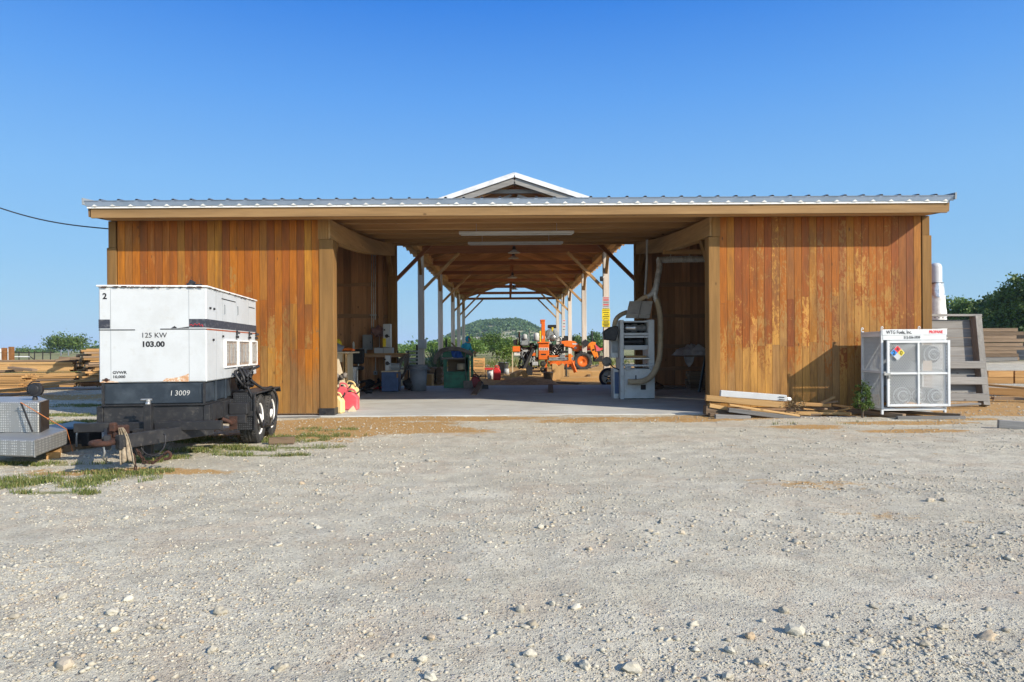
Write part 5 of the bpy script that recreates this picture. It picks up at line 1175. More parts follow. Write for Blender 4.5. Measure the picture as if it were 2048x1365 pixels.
# fuel cans behind the left post
def can(x, yy, w_, d_, h, mat, label, rz=0, group=None):
    t = thing('fuel_can', label, 'fuel can', (x, yy, fz(yy)), rz, group)
    mb = MB().prism([(-w_ / 2, -d_ / 2, 0), (w_ / 2, -d_ / 2, 0), (w_ / 2, -d_ / 2, h * .72), (w_ * .12, -d_ / 2, h * .98), (-w_ * .3, -d_ / 2, h * .98), (-w_ / 2, -d_ / 2, h * .8)], (0, d_, 0))
    mesh_obj('body', mb, mat, t, bevel=.025)
    mesh_obj('handle', MB().tube([(-w_ * .25, 0, h * .96), (-w_ * .2, 0, h * 1.13), (w_ * .2, 0, h * 1.08), (w_ * .38, 0, h * .82)], .018, 6, cr=3), mat, t)
    mesh_obj('cap', MB().cyl((-w_ * .1, 0, h * .96), (-w_ * .1, 0, h * 1.06), .035, 10), M['black'], t)
    mesh_obj('spout', MB().tube([(w_ * .3, 0, h * .84), (w_ * .55, 0, h * 1.0), (w_ * .62, 0, h * 1.15)], [.02, .015, .012], 6), M['black'], t); return t
can(at(676, 13.6) + .0, 13.55, .24, .2, .36, M['yellow'], 'pale yellow fuel can right behind the left opening post', R(-8))
can(at(702, 14.2), 14.2, .30, .22, .38, M['pink'], 'sun-faded red fuel can in front at the left post')
can(at(684, 14.7), 14.8, .28, .24, .46, M['pink'], 'faded red fuel can half hidden behind the others', R(12))
can(at(703, 15.6), 15.5, .34, .24, .46, M['yellow'], 'yellow fuel can behind the red ones', R(-10))
solo('paper_scrap', MB().add([(-.09, 0, 0), (.10, .02, .0), (.02, .05, .12), (-.06, .03, .05)], [(0, 1, 2), (0, 2, 3)]), M['ply'], 'torn paper scrap leaning on the front red fuel can', 'paper', loc=(at(704, 13.9), 13.85, fz(13.8)))
p = P(676, 768, 15.9); mb = MB()
for k in range(6): mb.ball((random.uniform(-.12, .12), random.uniform(-.06, .06), random.uniform(-.02, .05)), .06, 8, 6, wob=.8, seed=k)
solo('work_glove', mb, M['hose_dark'], 'crumpled dark work gloves on top of the fuel cans', 'gloves', loc=(at(684, 15.3), 15.2, fz(15) + .62))
# workbench and plywood
wb = thing('workbench', 'plywood workbench behind the left post', 'workbench', (at(684, 17.0), 17.0, fz(17)))
zb = P(690, 704, 16.6).z; xr = at(705, 16.6); xl = xr - 1.6
mesh_obj('top', MB().bb(xl, xr, 16.4, 17.4, zb - .04, zb), M['ply'], wb, world=True, bevel=.004)
mesh_obj('side_panel', MB().bb(xr - .18, xr - .15, 16.45, 17.3, fz(17), zb - .04), M['ply'], wb, world=True)
for a in (xl + .1, xr - .2): mesh_obj('leg', MB().bb(a, a + .09, 16.45, 16.54, fz(17), zb - .04), M['new_z'], wb, world=True)
mesh_obj('front_panel', MB().bb(xl, xr - .18, 16.47, 16.49, zb - .25, zb - .04), M['ply'], wb, world=True)
a = P(669, 712, 15.6); b = P(672, 712, 15.6); c_ = P(692, 776, 15.6); d_ = P(660, 776, 15.6); e_ = P(660, 712, 15.6)
solo('plywood_offcut', MB().prism([e_, P(676, 713, 15.6), P(693, 775, 15.35), P(660, 775, 15.35)], (0, .02, 0)), M['ply'], 'pale plywood offcut with a slanted edge leaning on the workbench', 'plywood')
solo('hard_hat', MB().lathe([(.0, .22), (.06, .21), (.11, .15), (.13, .06), (.16, .03), (.12, .035)], n=16), M['byellow'], 'bright yellow rounded hood on the workbench', 'tool cover', loc=(at(674, 16.9), 16.9, zb + .10))
solo('tool_bag', MB().ball((0, 0, .10), (.18, .14, .13), 12, 8, wob=.5), M['grey'], 'grey lumpy bag on the workbench beside the yellow hood', 'bag', loc=(at(673, 16.5), 16.5, zb - .02))
solo('angle_grinder', MB().tube([(-.14, 0, .05), (.0, 0, .06), (.12, 0, .05)], [.03, .04, .035], 10).cyl((.12, 0, .02), (.12, 0, .06), .05, 12), M['orange'], 'orange hand tool lying on the workbench', 'power tool', loc=(at(696, 16.6), 16.6, zb))
# white bin
bt = thing('plastic_bin', 'tall light grey plastic bin beside the workbench', 'bin', (at(701, 17.8), 17.8, fz(17.8)))
mesh_obj('body', MB().lathe([(.16, 0), (.20, .68), (.21, .70), (.2, .70), (.15, .02), (0, .02)], n=4, smooth=False), M['lgrey'], bt, bevel=.02); mesh_obj('rim', MB().lathe([(.215, .66), (.23, .67), (.23, .76), (.20, .76)], n=4, smooth=False), M['lgrey'], bt, bevel=.01)
mesh_obj('grip', MB().bb(-.05, .05, -.172, -.158, .69, .73), M['black'], bt); bt.rotation_euler = (0, 0, R(45 + 6))
for ch in bt.children: ch.rotation_euler = (0, 0, 0)
st = thing('shop_stool', 'black padded shop chair standing behind the grey bin', 'chair', (at(714, 19.2), 19.2, fz(19.2)))
mesh_obj('seat', MB().lathe([(0, .62), (.17, .62), (.2, .66), (.19, .72), (0, .74)], n=18), M['black'], st); mesh_obj('backrest', MB().box((0, .16, 1.0), (.34, .06, .42), rx=R(-8)), M['black'], st, bevel=.04)
mesh_obj('column', MB().cyl((0, 0, .1), (0, 0, .62), .03, 10).cyl((0, .16, .7), (0, .18, .9), .02, 6), M['steel'], st)
for k in range(5): a = k * R(72); mesh_obj('leg', MB().beam((0, 0, .12), (.26 * math.cos(a), .26 * math.sin(a), .05), .035, .03).ball((.26 * math.cos(a), .26 * math.sin(a), .03), .03, 8, 6), M['black'], st)
# long shelf table
tb = thing('shelf_table', 'rough plank table along the rear wall of the left bay', 'table', (at(768, 20.4), 20.4, fz(20.4)))
zt = P(768, 707, 20.2).z; xa, xb = at(721, 20.2), at(816, 20.2)
mesh_obj('top', MB().bb(xa, xb, 20.15, 20.75, zt - .03, zt), M['new_x'], tb, world=True, bevel=.004); mesh_obj('rail', MB().bb(xa + .05, xb - .05, 20.2, 20.24, zt - .12, zt - .03), M['girt'], tb, world=True)
for a in (xa + .05, xb - .12):
    for yy in (20.2, 20.65): mesh_obj('leg', MB().bb(a, a + .08, yy, yy + .08, fz(20.4), zt - .03), M['inner_z'], tb, world=True)
def bandsaw(px_, D, z, sc, label, tone='lgrey'):
    t = thing('band_saw', label, 'saw', (at(px_, D), D, z))
    mesh_obj('column', MB().bb(-.11 * sc, .11 * sc, -.12, .12, 0, .70 * sc), M['white'], t, bevel=.012); mesh_obj('handwheel', MB().lathe([(0, -.15), (.03, -.15), (.05, -.14), (.055, -.12)], (0, 0, .34 * sc), 16, 'Y'), M['black'], t)
    mesh_obj('upper_knob', MB().cyl((-.06, -.16, .52 * sc), (-.06, -.12, .52 * sc), .025, 10).cyl((.07, -.14, .32 * sc), (.07, -.12, .32 * sc), .02, 8), M['black'], t)
    return t
t = bandsaw(775, 20.3, zt + .17, 1.0, 'white upright saw head with a black knob standing on the shelf table')
mesh_obj('blade_guard', MB().bb(-.11, -.02, -.16, -.12, .02, .27), M['byellow'], t)
t2 = thing('machine_base', 'long pale grey machine base on the shelf table under the saw head', 'machine', (at(768, 20.3), 20.3, zt))
mesh_obj('base', MB().bb(-.27, .27, -.14, .18, 0, .165), M['lgrey'], t2, bevel=.01); mesh_obj('seam', MB().bb(.0, .008, -.145, -.14, 0, .165), M['ink'], t2)
bc = thing('storage_cabinet', 'navy blue cabinet with a light top on the floor of the left bay', 'cabinet', (at(782, 19.3), 19.3, fz(19.3)))
mesh_obj('body', MB().bb(-.23, .18, -.25, .25, .02, .56), M['blue'], bc, bevel=.008); mesh_obj('side_face', MB().bb(.182, .235, -.24, .25, .02, .55), M['blue'], bc); mesh_obj('top', MB().bb(-.24, .24, -.26, .26, .562, .59), M['ply'], bc); mesh_obj('sticker', MB().bb(.19, .235, -.246, -.24, .40, .52), M['orange_x'], bc)
t = bandsaw(776, 19.35, fz(19.3) + .59, .62, 'smaller white saw head standing on the navy cabinet')
solo('electric_motor', MB().lathe([(0, -.15), (.09, -.15), (.1, -.12), (.1, .12), (.09, .15), (0, .15)], (0, 0, .11), 16, 'X').bb(-.1, .1, -.06, .06, 0, .03), M['panelgrey'], 'grey ribbed electric motor on the navy cabinet', 'motor', loc=(at(788, 19.4), 19.5, fz(19.3) + .59))
t = thing('plastic_bag', 'crumpled pinkish plastic bag hanging on the rear wall above the table', 'bag', tuple(P(759, 673, 20.8)))
mesh_obj('bag', MB().ball((0, -.06, .15), (.17, .08, .15), 14, 10, wob=.9), M['bag'], t); mesh_obj('cord', MB().cyl((0, -.02, .0), (0, -.02, -.35), .01, 6).ball((-.03, -.04, -.38), .05, 8, 6).ball((.05, -.04, -.42), .055, 8, 6), M['lgrey'], t)
# dark hand truck with hoses left of the rubbish bin
ht = thing('hand_truck', 'dark hand truck hung with hoses beside the grey rubbish bin', 'hand truck', (at(806, 20.3), 20.2, fz(20.2)))
mb = MB()
for s_ in (-.16, .16): mb.tube([(s_, 0, .06), (s_, .1, .7), (s_, .16, 1.15)], .018, 6)
for z in (.3, .6, .9): mb.cyl((-.16, z * .14, z), (.16, z * .14, z), .014, 6)
mesh_obj('frame', mb, M['black'], ht)
for s_ in (-.2, .2): mesh_obj('wheel', MB().lathe([(.03, -.03), (.10, -.03), (.12, 0), (.10, .03), (.03, .03)], (s_, .02, .12), 18, 'X'), M['rubber'], ht)
mb = MB()
for k in range(5): r = .13 + .015 * k; mb.tube([(r * .8 * math.cos(a) - .02 + .02 * k, -.06 - .02 * k, .68 + r * 1.9 * math.sin(a + .2 * k)) for a in np.linspace(0, 6.28, 22)[:-1]], .02, 6, closed=True)
mesh_obj('hose_coil', mb, M['hose_dark'], ht)
mb = MB(); mb.ball((.22, -.1, .2), (.2, .16, .16), 12, 8, wob=.7); solo('tool_heap', mb, M['black'], 'dark heap of tools on the floor between cabinet and rubbish bin', 'tools', loc=(at(811, 19.8), 19.6, fz(19.8)))
# more clutter of the left bay
mb = MB()
for k in range(7):
    a = random.uniform(-.35, .35); mb.tube([(a, random.uniform(-.1, .1), .02), (a + random.uniform(-.2, .2), random.uniform(-.1, .1), random.uniform(.15, .35)), (a + random.uniform(-.35, .35), 0, random.uniform(.05, .3))], random.uniform(.015, .035), 6, cr=3)
solo('hose_tangle', mb, M['black'], 'tangle of black hoses on the floor before the shelf table', 'hoses', loc=(at(748, 19.9), 19.9, fz(19.9)))
t = thing('wall_shelf', 'dark narrow shelf high beside the grey bin', 'shelf', (at(712, 20.7), 20.75, P(712, 700, 20.7).z))
mesh_obj('board', MB().box((0, 0, 0), (.62, .22, .03)), M['girt'], t); mesh_obj('bracket', MB().beam((-.2, .08, -.02), (-.2, .08, -.2), .03, .02).beam((-.2, -.08, -.02), (-.2, .08, -.19), .02, .02), M['black'], t)
solo('spray_can', MB().lathe([(0, 0), (.035, 0), (.035, .17), (.02, .2), (.015, .23), (0, .23)], n=12), M['white_worn'], 'small white spray can on the wall shelf', 'spray can', loc=(at(707, 20.7), 20.72, P(712, 700, 20.7).z + .016))
solo('tool_box', MB().bb(-.17, .17, -.1, .1, 0, .15).bb(-.1, .1, -.02, .02, .151, .19), M['red'], 'small red tool box under the shelf table', 'tool box', loc=(at(757, 20.4), 20.4, fz(20.4)), bevel=.01)
solo('extension_reel', MB().lathe([(.03, -.05), (.15, -.05), (.15, -.04), (.08, -.03), (.08, .03), (.15, .04), (.15, .05), (.03, .05)], (0, 0, .15), 18, 'Y'), M['black'], 'black cable reel on the floor under the shelf table', 'cable reel', loc=(at(738, 20.3), 20.3, fz(20.3)))
solo('vise', MB().bb(-.08, .08, -.05, .05, 0, .09).bb(-.12, -.02, -.04, .04, .091, .15).bb(.03, .1, -.04, .04, .091, .15).cyl((.1, 0, .12), (.2, 0, .12), .012, 6), M['panelgrey'], 'grey bench vise on the left end of the shelf table', 'vise', loc=(at(728, 20.3), 20.3, P(768, 707, 20.2).z))
# grey rubbish bin
rb = thing('rubbish_bin', 'large round dark grey rubbish bin near the rear of the shed', 'bin', (at(836.5, 19.5), 19.5, fz(19.5)))
mesh_obj('body', MB().lathe([(0, 0), (.215, 0), (.255, .66), (.245, .66), (.21, .03), (0, .03)], n=32), M['grey'], rb)
mesh_obj('rim', MB().lathe([(.26, .60), (.285, .62), (.285, .655), (.262, .66), (.262, .72), (.275, .73), (.27, .745), (.245, .74), (.24, .62)], n=32), M['grey'], rb)
for s_ in (-1, 1): mesh_obj('handle', MB().tube([(s_ * .27, -.07, .62), (s_ * .33, -.05, .60), (s_ * .33, .05, .60), (s_ * .27, .07, .62)], .016, 6), M['grey'], rb)
# floor bits
bar('floor_tool', (at(736, 19.2), 19.0, fz(19) + .05), (at(758, 19.6), 19.8, fz(19) + .2), .05, .05, M['brown_x'], 'wooden tool handle lying by the rear wall of the left bay', 'tool')
bar('floor_stick', (at(708, 17.4), 17.3, fz(17) + .1), (at(717, 17.4), 17.5, fz(17) + .33), .03, .03, M['ply'], 'short pale stick propped by the fuel cans', 'stick')
solo('tool_lump', MB().ball((0, 0, .07), (.13, .1, .07), 10, 6, wob=.7), M['black'], 'small black tool lying on the slab in front of the rear wall', 'tool', loc=(at(737, 18.6), 18.6, fz(18.6)))
# beam pieces on the slab
bar('timber_piece', P(948, 797, 17.9) + Vector((0, 0, .05)), P(962, 772, 20.6) + Vector((0, 0, .06)), .15, .13, M['brown_x'], 'left one of two timbers lying on the slab, near the green machine', 'timber')
bar('timber_piece', P(1102, 793, 18.4) + Vector((0, 0, .04)), P(1101, 778, 19.8) + Vector((0, 0, .06)), .14, .15, M['brown_x'], 'right one of two timbers lying on the slab, in front of the sawn block', 'timber')
# ---------------------------------------------------------------- slatted rack, agave, pallets
sr = thing('slatted_rack', 'black-ended slatted rack standing just outside the rear of the shed', 'rack', (at(824, 22.5), 22.5, fz(22.5)))
for s_ in (815, 834): mesh_obj('upright', MB().bb(at(s_, 22.5) - .03, at(s_, 22.5) + .03, 22.45, 22.55, fz(22.5), P(s_, 690 if s_ > 820 else 702, 22.5).z), M['black'], sr, world=True)
for k in range(5): z = P(824, 703 + k * 7, 22.5).z; mesh_obj('slat', MB().bb(at(812, 22.5), at(836, 22.5), 22.4, 22.44, z - .03, z + .025), M['lgrey'], sr, world=True)
solo('wooden_crate', MB().bb(-.1, .12, -.3, .3, 0, .42), M['new_z'], 'pale wooden crate side just right of the rubbish bin', 'crate', loc=(at(858, 23), 23, fz(23)), bevel=.006)
q = thing('timber_pile', 'rough pinkish log pile between the rubbish bin and the green machine', 'wood pile', (at(873, 24.5), 24.5, fz(24.5)))
for r in range(3):
    for k in range(3): mesh_obj('log', MB().tube([(-.38 + .25 * k, -.4, .12 + .19 * r), (-.36 + .25 * k, .5, .12 + .19 * r)], .115, 9, smooth=False), M['brown_x'], q)
plant('agave', 'bluish spiky yucca plant seen past the left pavilion posts', 'plant', (at(874, 31), 31, fz(31)), 1.5, .5, 110, .035, M['leaf_spike'], spike=True)
# ---------------------------------------------------------------- green machine
gm = thing('green_machine', 'dark green machine stand with a work opening, a hose arched over it', 'machine', (at(915, 20.9), 20.9, fz(20.9)))
def gmp(name, mb, mat, **kw): return mesh_obj(name, mb, M[mat], gm, world=True, **kw)
D = 20.6; xa, xb = at(887, D), at(931, D); zf = fz(D)
gmp('base_cabinet', MB().bb(xa, xb, D, D + .6, zf, P(900, 744, D).z), 'green', bevel=.012)
gmp('door_panel', MB().bb(xa + .06, xb - .06, D - .012, D - .001, zf + .05, P(900, 750, D).z), 'green', bevel=.004)
for a in (886, 929): gmp('upright', MB().bb(at(a, D), at(a + 7, D), D + .02, D + .12, P(900, 744, D).z, P(900, 716, D).z), 'green')
gmp('upright', MB().bb(at(941, D + .4), at(946, D + .4), D + .5, D + .6, zf + .3, P(900, 700, D).z), 'green'); gmp('side_post', MB().bb(at(931, D), at(938, D), D + .02, D + .3, zf, P(900, 702, D).z), 'green')
gmp('shelf', MB().bb(at(882, D), at(930, D), D - .05, D + .5, P(900, 719, D).z, P(900, 716, D).z), 'grey_x'); gmp('upper_cabinet', MB().bb(at(884, D), at(930, D), D + .15, D + .5, P(900, 715, D).z, P(900, 703, D).z), 'green', bevel=.01)
gmp('top_bar', MB().bb(at(890, D), at(928, D), D + .1, D + .14, P(900, 703, D).z, P(900, 701.5, D).z), 'galv')
gmp('paper_bag', MB().lathe([(0, .0), (.14, 0), (.15, .08), (.13, .19), (0, .2)], (at(922, D), D + .25, P(900, 741, D).z), 14), 'ply')
gmp('rear_panel', MB().bb(at(893, D), at(929, D), D + .52, D + .54, P(900, 744, D).z, P(900, 719, D).z), 'brown_x')
gmp('exhaust_stub', MB().cyl(P(892.5, 697, D + .2), P(892.5, 679, D + .2), .03, 10), 'black')
mb = MB()
for k, (ox, oy) in enumerate(((0, 0), (2, 3))):
    mb.tube([P(868 + ox, 725 + oy, D), P(873 + ox, 711 + oy, D - .05), P(884 + ox, 700 + oy, D - .1), P(899 + ox, 696.5 + oy, D - .1), P(915 + ox, 697 + oy, D - .1), P(930 + ox, 701 + oy, D - .1), P(943 + ox, 708 + oy, D)], .045, 8, cr=4)
solo('flexible_hose', mb, M['hose_dark'], 'thick dusty hose arched over the top of the green machine', 'hose')
mb = MB(); vs = []; n = 12
for i in range(n + 1):
    for j in range(n + 1):
        u, v = i / n, j / n; q_ = P(902 + 20 * u + 5 * v * v, 700 + 16 * v, D - .03); vs.append((q_.x, D - .03 - .05 * math.sin(u * 9 + v * 4) * .6, q_.z + .02 * noise.noise(Vector((u * 4, v * 4, 0)))))
o = solo('blue_tarp', mb.add(vs, [(i * (n + 1) + j, i * (n + 1) + j + 1, (i + 1) * (n + 1) + j + 1, (i + 1) * (n + 1) + j) for i in range(n) for j in range(n)], smooth=True), M['tarp'], 'bright blue tarp bundled on the green machine', 'tarp'); o.modifiers.new('t', 'SOLIDIFY').thickness = .01
mb = MB().tube([P(931, 707, D - .1), P(930, 728, D - .12), P(934, 764, D - .1)], .012, 6, cr=3); mb.prism([P(926, 762, D - .12), P(944, 762, D - .12), P(947, 778, D - .14), P(928, 778, D - .14)], (0, .02, 0))
solo('shovel', mb, M['hose_dark'], 'shovel leaning blade down on the front of the green machine', 'shovel')
solo('lever_arm', MB().beam(P(903, 686, D), P(914, 698, D), .03, .05), M['brown_x'], 'short wooden bar sticking up behind the arched hose', 'bar')
can(at(951, 20.8), 20.8, .27, .22, .34, paint('dark_red_plastic', (.30, .02, .03), None, .4, bump=0), 'dark red fuel can at the right foot of the green machine')
mb = MB().cyl(P(944, 737, 20.8), P(968, 771, 20.2), .013, 6); e_ = P(970, 774, 20.2); mb.box((e_.x, e_.y, fz(20.2) + .06), (.2, .1, .12))
solo('push_broom', mb, M['black'], 'dark broom leaning to the left beside the red fuel can', 'broom')
# table frame + red can behind
t = thing('low_table', 'low red-topped stand with pale legs just beyond the slab', 'stand', (at(978, 27.6), 27.6, fz(27.6)))
for a in (970, 981): mesh_obj('leg', MB().bb(at(a, 27.6), at(a + 1.5, 27.6), 27.6, 27.65, fz(27.6), P(970, 739, 27.6).z), M['brown_x'], t, world=True)
mesh_obj('top', MB().bb(at(969, 27.6), at(986, 27.6), 27.5, 27.9, P(970, 740, 27.6).z, P(970, 736.5, 27.6).z), M['red'], t, world=True)
solo('white_bucket', MB().lathe([(0, 0), (.12, 0), (.15, .36), (.14, .36), (0, .3)], n=18), M['white'], 'white bucket standing under the red-topped stand', 'bucket', loc=(at(981, 27.7), 27.7, fz(27.7)))
can(at(993.5, 27.2), 27.2, .30, .22, .50, M['red'], 'bright red tall fuel can standing in the sun behind the slab')
# planter and crate
pt = thing('plant_pot', 'large dark grey tapered pot holding a young green plant', 'plant pot', (at(1007, 31), 31, fz(31)))
mesh_obj('pot', MB().lathe([(0, 0), (.17, 0), (.24, .50), (.26, .50), (.26, .54), (.22, .54), (.2, .45), (0, .45)], n=24), M['grey'], pt)
cs = [(random.uniform(-.3, .5), random.uniform(-.2, .2), random.uniform(.6, 1.3)) for _ in range(14)]; V, Fc, Rn = leafmesh(cs, 500, .14, .06); me = raw_mesh('leaves', V, Fc, Rn, M['leaf_mid']); o = bpy.data.objects.new('leaves', me); C.objects.link(o); o.parent = pt
solo('paint_can', MB().lathe([(0, 0), (.11, 0), (.11, .26), (0, .26)], n=16), M['lgrey'], 'light grey can beside the dark plant pot', 'can', loc=(at(1013, 30.5), 30.5, fz(30.5)))
solo('stake', MB().box((0, 0, .5), (.05, .05, 1.0)), M['ply'], 'pale wooden stake right of the plant pot', 'stake', loc=(at(1025, 30), 30, fz(30)))
wc = thing('slab_crate', 'orange-brown rough slab crate standing in the sun beyond the green machine', 'crate', (at(957, 34), 34, fz(34)))
for k in range(4): mesh_obj('slat', MB().box((0, 0, .1 + .15 * k), (.55, .06, .12), ry=R(random.uniform(-6, 6))), M['orange_x'], wc)
for s_ in (-.26, .26): mesh_obj('upright', MB().bb(s_ - .05, s_ + .05, -.02, .3, 0, .62), M['new_z'], wc)
# ---------------------------------------------------------------- planer on the right
PL = thing('planing_machine', 'tall grey-white thickness planer with its hinged hood open and hoses attached', 'machine', (at(1265, 16.4), 16.6, fz(16.4)))
def lp(name, mb, mat, parent=PL, **kw): return mesh_obj(name, mb, M[mat] if isinstance(mat, str) else mat, parent, world=True, **kw)
D = 16.3
def L2(px, py, d=D): return P(px, py, d)
xa, xb = at(1240.5, D), at(1309, D); zf = fz(D); z = lambda py: P(1275, py, D).z
xc0, xc1 = at(1248, D), at(1297, D)
lp('left_column', MB().bb(xa, xc0, D, D + .7, zf, z(640)), 'mgrey', bevel=.008); lp('right_column', MB().bb(xc1, xb, D, D + .7, z(737), z(640)), 'mgrey', bevel=.008)
lp('base', MB().bb(xc0 + .002, xb, D - .01, D + .7, zf + .02, z(738)), 'mgrey', bevel=.008); lp('plinth', MB().bb(xa, xb, D + .02, D + .68, zf - .01, zf + .02), 'dark')
for a, b in ((642, 645), (666, 671), (672, 676), (691, 697)): lp('cross_member', MB().bb(xc0, xc1, D + .03, D + .6, z(b), z(a)), 'mgrey', bevel=.004)
lp('front_lip', MB().bb(xc0 + .02, xc1 - .02, D + .0, D + .03, z(700), z(692)), 'mgrey'); lp('cavity_shade_sheet', MB().bb(xc0, xc1, D + .5, D + .52, z(697), z(645)), 'dark')  # thin dark sheet paints the shade at the back of the opening
lp('cutter_head', MB().lathe([(0, -.28), (.05, -.28), (.09, -.2), (.075, -.1), (.1, -.02), (.1, .05), (.07, .08), (.095, .2), (.05, .28), (0, .28)], ((xc0 + xc1) / 2, D + .22, z(656)), 18, 'X'), 'steel')
lp('feed_roller', MB().cyl((xc0 + .02, D + .2, z(684)), (xc1 - .1, D + .2, z(684)), .06, 16), 'black')
lp('table', MB().bb(xc0 - .02, xc1 + .02, D - .12, D + .62, z(719), z(716)), 'steel', bevel=.004); lp('table', MB().bb(xc0 + .01, xc1, D - .10, D + .6, z(733), z(730)), 'mgrey')
lp('stock_board', MB().bb(xc0 + .03, xc1 - .06, D - .05, D + .6, z(715.5), z(712)), 'new_x')
for a in (1255, 1303): lp('handwheel', MB().lathe([(0, -.02), (.02, -.02), (.025, 0), (.06, .005), (.07, -.01), (.08, .005), (.07, .02)], (at(a, D), D - .06, z(734)), 20, 'Y'), 'lgrey')
lp('slot', MB().bb(at(1270, D), at(1272.5, D), D - .014, D - .01, z(760), z(751)), 'ink'); lp('window', MB().bb(at(1281, D), at(1291, D), D - .014, D - .01, z(780), z(770)), 'dark')
lp('knob', MB().cyl((at(1246, D), D - .03, z(728)), (at(1246, D), D, z(728)), .012, 8).cyl((at(1293, D), D - .03, z(728)), (at(1293, D), D, z(728)), .012, 8), 'black')
# hood plates tipped up
a0, a1, b0, b1 = L2(1251, 637, D + .05), L2(1299, 637, D + .05), L2(1259, 603, D + .35), L2(1306, 603, D + .35); m0, m1 = a0.lerp(a1, .5), b0.lerp(b1, .5)
hd_ = paint('hood_beige', (.40, .375, .33), None, .5, bump=0)
def L2P(p_): return Vector(p_)
lp('hood', MB().prism([a0, m0 - Vector((.008, 0, 0)), m1 - Vector((.008, 0, 0)), b0], (0, .02, .006)), hd_, bevel=.006); lp('hood', MB().prism([m0 + Vector((.008, 0, 0)), a1, b1, m1 + Vector((.008, 0, 0))], (0, .02, .006)), hd_, bevel=.006)
lp('hood_rib', MB().beam(m0 + Vector((0, -.02, 0)), m1 + Vector((0, -.02, 0)), .02, .05), hd_); lp('hood_fold', MB().beam(a0.lerp(b0, .22) + Vector((0, -.02, 0)), a1.lerp(b1, .22) + Vector((0, -.02, 0)), .02, .02), hd_)
# left side units
lp('side_housing', MB().bb(at(1226, D + .3), xa - .002, D + .25, D + .68, zf, z(738)), 'mgrey', bevel=.01)
lp('side_window', MB().bb(at(1228, D + .3), at(1238, D + .3), D + .235, D + .249, zf + .12, z(745)), 'blue')
lp('side_box', MB().bb(at(1221, D + .4), xa - .002, D + .3, D + .66, z(716), z(672)), 'mgrey', bevel=.01); lp('side_box_panel', MB().bb(at(1223, D + .4), at(1234, D + .4), D + .285, D + .299, z(706), z(682)), 'panelgrey')
lp('upper_side', MB().bb(at(1231, D + .3), xa - .002, D + .2, D + .62, z(672), z(643)), 'mgrey', bevel=.01)
lp('motor_cover', MB().prism([L2(1207, 664), L2(1222, 654), L2(1236, 652), L2(1236, 668), L2(1232, 682), L2(1210, 680)], (0, .3, 0)), 'black', bevel=.02)
lp('pulley', MB().lathe([(0, -.03), (.10, -.03), (.12, 0), (.10, .03), (0, .03)], (at(1216, D + .1), D + .3, z(724)), 20, 'Y'), 'hose_dark')
lp('lever', MB().tube([L2(1219, 727), L2(1226, 735), L2(1238, 740)], .014, 6), 'black')
# ducts
dk = thing('dust_duct', 'silver ribbed spiral duct with hoses running from the planer up to the roof', 'duct', tuple(P(1318, 540, 16.6)))
def dpx(name, pts, r, mat, n=12, cr=5, d=16.6, rib=True):
    pts = [P(a, b, (c_ if len(q) > 2 else d)) if False else P(q[0], q[1], q[2] if len(q) > 2 else d) for q in pts for a, b, c_ in [(0, 0, 0)]]
    mb = MB().tube(pts, r, n, cr=cr)
    if rib:
        t_ = MB().tube(pts, r, n, cr=cr); rings = len(t_.v) and (len(t_.f) - 2) // n + 1
        vs = [Vector(v) for v in t_.v[:rings * n]]; cen = [sum(vs[i * n:(i + 1) * n], Vector()) / n for i in range(rings)]
        acc = 0; step = .05
        for i in range(rings - 1):
            Lg = (cen[i + 1] - cen[i]).length; k = 0
            while acc + step * k < Lg:
                f_ = (acc + step * k) / Lg; c0 = cen[i].lerp(cen[i + 1], f_); ring = [c0 + ((vs[i * n + j] - cen[i]).lerp(vs[(i + 1) * n + j] - cen[i + 1], f_)) * 1.05 for j in range(n)]
                mb.tube(ring, .007, 4, closed=True); k += 1
            acc = acc + step * k - Lg
    return mesh_obj(name, mb, M[mat], dk, world=True)
dpx('horizontal_duct', [(1316, 521, 16.9), (1360, 519, 17.0), (1440, 518, 17.2)], .075, 'ductmetal')
dpx('down_duct', [(1318, 520, 16.9), (1319, 535, 16.8), (1316, 552, 16.7), (1312, 575, 16.6), (1310, 588, 16.6)], .065, 'ductmetal')
dpx('branch_duct', [(1312, 572, 16.6), (1304, 588, 16.6), (1294, 594, 16.6)], .055, 'ductmetal'); dpx('branch_duct', [(1309, 586, 16.6), (1312, 600, 16.6), (1316, 606, 16.6)], .06, 'ductmetal')
dpx('down_hose', [(1314, 600, 16.6), (1320, 630, 16.5), (1321, 680, 16.4), (1318, 720, 16.3), (1305, 750, 16.15), (1285, 763, 16.1), (1256, 764, 16.1)], .066, 'duct')
dpx('hood_hose', [(1298, 592, 16.6), (1287, 596, 16.7), (1273, 606, 16.8)], .055, 'duct'); dpx('side_hose', [(1253, 625, 16.7), (1240, 631, 16.6), (1231, 641, 16.5), (1228, 655, 16.5)], .05, 'duct')
for xx in (1341, 1379): mesh_obj('hanger', MB().cyl(P(xx, 518, 17), P(xx, 505, 17), .012, 6), M['ply'], dk, world=True)
solo('duct_beam', MB().bb(at(1327, 17), at(1430, 17), 16.95, 17.05, P(1370, 509, 17).z, P(1370, 500, 17).z), M['timber_x'], 'wooden beam the silver duct hangs from', 'beam')
solo('vent_pipe', MB().tube([P(1290, 590, 17.5), P(1292, 560, 17.5), P(1294, 520, 17.5), P(1294, 480, 17.5)], .03, 8), M['lgrey'], 'thin grey pipe rising behind the planer to the side beam', 'pipe')
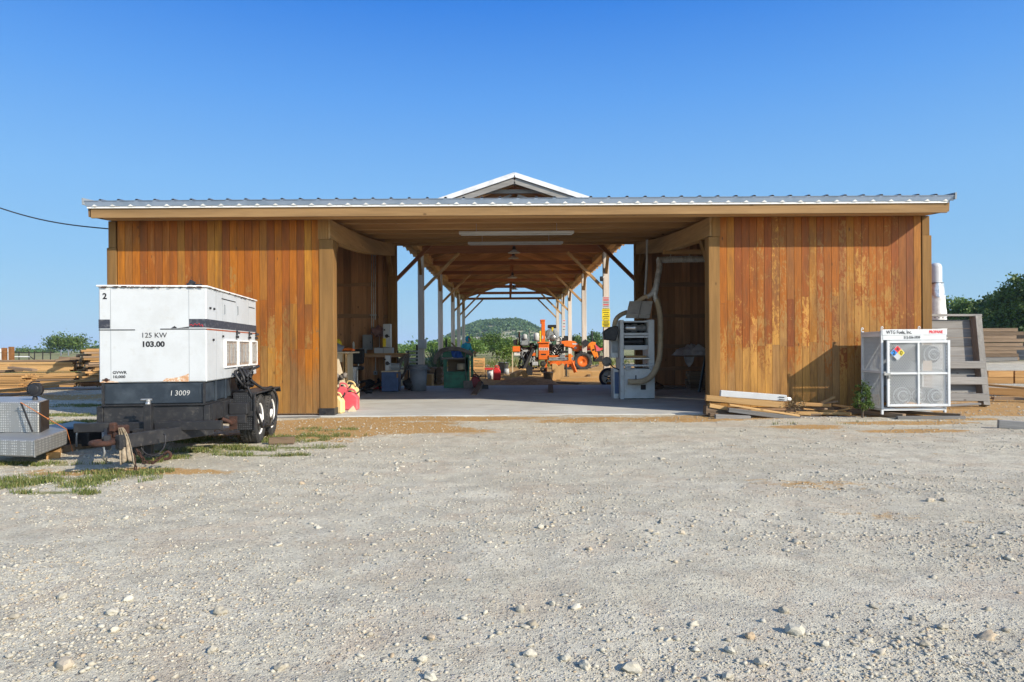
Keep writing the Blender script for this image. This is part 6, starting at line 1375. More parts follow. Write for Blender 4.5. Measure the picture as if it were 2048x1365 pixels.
# small wheel beside planer
wl_ = thing('wheelbarrow_wheel', 'dark spoked wheel with a whitish rim standing left of the planer', 'wheel', (at(1217, 22.2), 22.2, fz(22.2)))
mesh_obj('tyre', MB().tube([(.27 * math.cos(a), 0, .30 + .27 * math.sin(a)) for a in np.linspace(0, 6.28, 30)[:-1]], .05, 8, closed=True), paint('dark_blue_tyre', (.02, .025, .06), None, .7), wl_)
mesh_obj('rim', MB().lathe([(.05, -.03), (.20, -.02), (.22, .0), (.2, .02), (.05, .03)], (0, 0, .30), 24, 'Y'), M['white'], wl_)
mb = MB()
for k in range(5): a = k * R(72) + .3; mb.beam((.05 * math.cos(a), -.035, .3 + .05 * math.sin(a)), (.17 * math.cos(a), -.035, .3 + .17 * math.sin(a)), .01, .03)
mesh_obj('spokes', mb.cyl((0, -.05, .3), (0, .05, .3), .04, 10), M['black'], wl_)
# table with cloths and crate at the right
ct = thing('side_table', 'thin-topped trestle table in the right bay', 'table', (at(1395, 18.5), 18.5, fz(18.5)))
zt = P(1385, 711, 18.3).z; mesh_obj('top', MB().bb(at(1362, 18.3), at(1440, 18.3), 18.3, 19.1, zt - .04, zt), M['brown_x'], ct, world=True)
mesh_obj('leg', MB().beam((at(1398, 18.4), 18.4, fz(18.4)), (at(1412, 18.4), 18.45, zt - .04), .05, .05), M['black'], ct, world=True); mesh_obj('leg', MB().beam((at(1425, 18.4), 18.4, fz(18.4)), (at(1412, 18.4), 18.5, zt - .04), .05, .05), M['black'], ct, world=True)
def heap(name, label, cx, D, z, rx, ry, h, mat, seed, flaps=()):
    n = 26; vs = []
    for i in range(n + 1):
        for j in range(n + 1):
            u, v = i / n * 2 - 1, j / n * 2 - 1; e = max(0, 1 - (abs(u) ** 2.2 + abs(v) ** 2.2)); zz = h * e ** .5 * (.6 + .9 * abs(noise.noise(Vector((u * 2.6, v * 2.6, seed)))) + .25 * noise.noise(Vector((u * 7, v * 7, seed))))
            for (fx, fw, fd) in flaps:
                if v < -.55 and abs(u - fx) < fw: zz -= fd * (-.55 - v) / .45 * (1 - abs(u - fx) / fw * .5)
            ed = 1 + .15 * noise.noise(Vector((u * 3, v * 3, seed + 9))); vs.append((cx + u * rx * ed, D + v * ry * ed * (.9 if v > -.6 else .85), z + zz + .004))
    mb = MB().add(vs, [(i * (n + 1) + j, (i + 1) * (n + 1) + j, (i + 1) * (n + 1) + j + 1, i * (n + 1) + j + 1) for i in range(n) for j in range(n)], smooth=True)
    o = solo(name, mb, M[mat], label, 'cloth'); o.modifiers.new('t', 'SOLIDIFY').thickness = .008; return o
heap('crumpled_cloth', 'heap of crumpled pale cloths draped over the table in the right bay', at(1388, 18.5), 18.62, zt, .52, .38, .28, 'fabric', 3, ((-.35, .22, .34),))
cr_ = thing('wooden_crate', 'stack of rough brown boards under the table in the right bay', 'wood stack', (at(1398, 19.3), 19.3, fz(19.3)))
for r in range(7):
    for k in range(2): mesh_obj('board', MB().box((.05 + random.uniform(-.03, .03), -.15 + .25 * k, .04 + r * .075), (.75, .22, .065)), M['brown_x'], cr_)
solo('floor_scrap', MB().ball((0, 0, .05), (.15, .12, .12), 10, 6, wob=.9), M['brown_x'], 'dark lump of scrap on the floor behind the planer', 'scrap', loc=(at(1316, 19.6), 19.6, fz(19.6)))
solo('floor_hose', MB().tube([(at(1322, 19.8), 19.7, fz(19.7) + .03), (at(1340, 19.8), 19.5, fz(19.7) + .03), (at(1352, 19.8), 19.9, fz(19.7) + .03), (at(1368, 19.8), 19.6, fz(19.7) + .03)], .02, 6, cr=5), M['hose_dark'], 'dark hose snaking over the floor of the right bay', 'hose')
# ---------------------------------------------------------------- sawmill
SM = thing('portable_sawmill', 'orange portable sawmill with an engine, tall orange mast and long bed', 'sawmill', (at(1100, 27.6), 27.6, fz(27.6)))
def sp_(name, mb, mat, **kw): return mesh_obj(name, mb, M[mat] if isinstance(mat, str) else mat, SM, world=True, **kw)
def PB(mb, xa, xb, ya, yb, D, th, **kw):
    a = P(xa, yb, D); b = P(xb, ya, D); return mb.bb(a.x, b.x, D, D + th, a.z, b.z, **kw)
D = 27.6
sp_('mast', PB(MB(), 1083, 1090, 643, 686, D, .14), 'orange', bevel=.01); sp_('mast_hook', PB(PB(MB(), 1080.5, 1090.5, 639.5, 644, D - .01, .16), 1080.5, 1084, 644, 648, D, .14), 'orange', bevel=.02)
sp_('gauge_strip', PB(MB(), 1079.5, 1082, 662, 684, D, .04), 'sign_yellow'); sp_('mast_label', PB(MB(), 1084, 1086.5, 672, 678, D - .006, .004), 'white')
sp_('saw_head', PB(MB(), 1077, 1098, 687, 720, D - .05, .5), 'orange', bevel=.02); sp_('head_flange', PB(MB(), 1075, 1099, 684, 687, D - .1, .6), 'orange', bevel=.008)
lb = PB(MB(), 1078, 1097, 696, 701, D - .058, .006); sp_('name_band', lb, 'white_worn'); sp_('vent_slot', PB(MB(), 1082, 1092, 708, 710.5, D - .057, .005), 'ink')
mb = MB()
for k in range(5): PB(mb, 1079.5 + 3.5 * k, 1081.5 + 3.5 * k, 697, 700, D - .063, .004)
sp_('faded_lettering', mb, 'ink')
c = P(1104.5, 670, D)
sp_('blade_guard', MB().lathe([(0, -.02), (.24, -.02), (.27, .02), (.27, .16), (0, .16)], (c.x, D, c.z), 28, 'Y'), 'panelgrey', bevel=.006); sp_('guard_hub', MB().lathe([(0, -.05), (.10, -.05), (.13, -.02), (.14, .0)], (c.x + .02, D - .0, c.z - .12), 20, 'Y'), 'steel')
sp_('guard_arms', MB().beam((c.x - .2, D - .03, c.z - .16), (c.x - .05, D - .03, c.z + .2), .02, .05).beam((c.x + .2, D - .03, c.z - .16), (c.x + .05, D - .03, c.z + .2), .02, .05), 'galv')
sp_('air_box', PB(MB(), 1096, 1113, 650, 657, D, .3), 'black', bevel=.02); sp_('yellow_cap', PB(MB(), 1103.5, 1107, 655, 663, D - .03, .06), 'byellow')
c = P(1072.5, 674, D); sp_('water_canister', MB().lathe([(0, -.17), (.08, -.16), (.115, -.12), (.115, .12), (.08, .16), (0, .17)], tuple(c), 18), 'white')
c = P(1119, 679, D); sp_('crank_wheel', MB().tube([(c.x + .08 * math.cos(a), D, c.z + .08 * math.sin(a)) for a in np.linspace(0, 6.28, 18)[:-1]], .015, 6, closed=True).cyl((c.x, D, c.z - .08), (c.x, D, c.z + .08), .01, 5), 'steel')
mb = PB(MB(), 1099, 1128, 690, 708, D + .25, .3)
for _ in range(60):
    xx = random.uniform(1098, 1127); yy = random.uniform(686, 710); PB(mb, xx, xx + random.uniform(1.5, 5), yy, yy + random.uniform(1, 5), D + random.uniform(0, .4), .1)
sp_('engine_block', mb, 'black'); mb = MB()
for _ in range(22): a = P(random.uniform(1098, 1128), random.uniform(686, 712), D - .02); b = a + Vector((random.uniform(-.15, .15), 0, random.uniform(-.15, .15))); mb.cyl(a, b, .012, 5)
sp_('engine_fittings', mb, 'steel'); sp_('muffler', MB().cyl(P(1121, 704, D), P(1136, 704, D), .05, 10), 'black')
sp_('bed_rail', PB(MB(), 1098, 1146, 711, 715, D - .1, .1), 'orange'); sp_('bed_rail', PB(MB(), 1098, 1148, 716, 721, D - .15, .12), 'galv'); sp_('bed_rail', PB(MB(), 1096, 1150, 722, 728, D + .3, .12), 'orange')
sp_('bed_rail', MB().beam(P(1100, 729, D - .3), P(1146, 724, D - .3), .1, .14), 'orange'); sp_('clamp', PB(MB(), 1120, 1130, 710, 717, D - .2, .15), 'galv'); sp_('bed_upright', PB(MB(), 1137, 1143, 708, 722, D - .2, .1), 'orange2')
sp_('bed_leg', MB().beam(P(1143, 724, D - .3), P(1151, 745, D - .4), .08, .12), 'orange'); sp_('bed_leg', PB(MB(), 1131, 1134.5, 728, 753, D - .6, .1), 'rubber', bevel=.02)
sp_('wheel', MB().lathe([(.02, -.04), (.09, -.06), (.12, -.03), (.12, .03), (.02, .04)], tuple(P(1086, 728, D - .2)), 16, 'Y').lathe([(.02, -.04), (.09, -.06), (.12, -.03), (.12, .03), (.02, .04)], tuple(P(1086, 740, D - .2)), 16, 'Y'), 'rubber')
sp_('hopper', PB(MB(), 1053, 1065, 731, 751, D - .3, .4), 'black', bevel=.02); sp_('control_box', PB(MB(), 1064, 1076, 724, 732, D - .35, .3), 'lgrey', bevel=.02)
sp_('chute', MB().beam(P(1066, 698, D - .2), P(1046, 741, D - .4), .12, .12), 'dark'); sp_('chute', MB().beam(P(1057, 712, D - .1), P(1050, 738, D - .1), .3, .1), 'lgrey'); sp_('diagonal_arm', MB().beam(P(1062, 696, D), P(1078, 735, D), .08, .06), 'rust')
# left engine unit
sp_('second_engine', PB(MB(), 1042, 1057, 681, 693, D + .1, .4), 'steel', bevel=.03); mb = MB()
for a, b, c_, d_ in ((1041, 670, 1043, 690), (1057, 668, 1058.5, 690), (1041, 684, 1058, 686.5)): PB(mb, a, c_, b, d_, D, .05)
sp_('engine_cage', mb, 'galv'); sp_('exhaust_stack', MB().cyl(P(1038.5, 690, D), P(1038.5, 664, D), .035, 8), 'rust'); sp_('control_lever', MB().cyl(P(1058, 690, D), P(1058.5, 659, D + .2), .02, 6), 'black'); sp_('exhaust_stack', MB().cyl(P(1034, 692, D), P(1034.5, 676, D), .02, 6), 'rust')
sp_('orange_box', PB(MB(), 1025, 1040, 693, 704, D - .1, .35), 'orange', bevel=.01); sp_('orange_box_lower', PB(MB(), 1028, 1040, 704, 712, D - .05, .3), 'white_worn', bevel=.01); sp_('black_stack', PB(MB(), 1026.5, 1034, 680, 691, D, .2), 'black', bevel=.01)
mb = PB(MB(), 1040, 1072, 694, 718, D + .2, .3)
for _ in range(110): xx = random.uniform(1036, 1074); yy = random.uniform(686, 738); PB(mb, xx, xx + random.uniform(1.5, 7), yy, yy + random.uniform(1, 6), D + random.uniform(.0, .4), .3)
sp_('drive_parts', mb, paint('dark_brown_metal', (.07, .04, .03), (.02, .02, .02), .6, .2, 14, rv=.5))
mb = MB()
for _ in range(16): a = P(random.uniform(1042, 1070), random.uniform(698, 722), D - .05); mb.tube([a, a + Vector((random.uniform(-.12, .12), -.04, random.uniform(-.2, 0))), a + Vector((random.uniform(-.2, .2), 0, random.uniform(-.45, -.1)))], .014, 5, cr=4)
sp_('hydraulic_hoses', mb, 'lgrey'); sp_('orange_panel', PB(MB(), 1059, 1071, 706, 712, D - .12, .06), 'orange'); sp_('pale_bracket', PB(MB(), 1047, 1056, 700, 704, D - .1, .06), 'lgrey'); sp_('air_cleaner', MB().lathe([(0, -.1), (.09, -.1), (.1, -.06), (.1, .06), (.07, .1), (0, .12)], tuple(P(1049.5, 674, D - .1)), 14), 'lgrey'); sp_('radiator', PB(MB(), 1043, 1056, 676, 690, D - .12, .08), 'panelgrey'); sp_('frame_rail', PB(MB(), 1042, 1080, 741, 745, D - .2, .2), 'rust'); sp_('support', PB(MB(), 1048, 1051, 712, 752, D, .1), 'rust'); sp_('support', PB(MB(), 1090, 1094, 720, 755, D, .1), 'orange')
# ---------------------------------------------------------------- tractor
TR = thing('tractor', 'orange compact tractor with a round red-orange rear wheel beyond the sawmill', 'tractor', (at(1165, 35), 35, fz(35)))
def tp_(name, mb, mat, **kw): return mesh_obj(name, mb, M[mat], TR, world=True, **kw)
D = 34.6
hood = [P(a, b, D) for a, b in ((1121, 683), (1141, 681.5), (1152, 684), (1159, 690), (1160.5, 699), (1157, 704), (1148, 703), (1145, 697), (1136, 695), (1121, 692))]
tp_('hood', MB().prism(hood, (0, .7, 0)), 'orange', bevel=.04); tp_('hood_label', MB().prism([P(1144, 687, D - .01), P(1155, 687, D - .01), P(1156, 690, D - .01), P(1145, 689.5, D - .01)], (0, .006, 0)), 'white')
tp_('head_lamp', PB(MB(), 1149, 1153, 694, 698, D - .02, .05), 'white'); tp_('rear_body', MB().prism([P(a, b, D) for a, b in ((1158, 692), (1176, 690), (1180, 700), (1160, 702))], (0, .5, 0)), 'orange2', bevel=.02)
tp_('fender', MB().prism([P(a, b, D - .1) for a, b in ((1176, 688), (1184, 684), (1192, 685), (1190, 693), (1182, 696), (1176, 697))], (0, .3, 0)), 'orange2', bevel=.03)
tp_('loader_arm', MB().prism([P(a, b, D - .3) for a, b in ((1180, 690), (1190, 688), (1197, 714), (1193, 718), (1189, 716), (1181, 700))], (0, .09, 0)), 'orange2', bevel=.01); tp_('loader_arm', MB().prism([P(a, b, D + .6) for a, b in ((1180, 690), (1190, 688), (1197, 714), (1193, 718), (1189, 716), (1181, 700))], (0, .09, 0)), 'orange2', bevel=.01)
tp_('pivot', MB().cyl(P(1187, 700, D - .33), P(1187, 700, D - .28), .05, 10).cyl(P(1193, 715, D - .33), P(1193, 715, D - .28), .04, 10), 'black')
tp_('slow_vehicle_triangle', MB().prism([P(1190, 688, D - .35), P(1204, 701, D - .35), P(1193, 703, D - .35)], (0, .01, 0)), 'pink'); tp_('roll_bar', MB().tube([P(1185, 690, D), P(1184.5, 672, D), P(1184.2, 662, D)], .03, 8), 'black')
tp_('crossbar', MB().beam(P(1160, 701, D), P(1205, 698, D), .08, .08), 'redink'); tp_('underframe', PB(PB(MB(), 1150, 1200, 703, 712, D + .2, .4), 1190, 1206, 712, 724, D, .5), 'rust', bevel=.02); tp_('ballast', PB(MB(), 1188, 1205, 713, 724, D - .2, .5), 'black', bevel=.03)
def twheel(px_, py_, r, D_):
    c = P(px_, py_, D_); w_ = mesh_obj('wheel', MB().lathe([(0, -.06), (r * .18, -.06), (r * .2, -.1), (r * .45, -.04), (r * .60, -.08), (r * .62, .05), (0, .05)], (0, 0, 0), 28, 'Y'), M['orange'], TR); w_.location = Vector(c) - Vector(TR.location)
    mb = MB().lathe([(r * .60, -.10), (r * .72, -.14), (r * .93, -.14), (r * .98, -.09), (r * .98, .1), (r * .9, .14), (r * .62, .12)], (0, 0, 0), 40, 'Y')
    for k in range(24): a = k * R(15); mb.box((r * .96 * math.cos(a), -.07, r * .96 * math.sin(a)), (r * .12, .14, .05), ry=-a, rz=0)
    mesh_obj('tyre', mb, M['rubber'], w_); return w_
twheel(1165, 723, .47, D - .35); twheel(1165, 723, .47, D + .85); twheel(1135, 728, .30, D - .25)
tp_('seat', PB(PB(MB(), 1125, 1133, 676, 684, D + .1, .3), 1128, 1136, 672, 684, D + .35, .1), 'dark', bevel=.02); tp_('steering_wheel', MB().tube([P(1117 + 5 * math.cos(a), 680 + 4 * math.sin(a), D + .1) for a in np.linspace(0, 6.28, 14)[:-1]], .015, 5, closed=True), 'black')
# ---------------------------------------------------------------- sawn blocks, logs and boards round the mill
solo('sawn_block', MB().prism([P(a, b, 27.0) for a, b in ((1104, 728), (1112, 728), (1117, 733), (1124, 728), (1128, 728), (1128, 764), (1104, 762))], (0, .35, 0)), M['new_z'], 'upright sawn wood block with a notch in its top, before the sawmill', 'wood block', bevel=.01)
def pw(a, b, da, db, w_, h, mat, label, name='board', cat='board', ground=True):
    def snap(q, d):
        for _ in range(30):
            v = P(q[0], q[1], 1.0); g_ = gz(v.x * d, d) + h / 2 - .01; d = (g_ - EYE) / (v.z - EYE)
        return d
    if ground: da, db = snap(a, da), snap(b, db)
    return bar(name, P(a[0], a[1], da), P(b[0], b[1], db), w_, h, M[mat], label, cat)
pw((1122, 758), (1232, 758), 27.0, 27.0, .6, .14, 'new_x', 'long pale plank on the ground right of the sawn block'); pw((1133, 766), (1232, 767), 26.2, 26.1, .5, .10, 'new_x', 'pale plank nearest the slab edge, left of the planer', ground=False)
pw((1110, 766), (1160, 768), 22.6, 22.5, .2, .06, 'brown_x', 'brown board at the slab edge under the pale planks'); pw((1138, 748), (1208, 748), 28.0, 28.0, .35, .26, 'new_x', 'thick pale squared log lying in front of the tractor wheel', 'squared_log', 'log')
pw((1183, 751), (1200, 751), 27, 27, .3, .28, 'new_x', 'short sawn block end left of the spoked wheel', 'squared_log', 'log'); pw((1175, 752), (1181, 752), 26.8, 26.8, .12, .12, 'brown_x', 'small dark cube of wood before the pale log', 'wood_block', 'wood block')
pw((1175, 738), (1196, 731), 32, 32.4, .12, .06, 'brown_x', 'dark board slanting by the white footing'); pw((1198, 729), (1206, 729), 38, 38, .3, .28, 'new_x', 'pale block of wood behind the spoked wheel', 'wood_block', 'wood block')
pw((1025, 752), (1047, 741), 26.5, 27.2, .24, .15, 'new_x', 'bark-edged slab tilted up at the left foot of the sawmill', 'wood_slab', 'slab', False); pw((1052, 755), (1046, 742), 26.6, 26.6, .2, .2, 'orange_x', 'upright bark-edged offcut left of the black hopper', 'wood_slab', 'slab', False)
pw((1064, 748), (1088, 750), 27.2, 27.2, .3, .06, 'new_x', 'upper pale slab under the sawmill', 'wood_slab', 'slab'); pw((1062, 758), (1088, 757), 26.7, 26.7, .3, .07, 'new_x', 'lower pale slab under the sawmill', 'wood_slab', 'slab')
pw((1003, 749), (1030, 745), 27.6, 28, .25, .06, 'brown_x', 'thin slab on the sawdust right of the bright red can', 'wood_slab', 'slab'); pw((985, 745), (1010, 738), 29, 30, .2, .05, 'brown_x', 'long thin board on the sawdust behind the bright red can')
solo('metal_bucket', MB().lathe([(0, 0), (.16, 0), (.20, .32), (.21, .32), (.2, .34), (.18, .3), (0, .05)], n=18), M['steel'], 'grey metal bucket left of the sawn block', 'bucket', loc=(at(1096, 26.4), 26.4, fz(26.4)))
solo('fire_bucket', MB().tube([(0, 0, .09), (0, .14, .1)], [.09, .08], 12), M['orange_end'], 'round log end beside the spoked wheel', 'log', loc=(at(1218, 21.9), 21.85, fz(21.9)))
# sawdust mound at the slab edge
n = 40; vs = []
for i in range(n + 1):
    for j in range(13):
        x = lerp(at(985, 23), at(1125, 23), i / n); yy = lerp(21.7, 24.6, j / 12); e = math.sin(math.pi * i / n) ** .7 * math.sin(math.pi * j / 12)
        vs.append((x, yy, gz(x, yy) - .02 + e * (.30 + .12 * noise.noise(Vector((x * 2, yy * 2, 0))) + .05 * noise.noise(Vector((x * 7, yy * 7, 0))))))
mb = MB().add(vs, [(i * 13 + j, (i + 1) * 13 + j, (i + 1) * 13 + j + 1, i * 13 + j + 1) for i in range(n) for j in range(12)], smooth=True)
M['sawdust'] = paint('sawdust', (.48, .27, .12), (.34, .18, .075), .95, 0, 7, (.4, .6), bump=.7, bs=25, rv=0)
solo('sawdust', mb, M['sawdust'], 'low heap of brown sawdust along the rear edge of the slab', 'sawdust', kind='stuff')
# ---------------------------------------------------------------- worker
def skin(name, chains, parent, mat, sub=2):
    verts = []; edges = []; rad = []
    for ch in chains:
        prev = None
        for (p, r) in ch:
            if isinstance(p, int): prev = p; continue
            verts.append(p); rad.append(r); i = len(verts) - 1
            if prev is not None: edges.append((prev, i))
            prev = i
    me = bpy.data.meshes.new(name); me.from_pydata(verts, edges, []); me.materials.append(mat)
    o = bpy.data.objects.new(name, me); C.objects.link(o); o.parent = parent
    md = o.modifiers.new('skin', 'SKIN'); md.use_smooth_shade = True
    sv = me.skin_vertices[0].data
    for i, r in enumerate(rad): sv[i].radius = (r if isinstance(r, tuple) else (r, r))
    sv[0].use_root = True
    s_ = o.modifiers.new('sub', 'SUBSURF'); s_.levels = sub; s_.render_levels = sub
    return o
pr = P(928, 700, 31.0)
PN = thing('person', 'person in a teal hooded sweatshirt bending over behind the green machine', 'person', (pr.x, 31.0, gz(0, 31)), R(55))
k = 1.0
body = skin('body', [[((0, 0, .90), .13), ((0, -.03, 1.05), .12), ((0, -.10, 1.22), .14), ((0, -.16, 1.36), .10), ((0, -.20, 1.43), .055), ((0, -.25, 1.50), .07), ((0, -.27, 1.57), (.078, .09)), ((0, -.26, 1.65), .05)],
    [(2, 0), ((.19, -.14, 1.33), .06), ((.26, -.20, 1.10), .045), ((.20, -.42, 1.02), .035), ((.17, -.50, 1.0), .03)], [(2, 0), ((-.19, -.14, 1.33), .06), ((-.26, -.20, 1.10), .045), ((-.20, -.42, 1.02), .035), ((-.17, -.50, 1.0), .03)],
    [(0, 0), ((.10, 0, .84), .10), ((.12, -.03, .48), .065), ((.12, .02, .10), .045), ((.13, -.12, .04), .04)], [(0, 0), ((-.10, 0, .84), .10), ((-.12, .03, .48), .065), ((-.12, .08, .10), .045), ((-.13, -.06, .04), .04)]], PN, M['skin'])
skin('sweatshirt', [[((0, 0, .80), .175), ((0, -.03, 1.05), .165), ((0, -.10, 1.22), .18), ((0, -.16, 1.37), .13), ((0, -.17, 1.45), .10)], [(2, 0), ((.19, -.14, 1.33), .085), ((.26, -.20, 1.10), .065), ((.20, -.42, 1.02), .05)], [(2, 0), ((-.19, -.14, 1.33), .085), ((-.26, -.20, 1.10), .065), ((-.20, -.42, 1.02), .05)]], PN, M['teal'])
skin('trousers', [[((0, 0, 1.0), .145), ((0, 0, .84), .14)], [(1, 0), ((.10, 0, .78), .11), ((.12, -.03, .48), .085), ((.12, .02, .12), .07)], [(1, 0), ((-.10, 0, .78), .11), ((-.12, .03, .48), .085), ((-.12, .08, .12), .07)]], PN, M['denim'])
mb = MB(); vs = []; n = 16
for i in range(9):
    for j in range(n + 1):
        a = math.pi * (.27 + .73 * i / 8); b = 2 * math.pi * j / n; d = Vector((math.sin(a) * math.cos(b), -math.cos(a), math.sin(a) * math.sin(b))); vs.append((d.x * .115, -.235 + d.y * .13 * (1 if d.y > 0 else .9), 1.585 + d.z * .145))
mb.add(vs, [(i * (n + 1) + j, i * (n + 1) + j + 1, (i + 1) * (n + 1) + j + 1, (i + 1) * (n + 1) + j) for i in range(8) for j in range(n)], smooth=True); mesh_obj('hood', mb, M['teal'], PN)
mesh_obj('nose', MB().ball((0, -.365, 1.565), (.016, .025, .022), 8, 6), M['skin'], PN); mesh_obj('eyes', MB().ball((.03, -.345, 1.59), .010, 8, 6).ball((-.03, -.345, 1.59), .010, 8, 6), M['hair'], PN); mesh_obj('mouth', MB().box((0, -.352, 1.53), (.045, .008, .008)), M['pink'], PN)
for s_ in (-1, 1):
    ch = [[((s_ * .17, -.50, 1.0), .03), ((s_ * .165, -.56, .985), .028)]]
    for q in range(4): ch.append([(1, 0), ((s_ * .165 + (q - 1.5) * .02, -.60, .98), .010), ((s_ * .165 + (q - 1.5) * .022, -.63 - .006 * (1.5 - abs(q - 1.5)), .968), .009), ((s_ * .165 + (q - 1.5) * .022, -.65, .95), .007)])
    ch.append([(0, 0), ((s_ * .17 - s_ * .035, -.54, .985), .011), ((s_ * .17 - s_ * .05, -.575, .975), .009)])
    skin('hand', ch, PN, M['skin'], 1)
    mesh_obj('boot', MB().tube([(s_ * .125, .05 if s_ > 0 else .1, .10), (s_ * .125, .02 if s_ > 0 else .07, .05), (s_ * .13, -.14 if s_ > 0 else -.1, .035)], [.06, .055, .045], 10, cr=3), M['black'], PN)
# ---------------------------------------------------------------- hill, woods, bushes, trees
sk = [(700, 701), (760, 699), (800, 696), (840, 692), (870, 684), (895, 672), (918, 660), (935, 650), (955, 642), (985, 637.5), (1035, 637), (1055, 643), (1072, 652), (1090, 661), (1110, 670), (1135, 680), (1170, 688), (1210, 692), (1290, 697), (1400, 700)]
def sky_h(px_):
    for (a, ya), (b, yb_) in zip(sk, sk[1:]):
        if px_ <= b: t_ = max(0, (px_ - a) / (b - a)); return lerp(ya, yb_, t_)
    return 700
HD = 620.0
def hill_z(x, yy):
    px_ = 1015 + x * F / HD; top = (696 - sky_h(px_)) * HD / F + EYE - 3.2
    d = (yy - 430) / (HD - 430); e = ss(0, 1, d) if d < 1 else 1 - ss(0, 1, (yy - HD) / 260)
    return -1.5 + max(0, top + 1.5) * e + 1.1 * fbm(x, yy, .02, 4, 71) * min(1, max(0, e * 3))
nx_, ny_ = 90, 46; hx = np.linspace(-150, 180, nx_); hy = np.linspace(400, 860, ny_); vs = [(a, b, hill_z(a, b)) for b in hy for a in hx]
mb = MB().add(vs, [(j * nx_ + i, j * nx_ + i + 1, (j + 1) * nx_ + i + 1, (j + 1) * nx_ + i) for j in range(ny_ - 1) for i in range(nx_ - 1)], smooth=True)
m = NM('scrubby_limestone_slope'); v = m.co(); c = m.mix(m.ramp(m.noise(v, .06, 7, .7), [(.42, 0), (.6, 1)]), (.40, .36, .27), (.16, .18, .07)); M['slope'] = m.out(c, .95)
o = mesh_obj('hill', mb, M['slope']); o['kind'] = 'structure'
cs = []
while len(cs) < 5600:
    x = random.uniform(-150, 170); yy = random.uniform(415, 650); z = hill_z(x, yy); e = z + 1.5
    if e < .6 and random.random() < .6: continue
    pyy = 696 - (z - EYE) * F / yy; pxx = 1015 + x * F / yy
    dens = .9 if e > 11 else .42
    nb = fbm(x, yy, .035, 3, 80)
    if nb < -.12 + (.9 - dens) * .55: continue
    if 662 < pyy < 676 and 1000 < pxx < 1110 and random.random() < .85: continue
    r = random.uniform(1.0, 2.1); cs.append((x, yy, z + r * .8))
V, Fc, Rn = leafmesh(cs, 52000, .9, 1.35, elong=1.2)
me = raw_mesh('woods', V, Fc, Rn, M['leaf_far']); o = bpy.data.objects.new('woods', me); C.objects.link(o); tag(o, 'dark green cedar and oak wood covering the far round hill', 'woods', kind='stuff')
# low wood line round the horizon
cs = []
for _ in range(1500):
    a = random.uniform(-1, 1); yy = random.uniform(180, 420); x = a * yy * .85
    if abs(x / yy) < .10 and yy > 300: continue
    if x < 0 and x / yy < -.5: 
        if random.random() < .85: continue
        hgt = 1.2
    else: hgt = 2.0
    cs.append((x, yy, gz(0, yy) + random.uniform(0, 1) * hgt - .3))
V, Fc, Rn = leafmesh(cs, 26000, 1.1, .8, elong=1.2)
me = raw_mesh('brush', V, Fc, Rn, M['leaf_far']); o = bpy.data.objects.new('brush', me); C.objects.link(o); tag(o, 'far low green brush along the horizon', 'brush', kind='stuff')
def bush(px_, ytop, ybase, halfw, D, n, mat, label, group, trunk=None, cat='bush', name='bush', clumps=26, size=None, cz=.5, stems=6, flat=.9):
    x = at(px_, D); z0 = gz(x, D) - .05; top = P(px_, ytop, D).z; h = top - z0; r = halfw * D / F
    return plant(name, label, cat, (x, D, z0), h, r, n, size or max(.05, .0014 * D), mat, stems, group, trunk=trunk, clumps=clumps, crown_z=cz, flat=flat)
bush(820, 690, 712, 26, 66, 1500, M['leaf_mid'], 'rounded green bush left of the first left pavilion post', 'bushes beyond the sheds', size=.10)
for a, yt, hw, D, mt, lb in ((905, 677, 22, 62, 'leaf_mid', 'yellow-green bush seen between the left pavilion posts'), (950, 672, 24, 64, 'leaf_mid', 'green bush right of the worker'), (985, 668, 26, 70, 'leaf_dark', 'tall green bush below the middle of the hill'), (1020, 674, 24, 60, 'leaf_mid', 'leafy green bush left of the sawmill'), (1048, 690, 16, 64, 'leaf_mid', 'low green bush behind the sawmill engine'),
    (1152, 673, 20, 95, 'leaf_dark', 'round dark tree between the right pavilion posts'), (1190, 664, 14, 120, 'leaf_far', 'hazy tree top above the tractor arm'), (1206, 678, 14, 90, 'leaf_mid', 'green bush behind the tractor loader'), (1130, 680, 10, 110, 'leaf_dark', 'small dark tree behind the tractor hood'), (868, 686, 14, 90, 'leaf_mid', 'small green bush behind the yucca')):
    bush(a, yt, 712, hw, D, 2600, M[mt], lb, 'bushes beyond the sheds', clumps=34, size=.0016 * D)
bush(137, 673, 706, 33, 125, 4200, M['leaf_dark'], 'lone spreading green tree above the left lumber stacks', None, trunk=.5, cat='tree', name='oak_tree', clumps=46, cz=.62, stems=16, size=.2, flat=.95)
for a, yt, hw, D in ((48, 700, 12, 230), (78, 702, 10, 240), (98, 703, 9, 230), (175, 699, 16, 210), (205, 697, 18, 200)):
    bush(a, yt, 706, hw, D, 700, M['leaf_dark'], ['small far bush above the pipe fence', 'low far bush right of the pipe fence posts', 'far bush left of the lone tree', 'far low tree right of the lone tree', 'far tree just showing left of the generator'][[48, 78, 98, 175, 205].index(a)], 'far bushes on the left', clumps=14, size=.35)
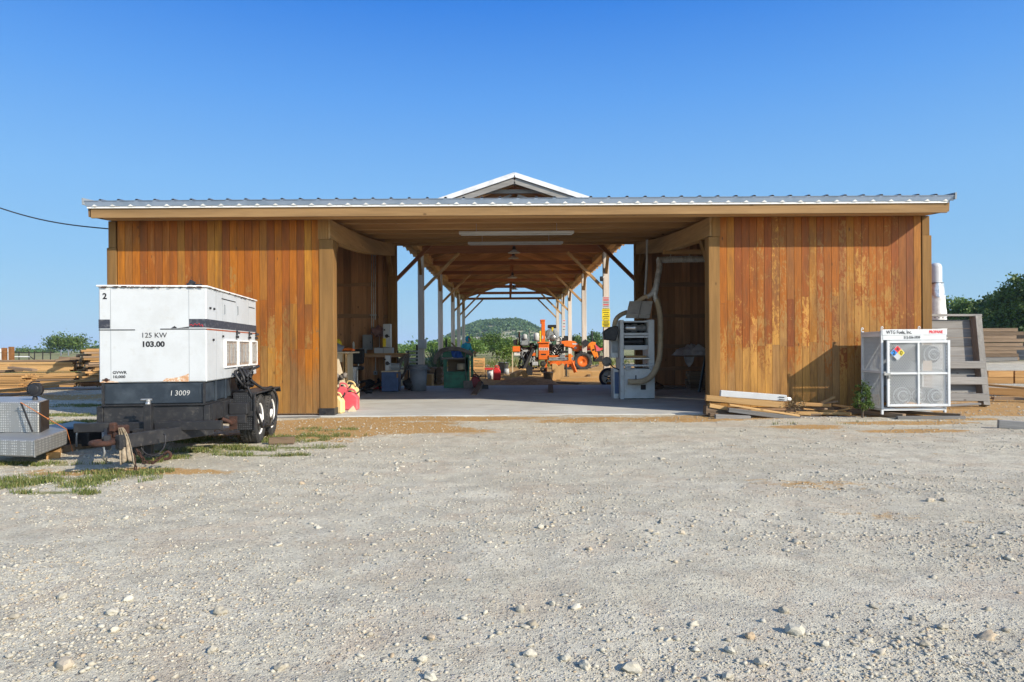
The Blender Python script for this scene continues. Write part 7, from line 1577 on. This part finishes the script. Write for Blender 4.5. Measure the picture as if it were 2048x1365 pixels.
for a, yt, hw, D, mt, lb in ((1872, 622, 26, 72, 'leaf_mid', 'mid-green tree partly behind the wrapped cylinder'), (1905, 592, 30, 68, 'leaf_mid', 'rounded tree just right of the wrapped cylinder'), (1938, 589, 28, 66, 'leaf_mid', 'rounded tree above the top of the grey rack'), (1968, 594, 26, 62, 'leaf_dark', 'dark tree right of the grey rack'), (1992, 583, 28, 60, 'leaf_dark', 'tree left of the tallest one at the right edge'),
    (2022, 566, 34, 54, 'leaf_dark', 'second tallest dark tree over the beam stacks'), (2066, 536, 46, 52, 'leaf_dark', 'tallest dark tree cut off by the right edge'), (1955, 640, 30, 60, 'leaf_dark', 'low dark bush behind the grey rack'), (1998, 632, 34, 56, 'leaf_dark', 'low dark bush behind the stacked beams'), (2040, 630, 34, 52, 'leaf_dark', 'low dark bush at the right edge over the beams')):
    bush(a, yt, 722, hw, D, 6500, M[mt], lb, 'trees on the right', trunk=.15, cat='tree', name='oak_tree', clumps=60, cz=.55, stems=10, size=.15)
# distant blue ridge
vs = []; n = 120
for i in range(n + 1):
    x = lerp(-7500, 7500, i / n); h = 6 + 26 * (.5 + fbm(x, 0, .0006, 4, 90)); vs += [(x, 5200, -40), (x, 5600, h), (x, 7000, -60)]
mb = MB().add(vs, [(i * 3 + j, (i + 1) * 3 + j, (i + 1) * 3 + j + 1, i * 3 + j + 1) for i in range(n) for j in range(2)], smooth=True)
o = mesh_obj('hills', mb, paint('far_wooded_ridge', (.10, .14, .08), (.18, .20, .12), .95, 0, .01)); o['kind'] = 'structure'
# ---------------------------------------------------------------- haze
hz = MB().bb(-9500, 9500, -80, 9500, -80, 120); M['haze'] = bpy.data.materials.new('morning_haze'); M['haze'].use_nodes = True
t_ = M['haze'].node_tree; t_.nodes.remove(t_.nodes['Principled BSDF']); vp = t_.nodes.new('ShaderNodeVolumePrincipled'); vp.inputs['Color'].default_value = (.62, .80, 1, 1); vp.inputs['Density'].default_value = (.00021)
t_.links.new(vp.outputs[0], t_.nodes['Material Output'].inputs['Volume'])
o = mesh_obj('haze', hz, M['haze']); o['kind'] = 'stuff'; o['label'] = 'thin morning haze over the far hills'; o['category'] = 'haze'
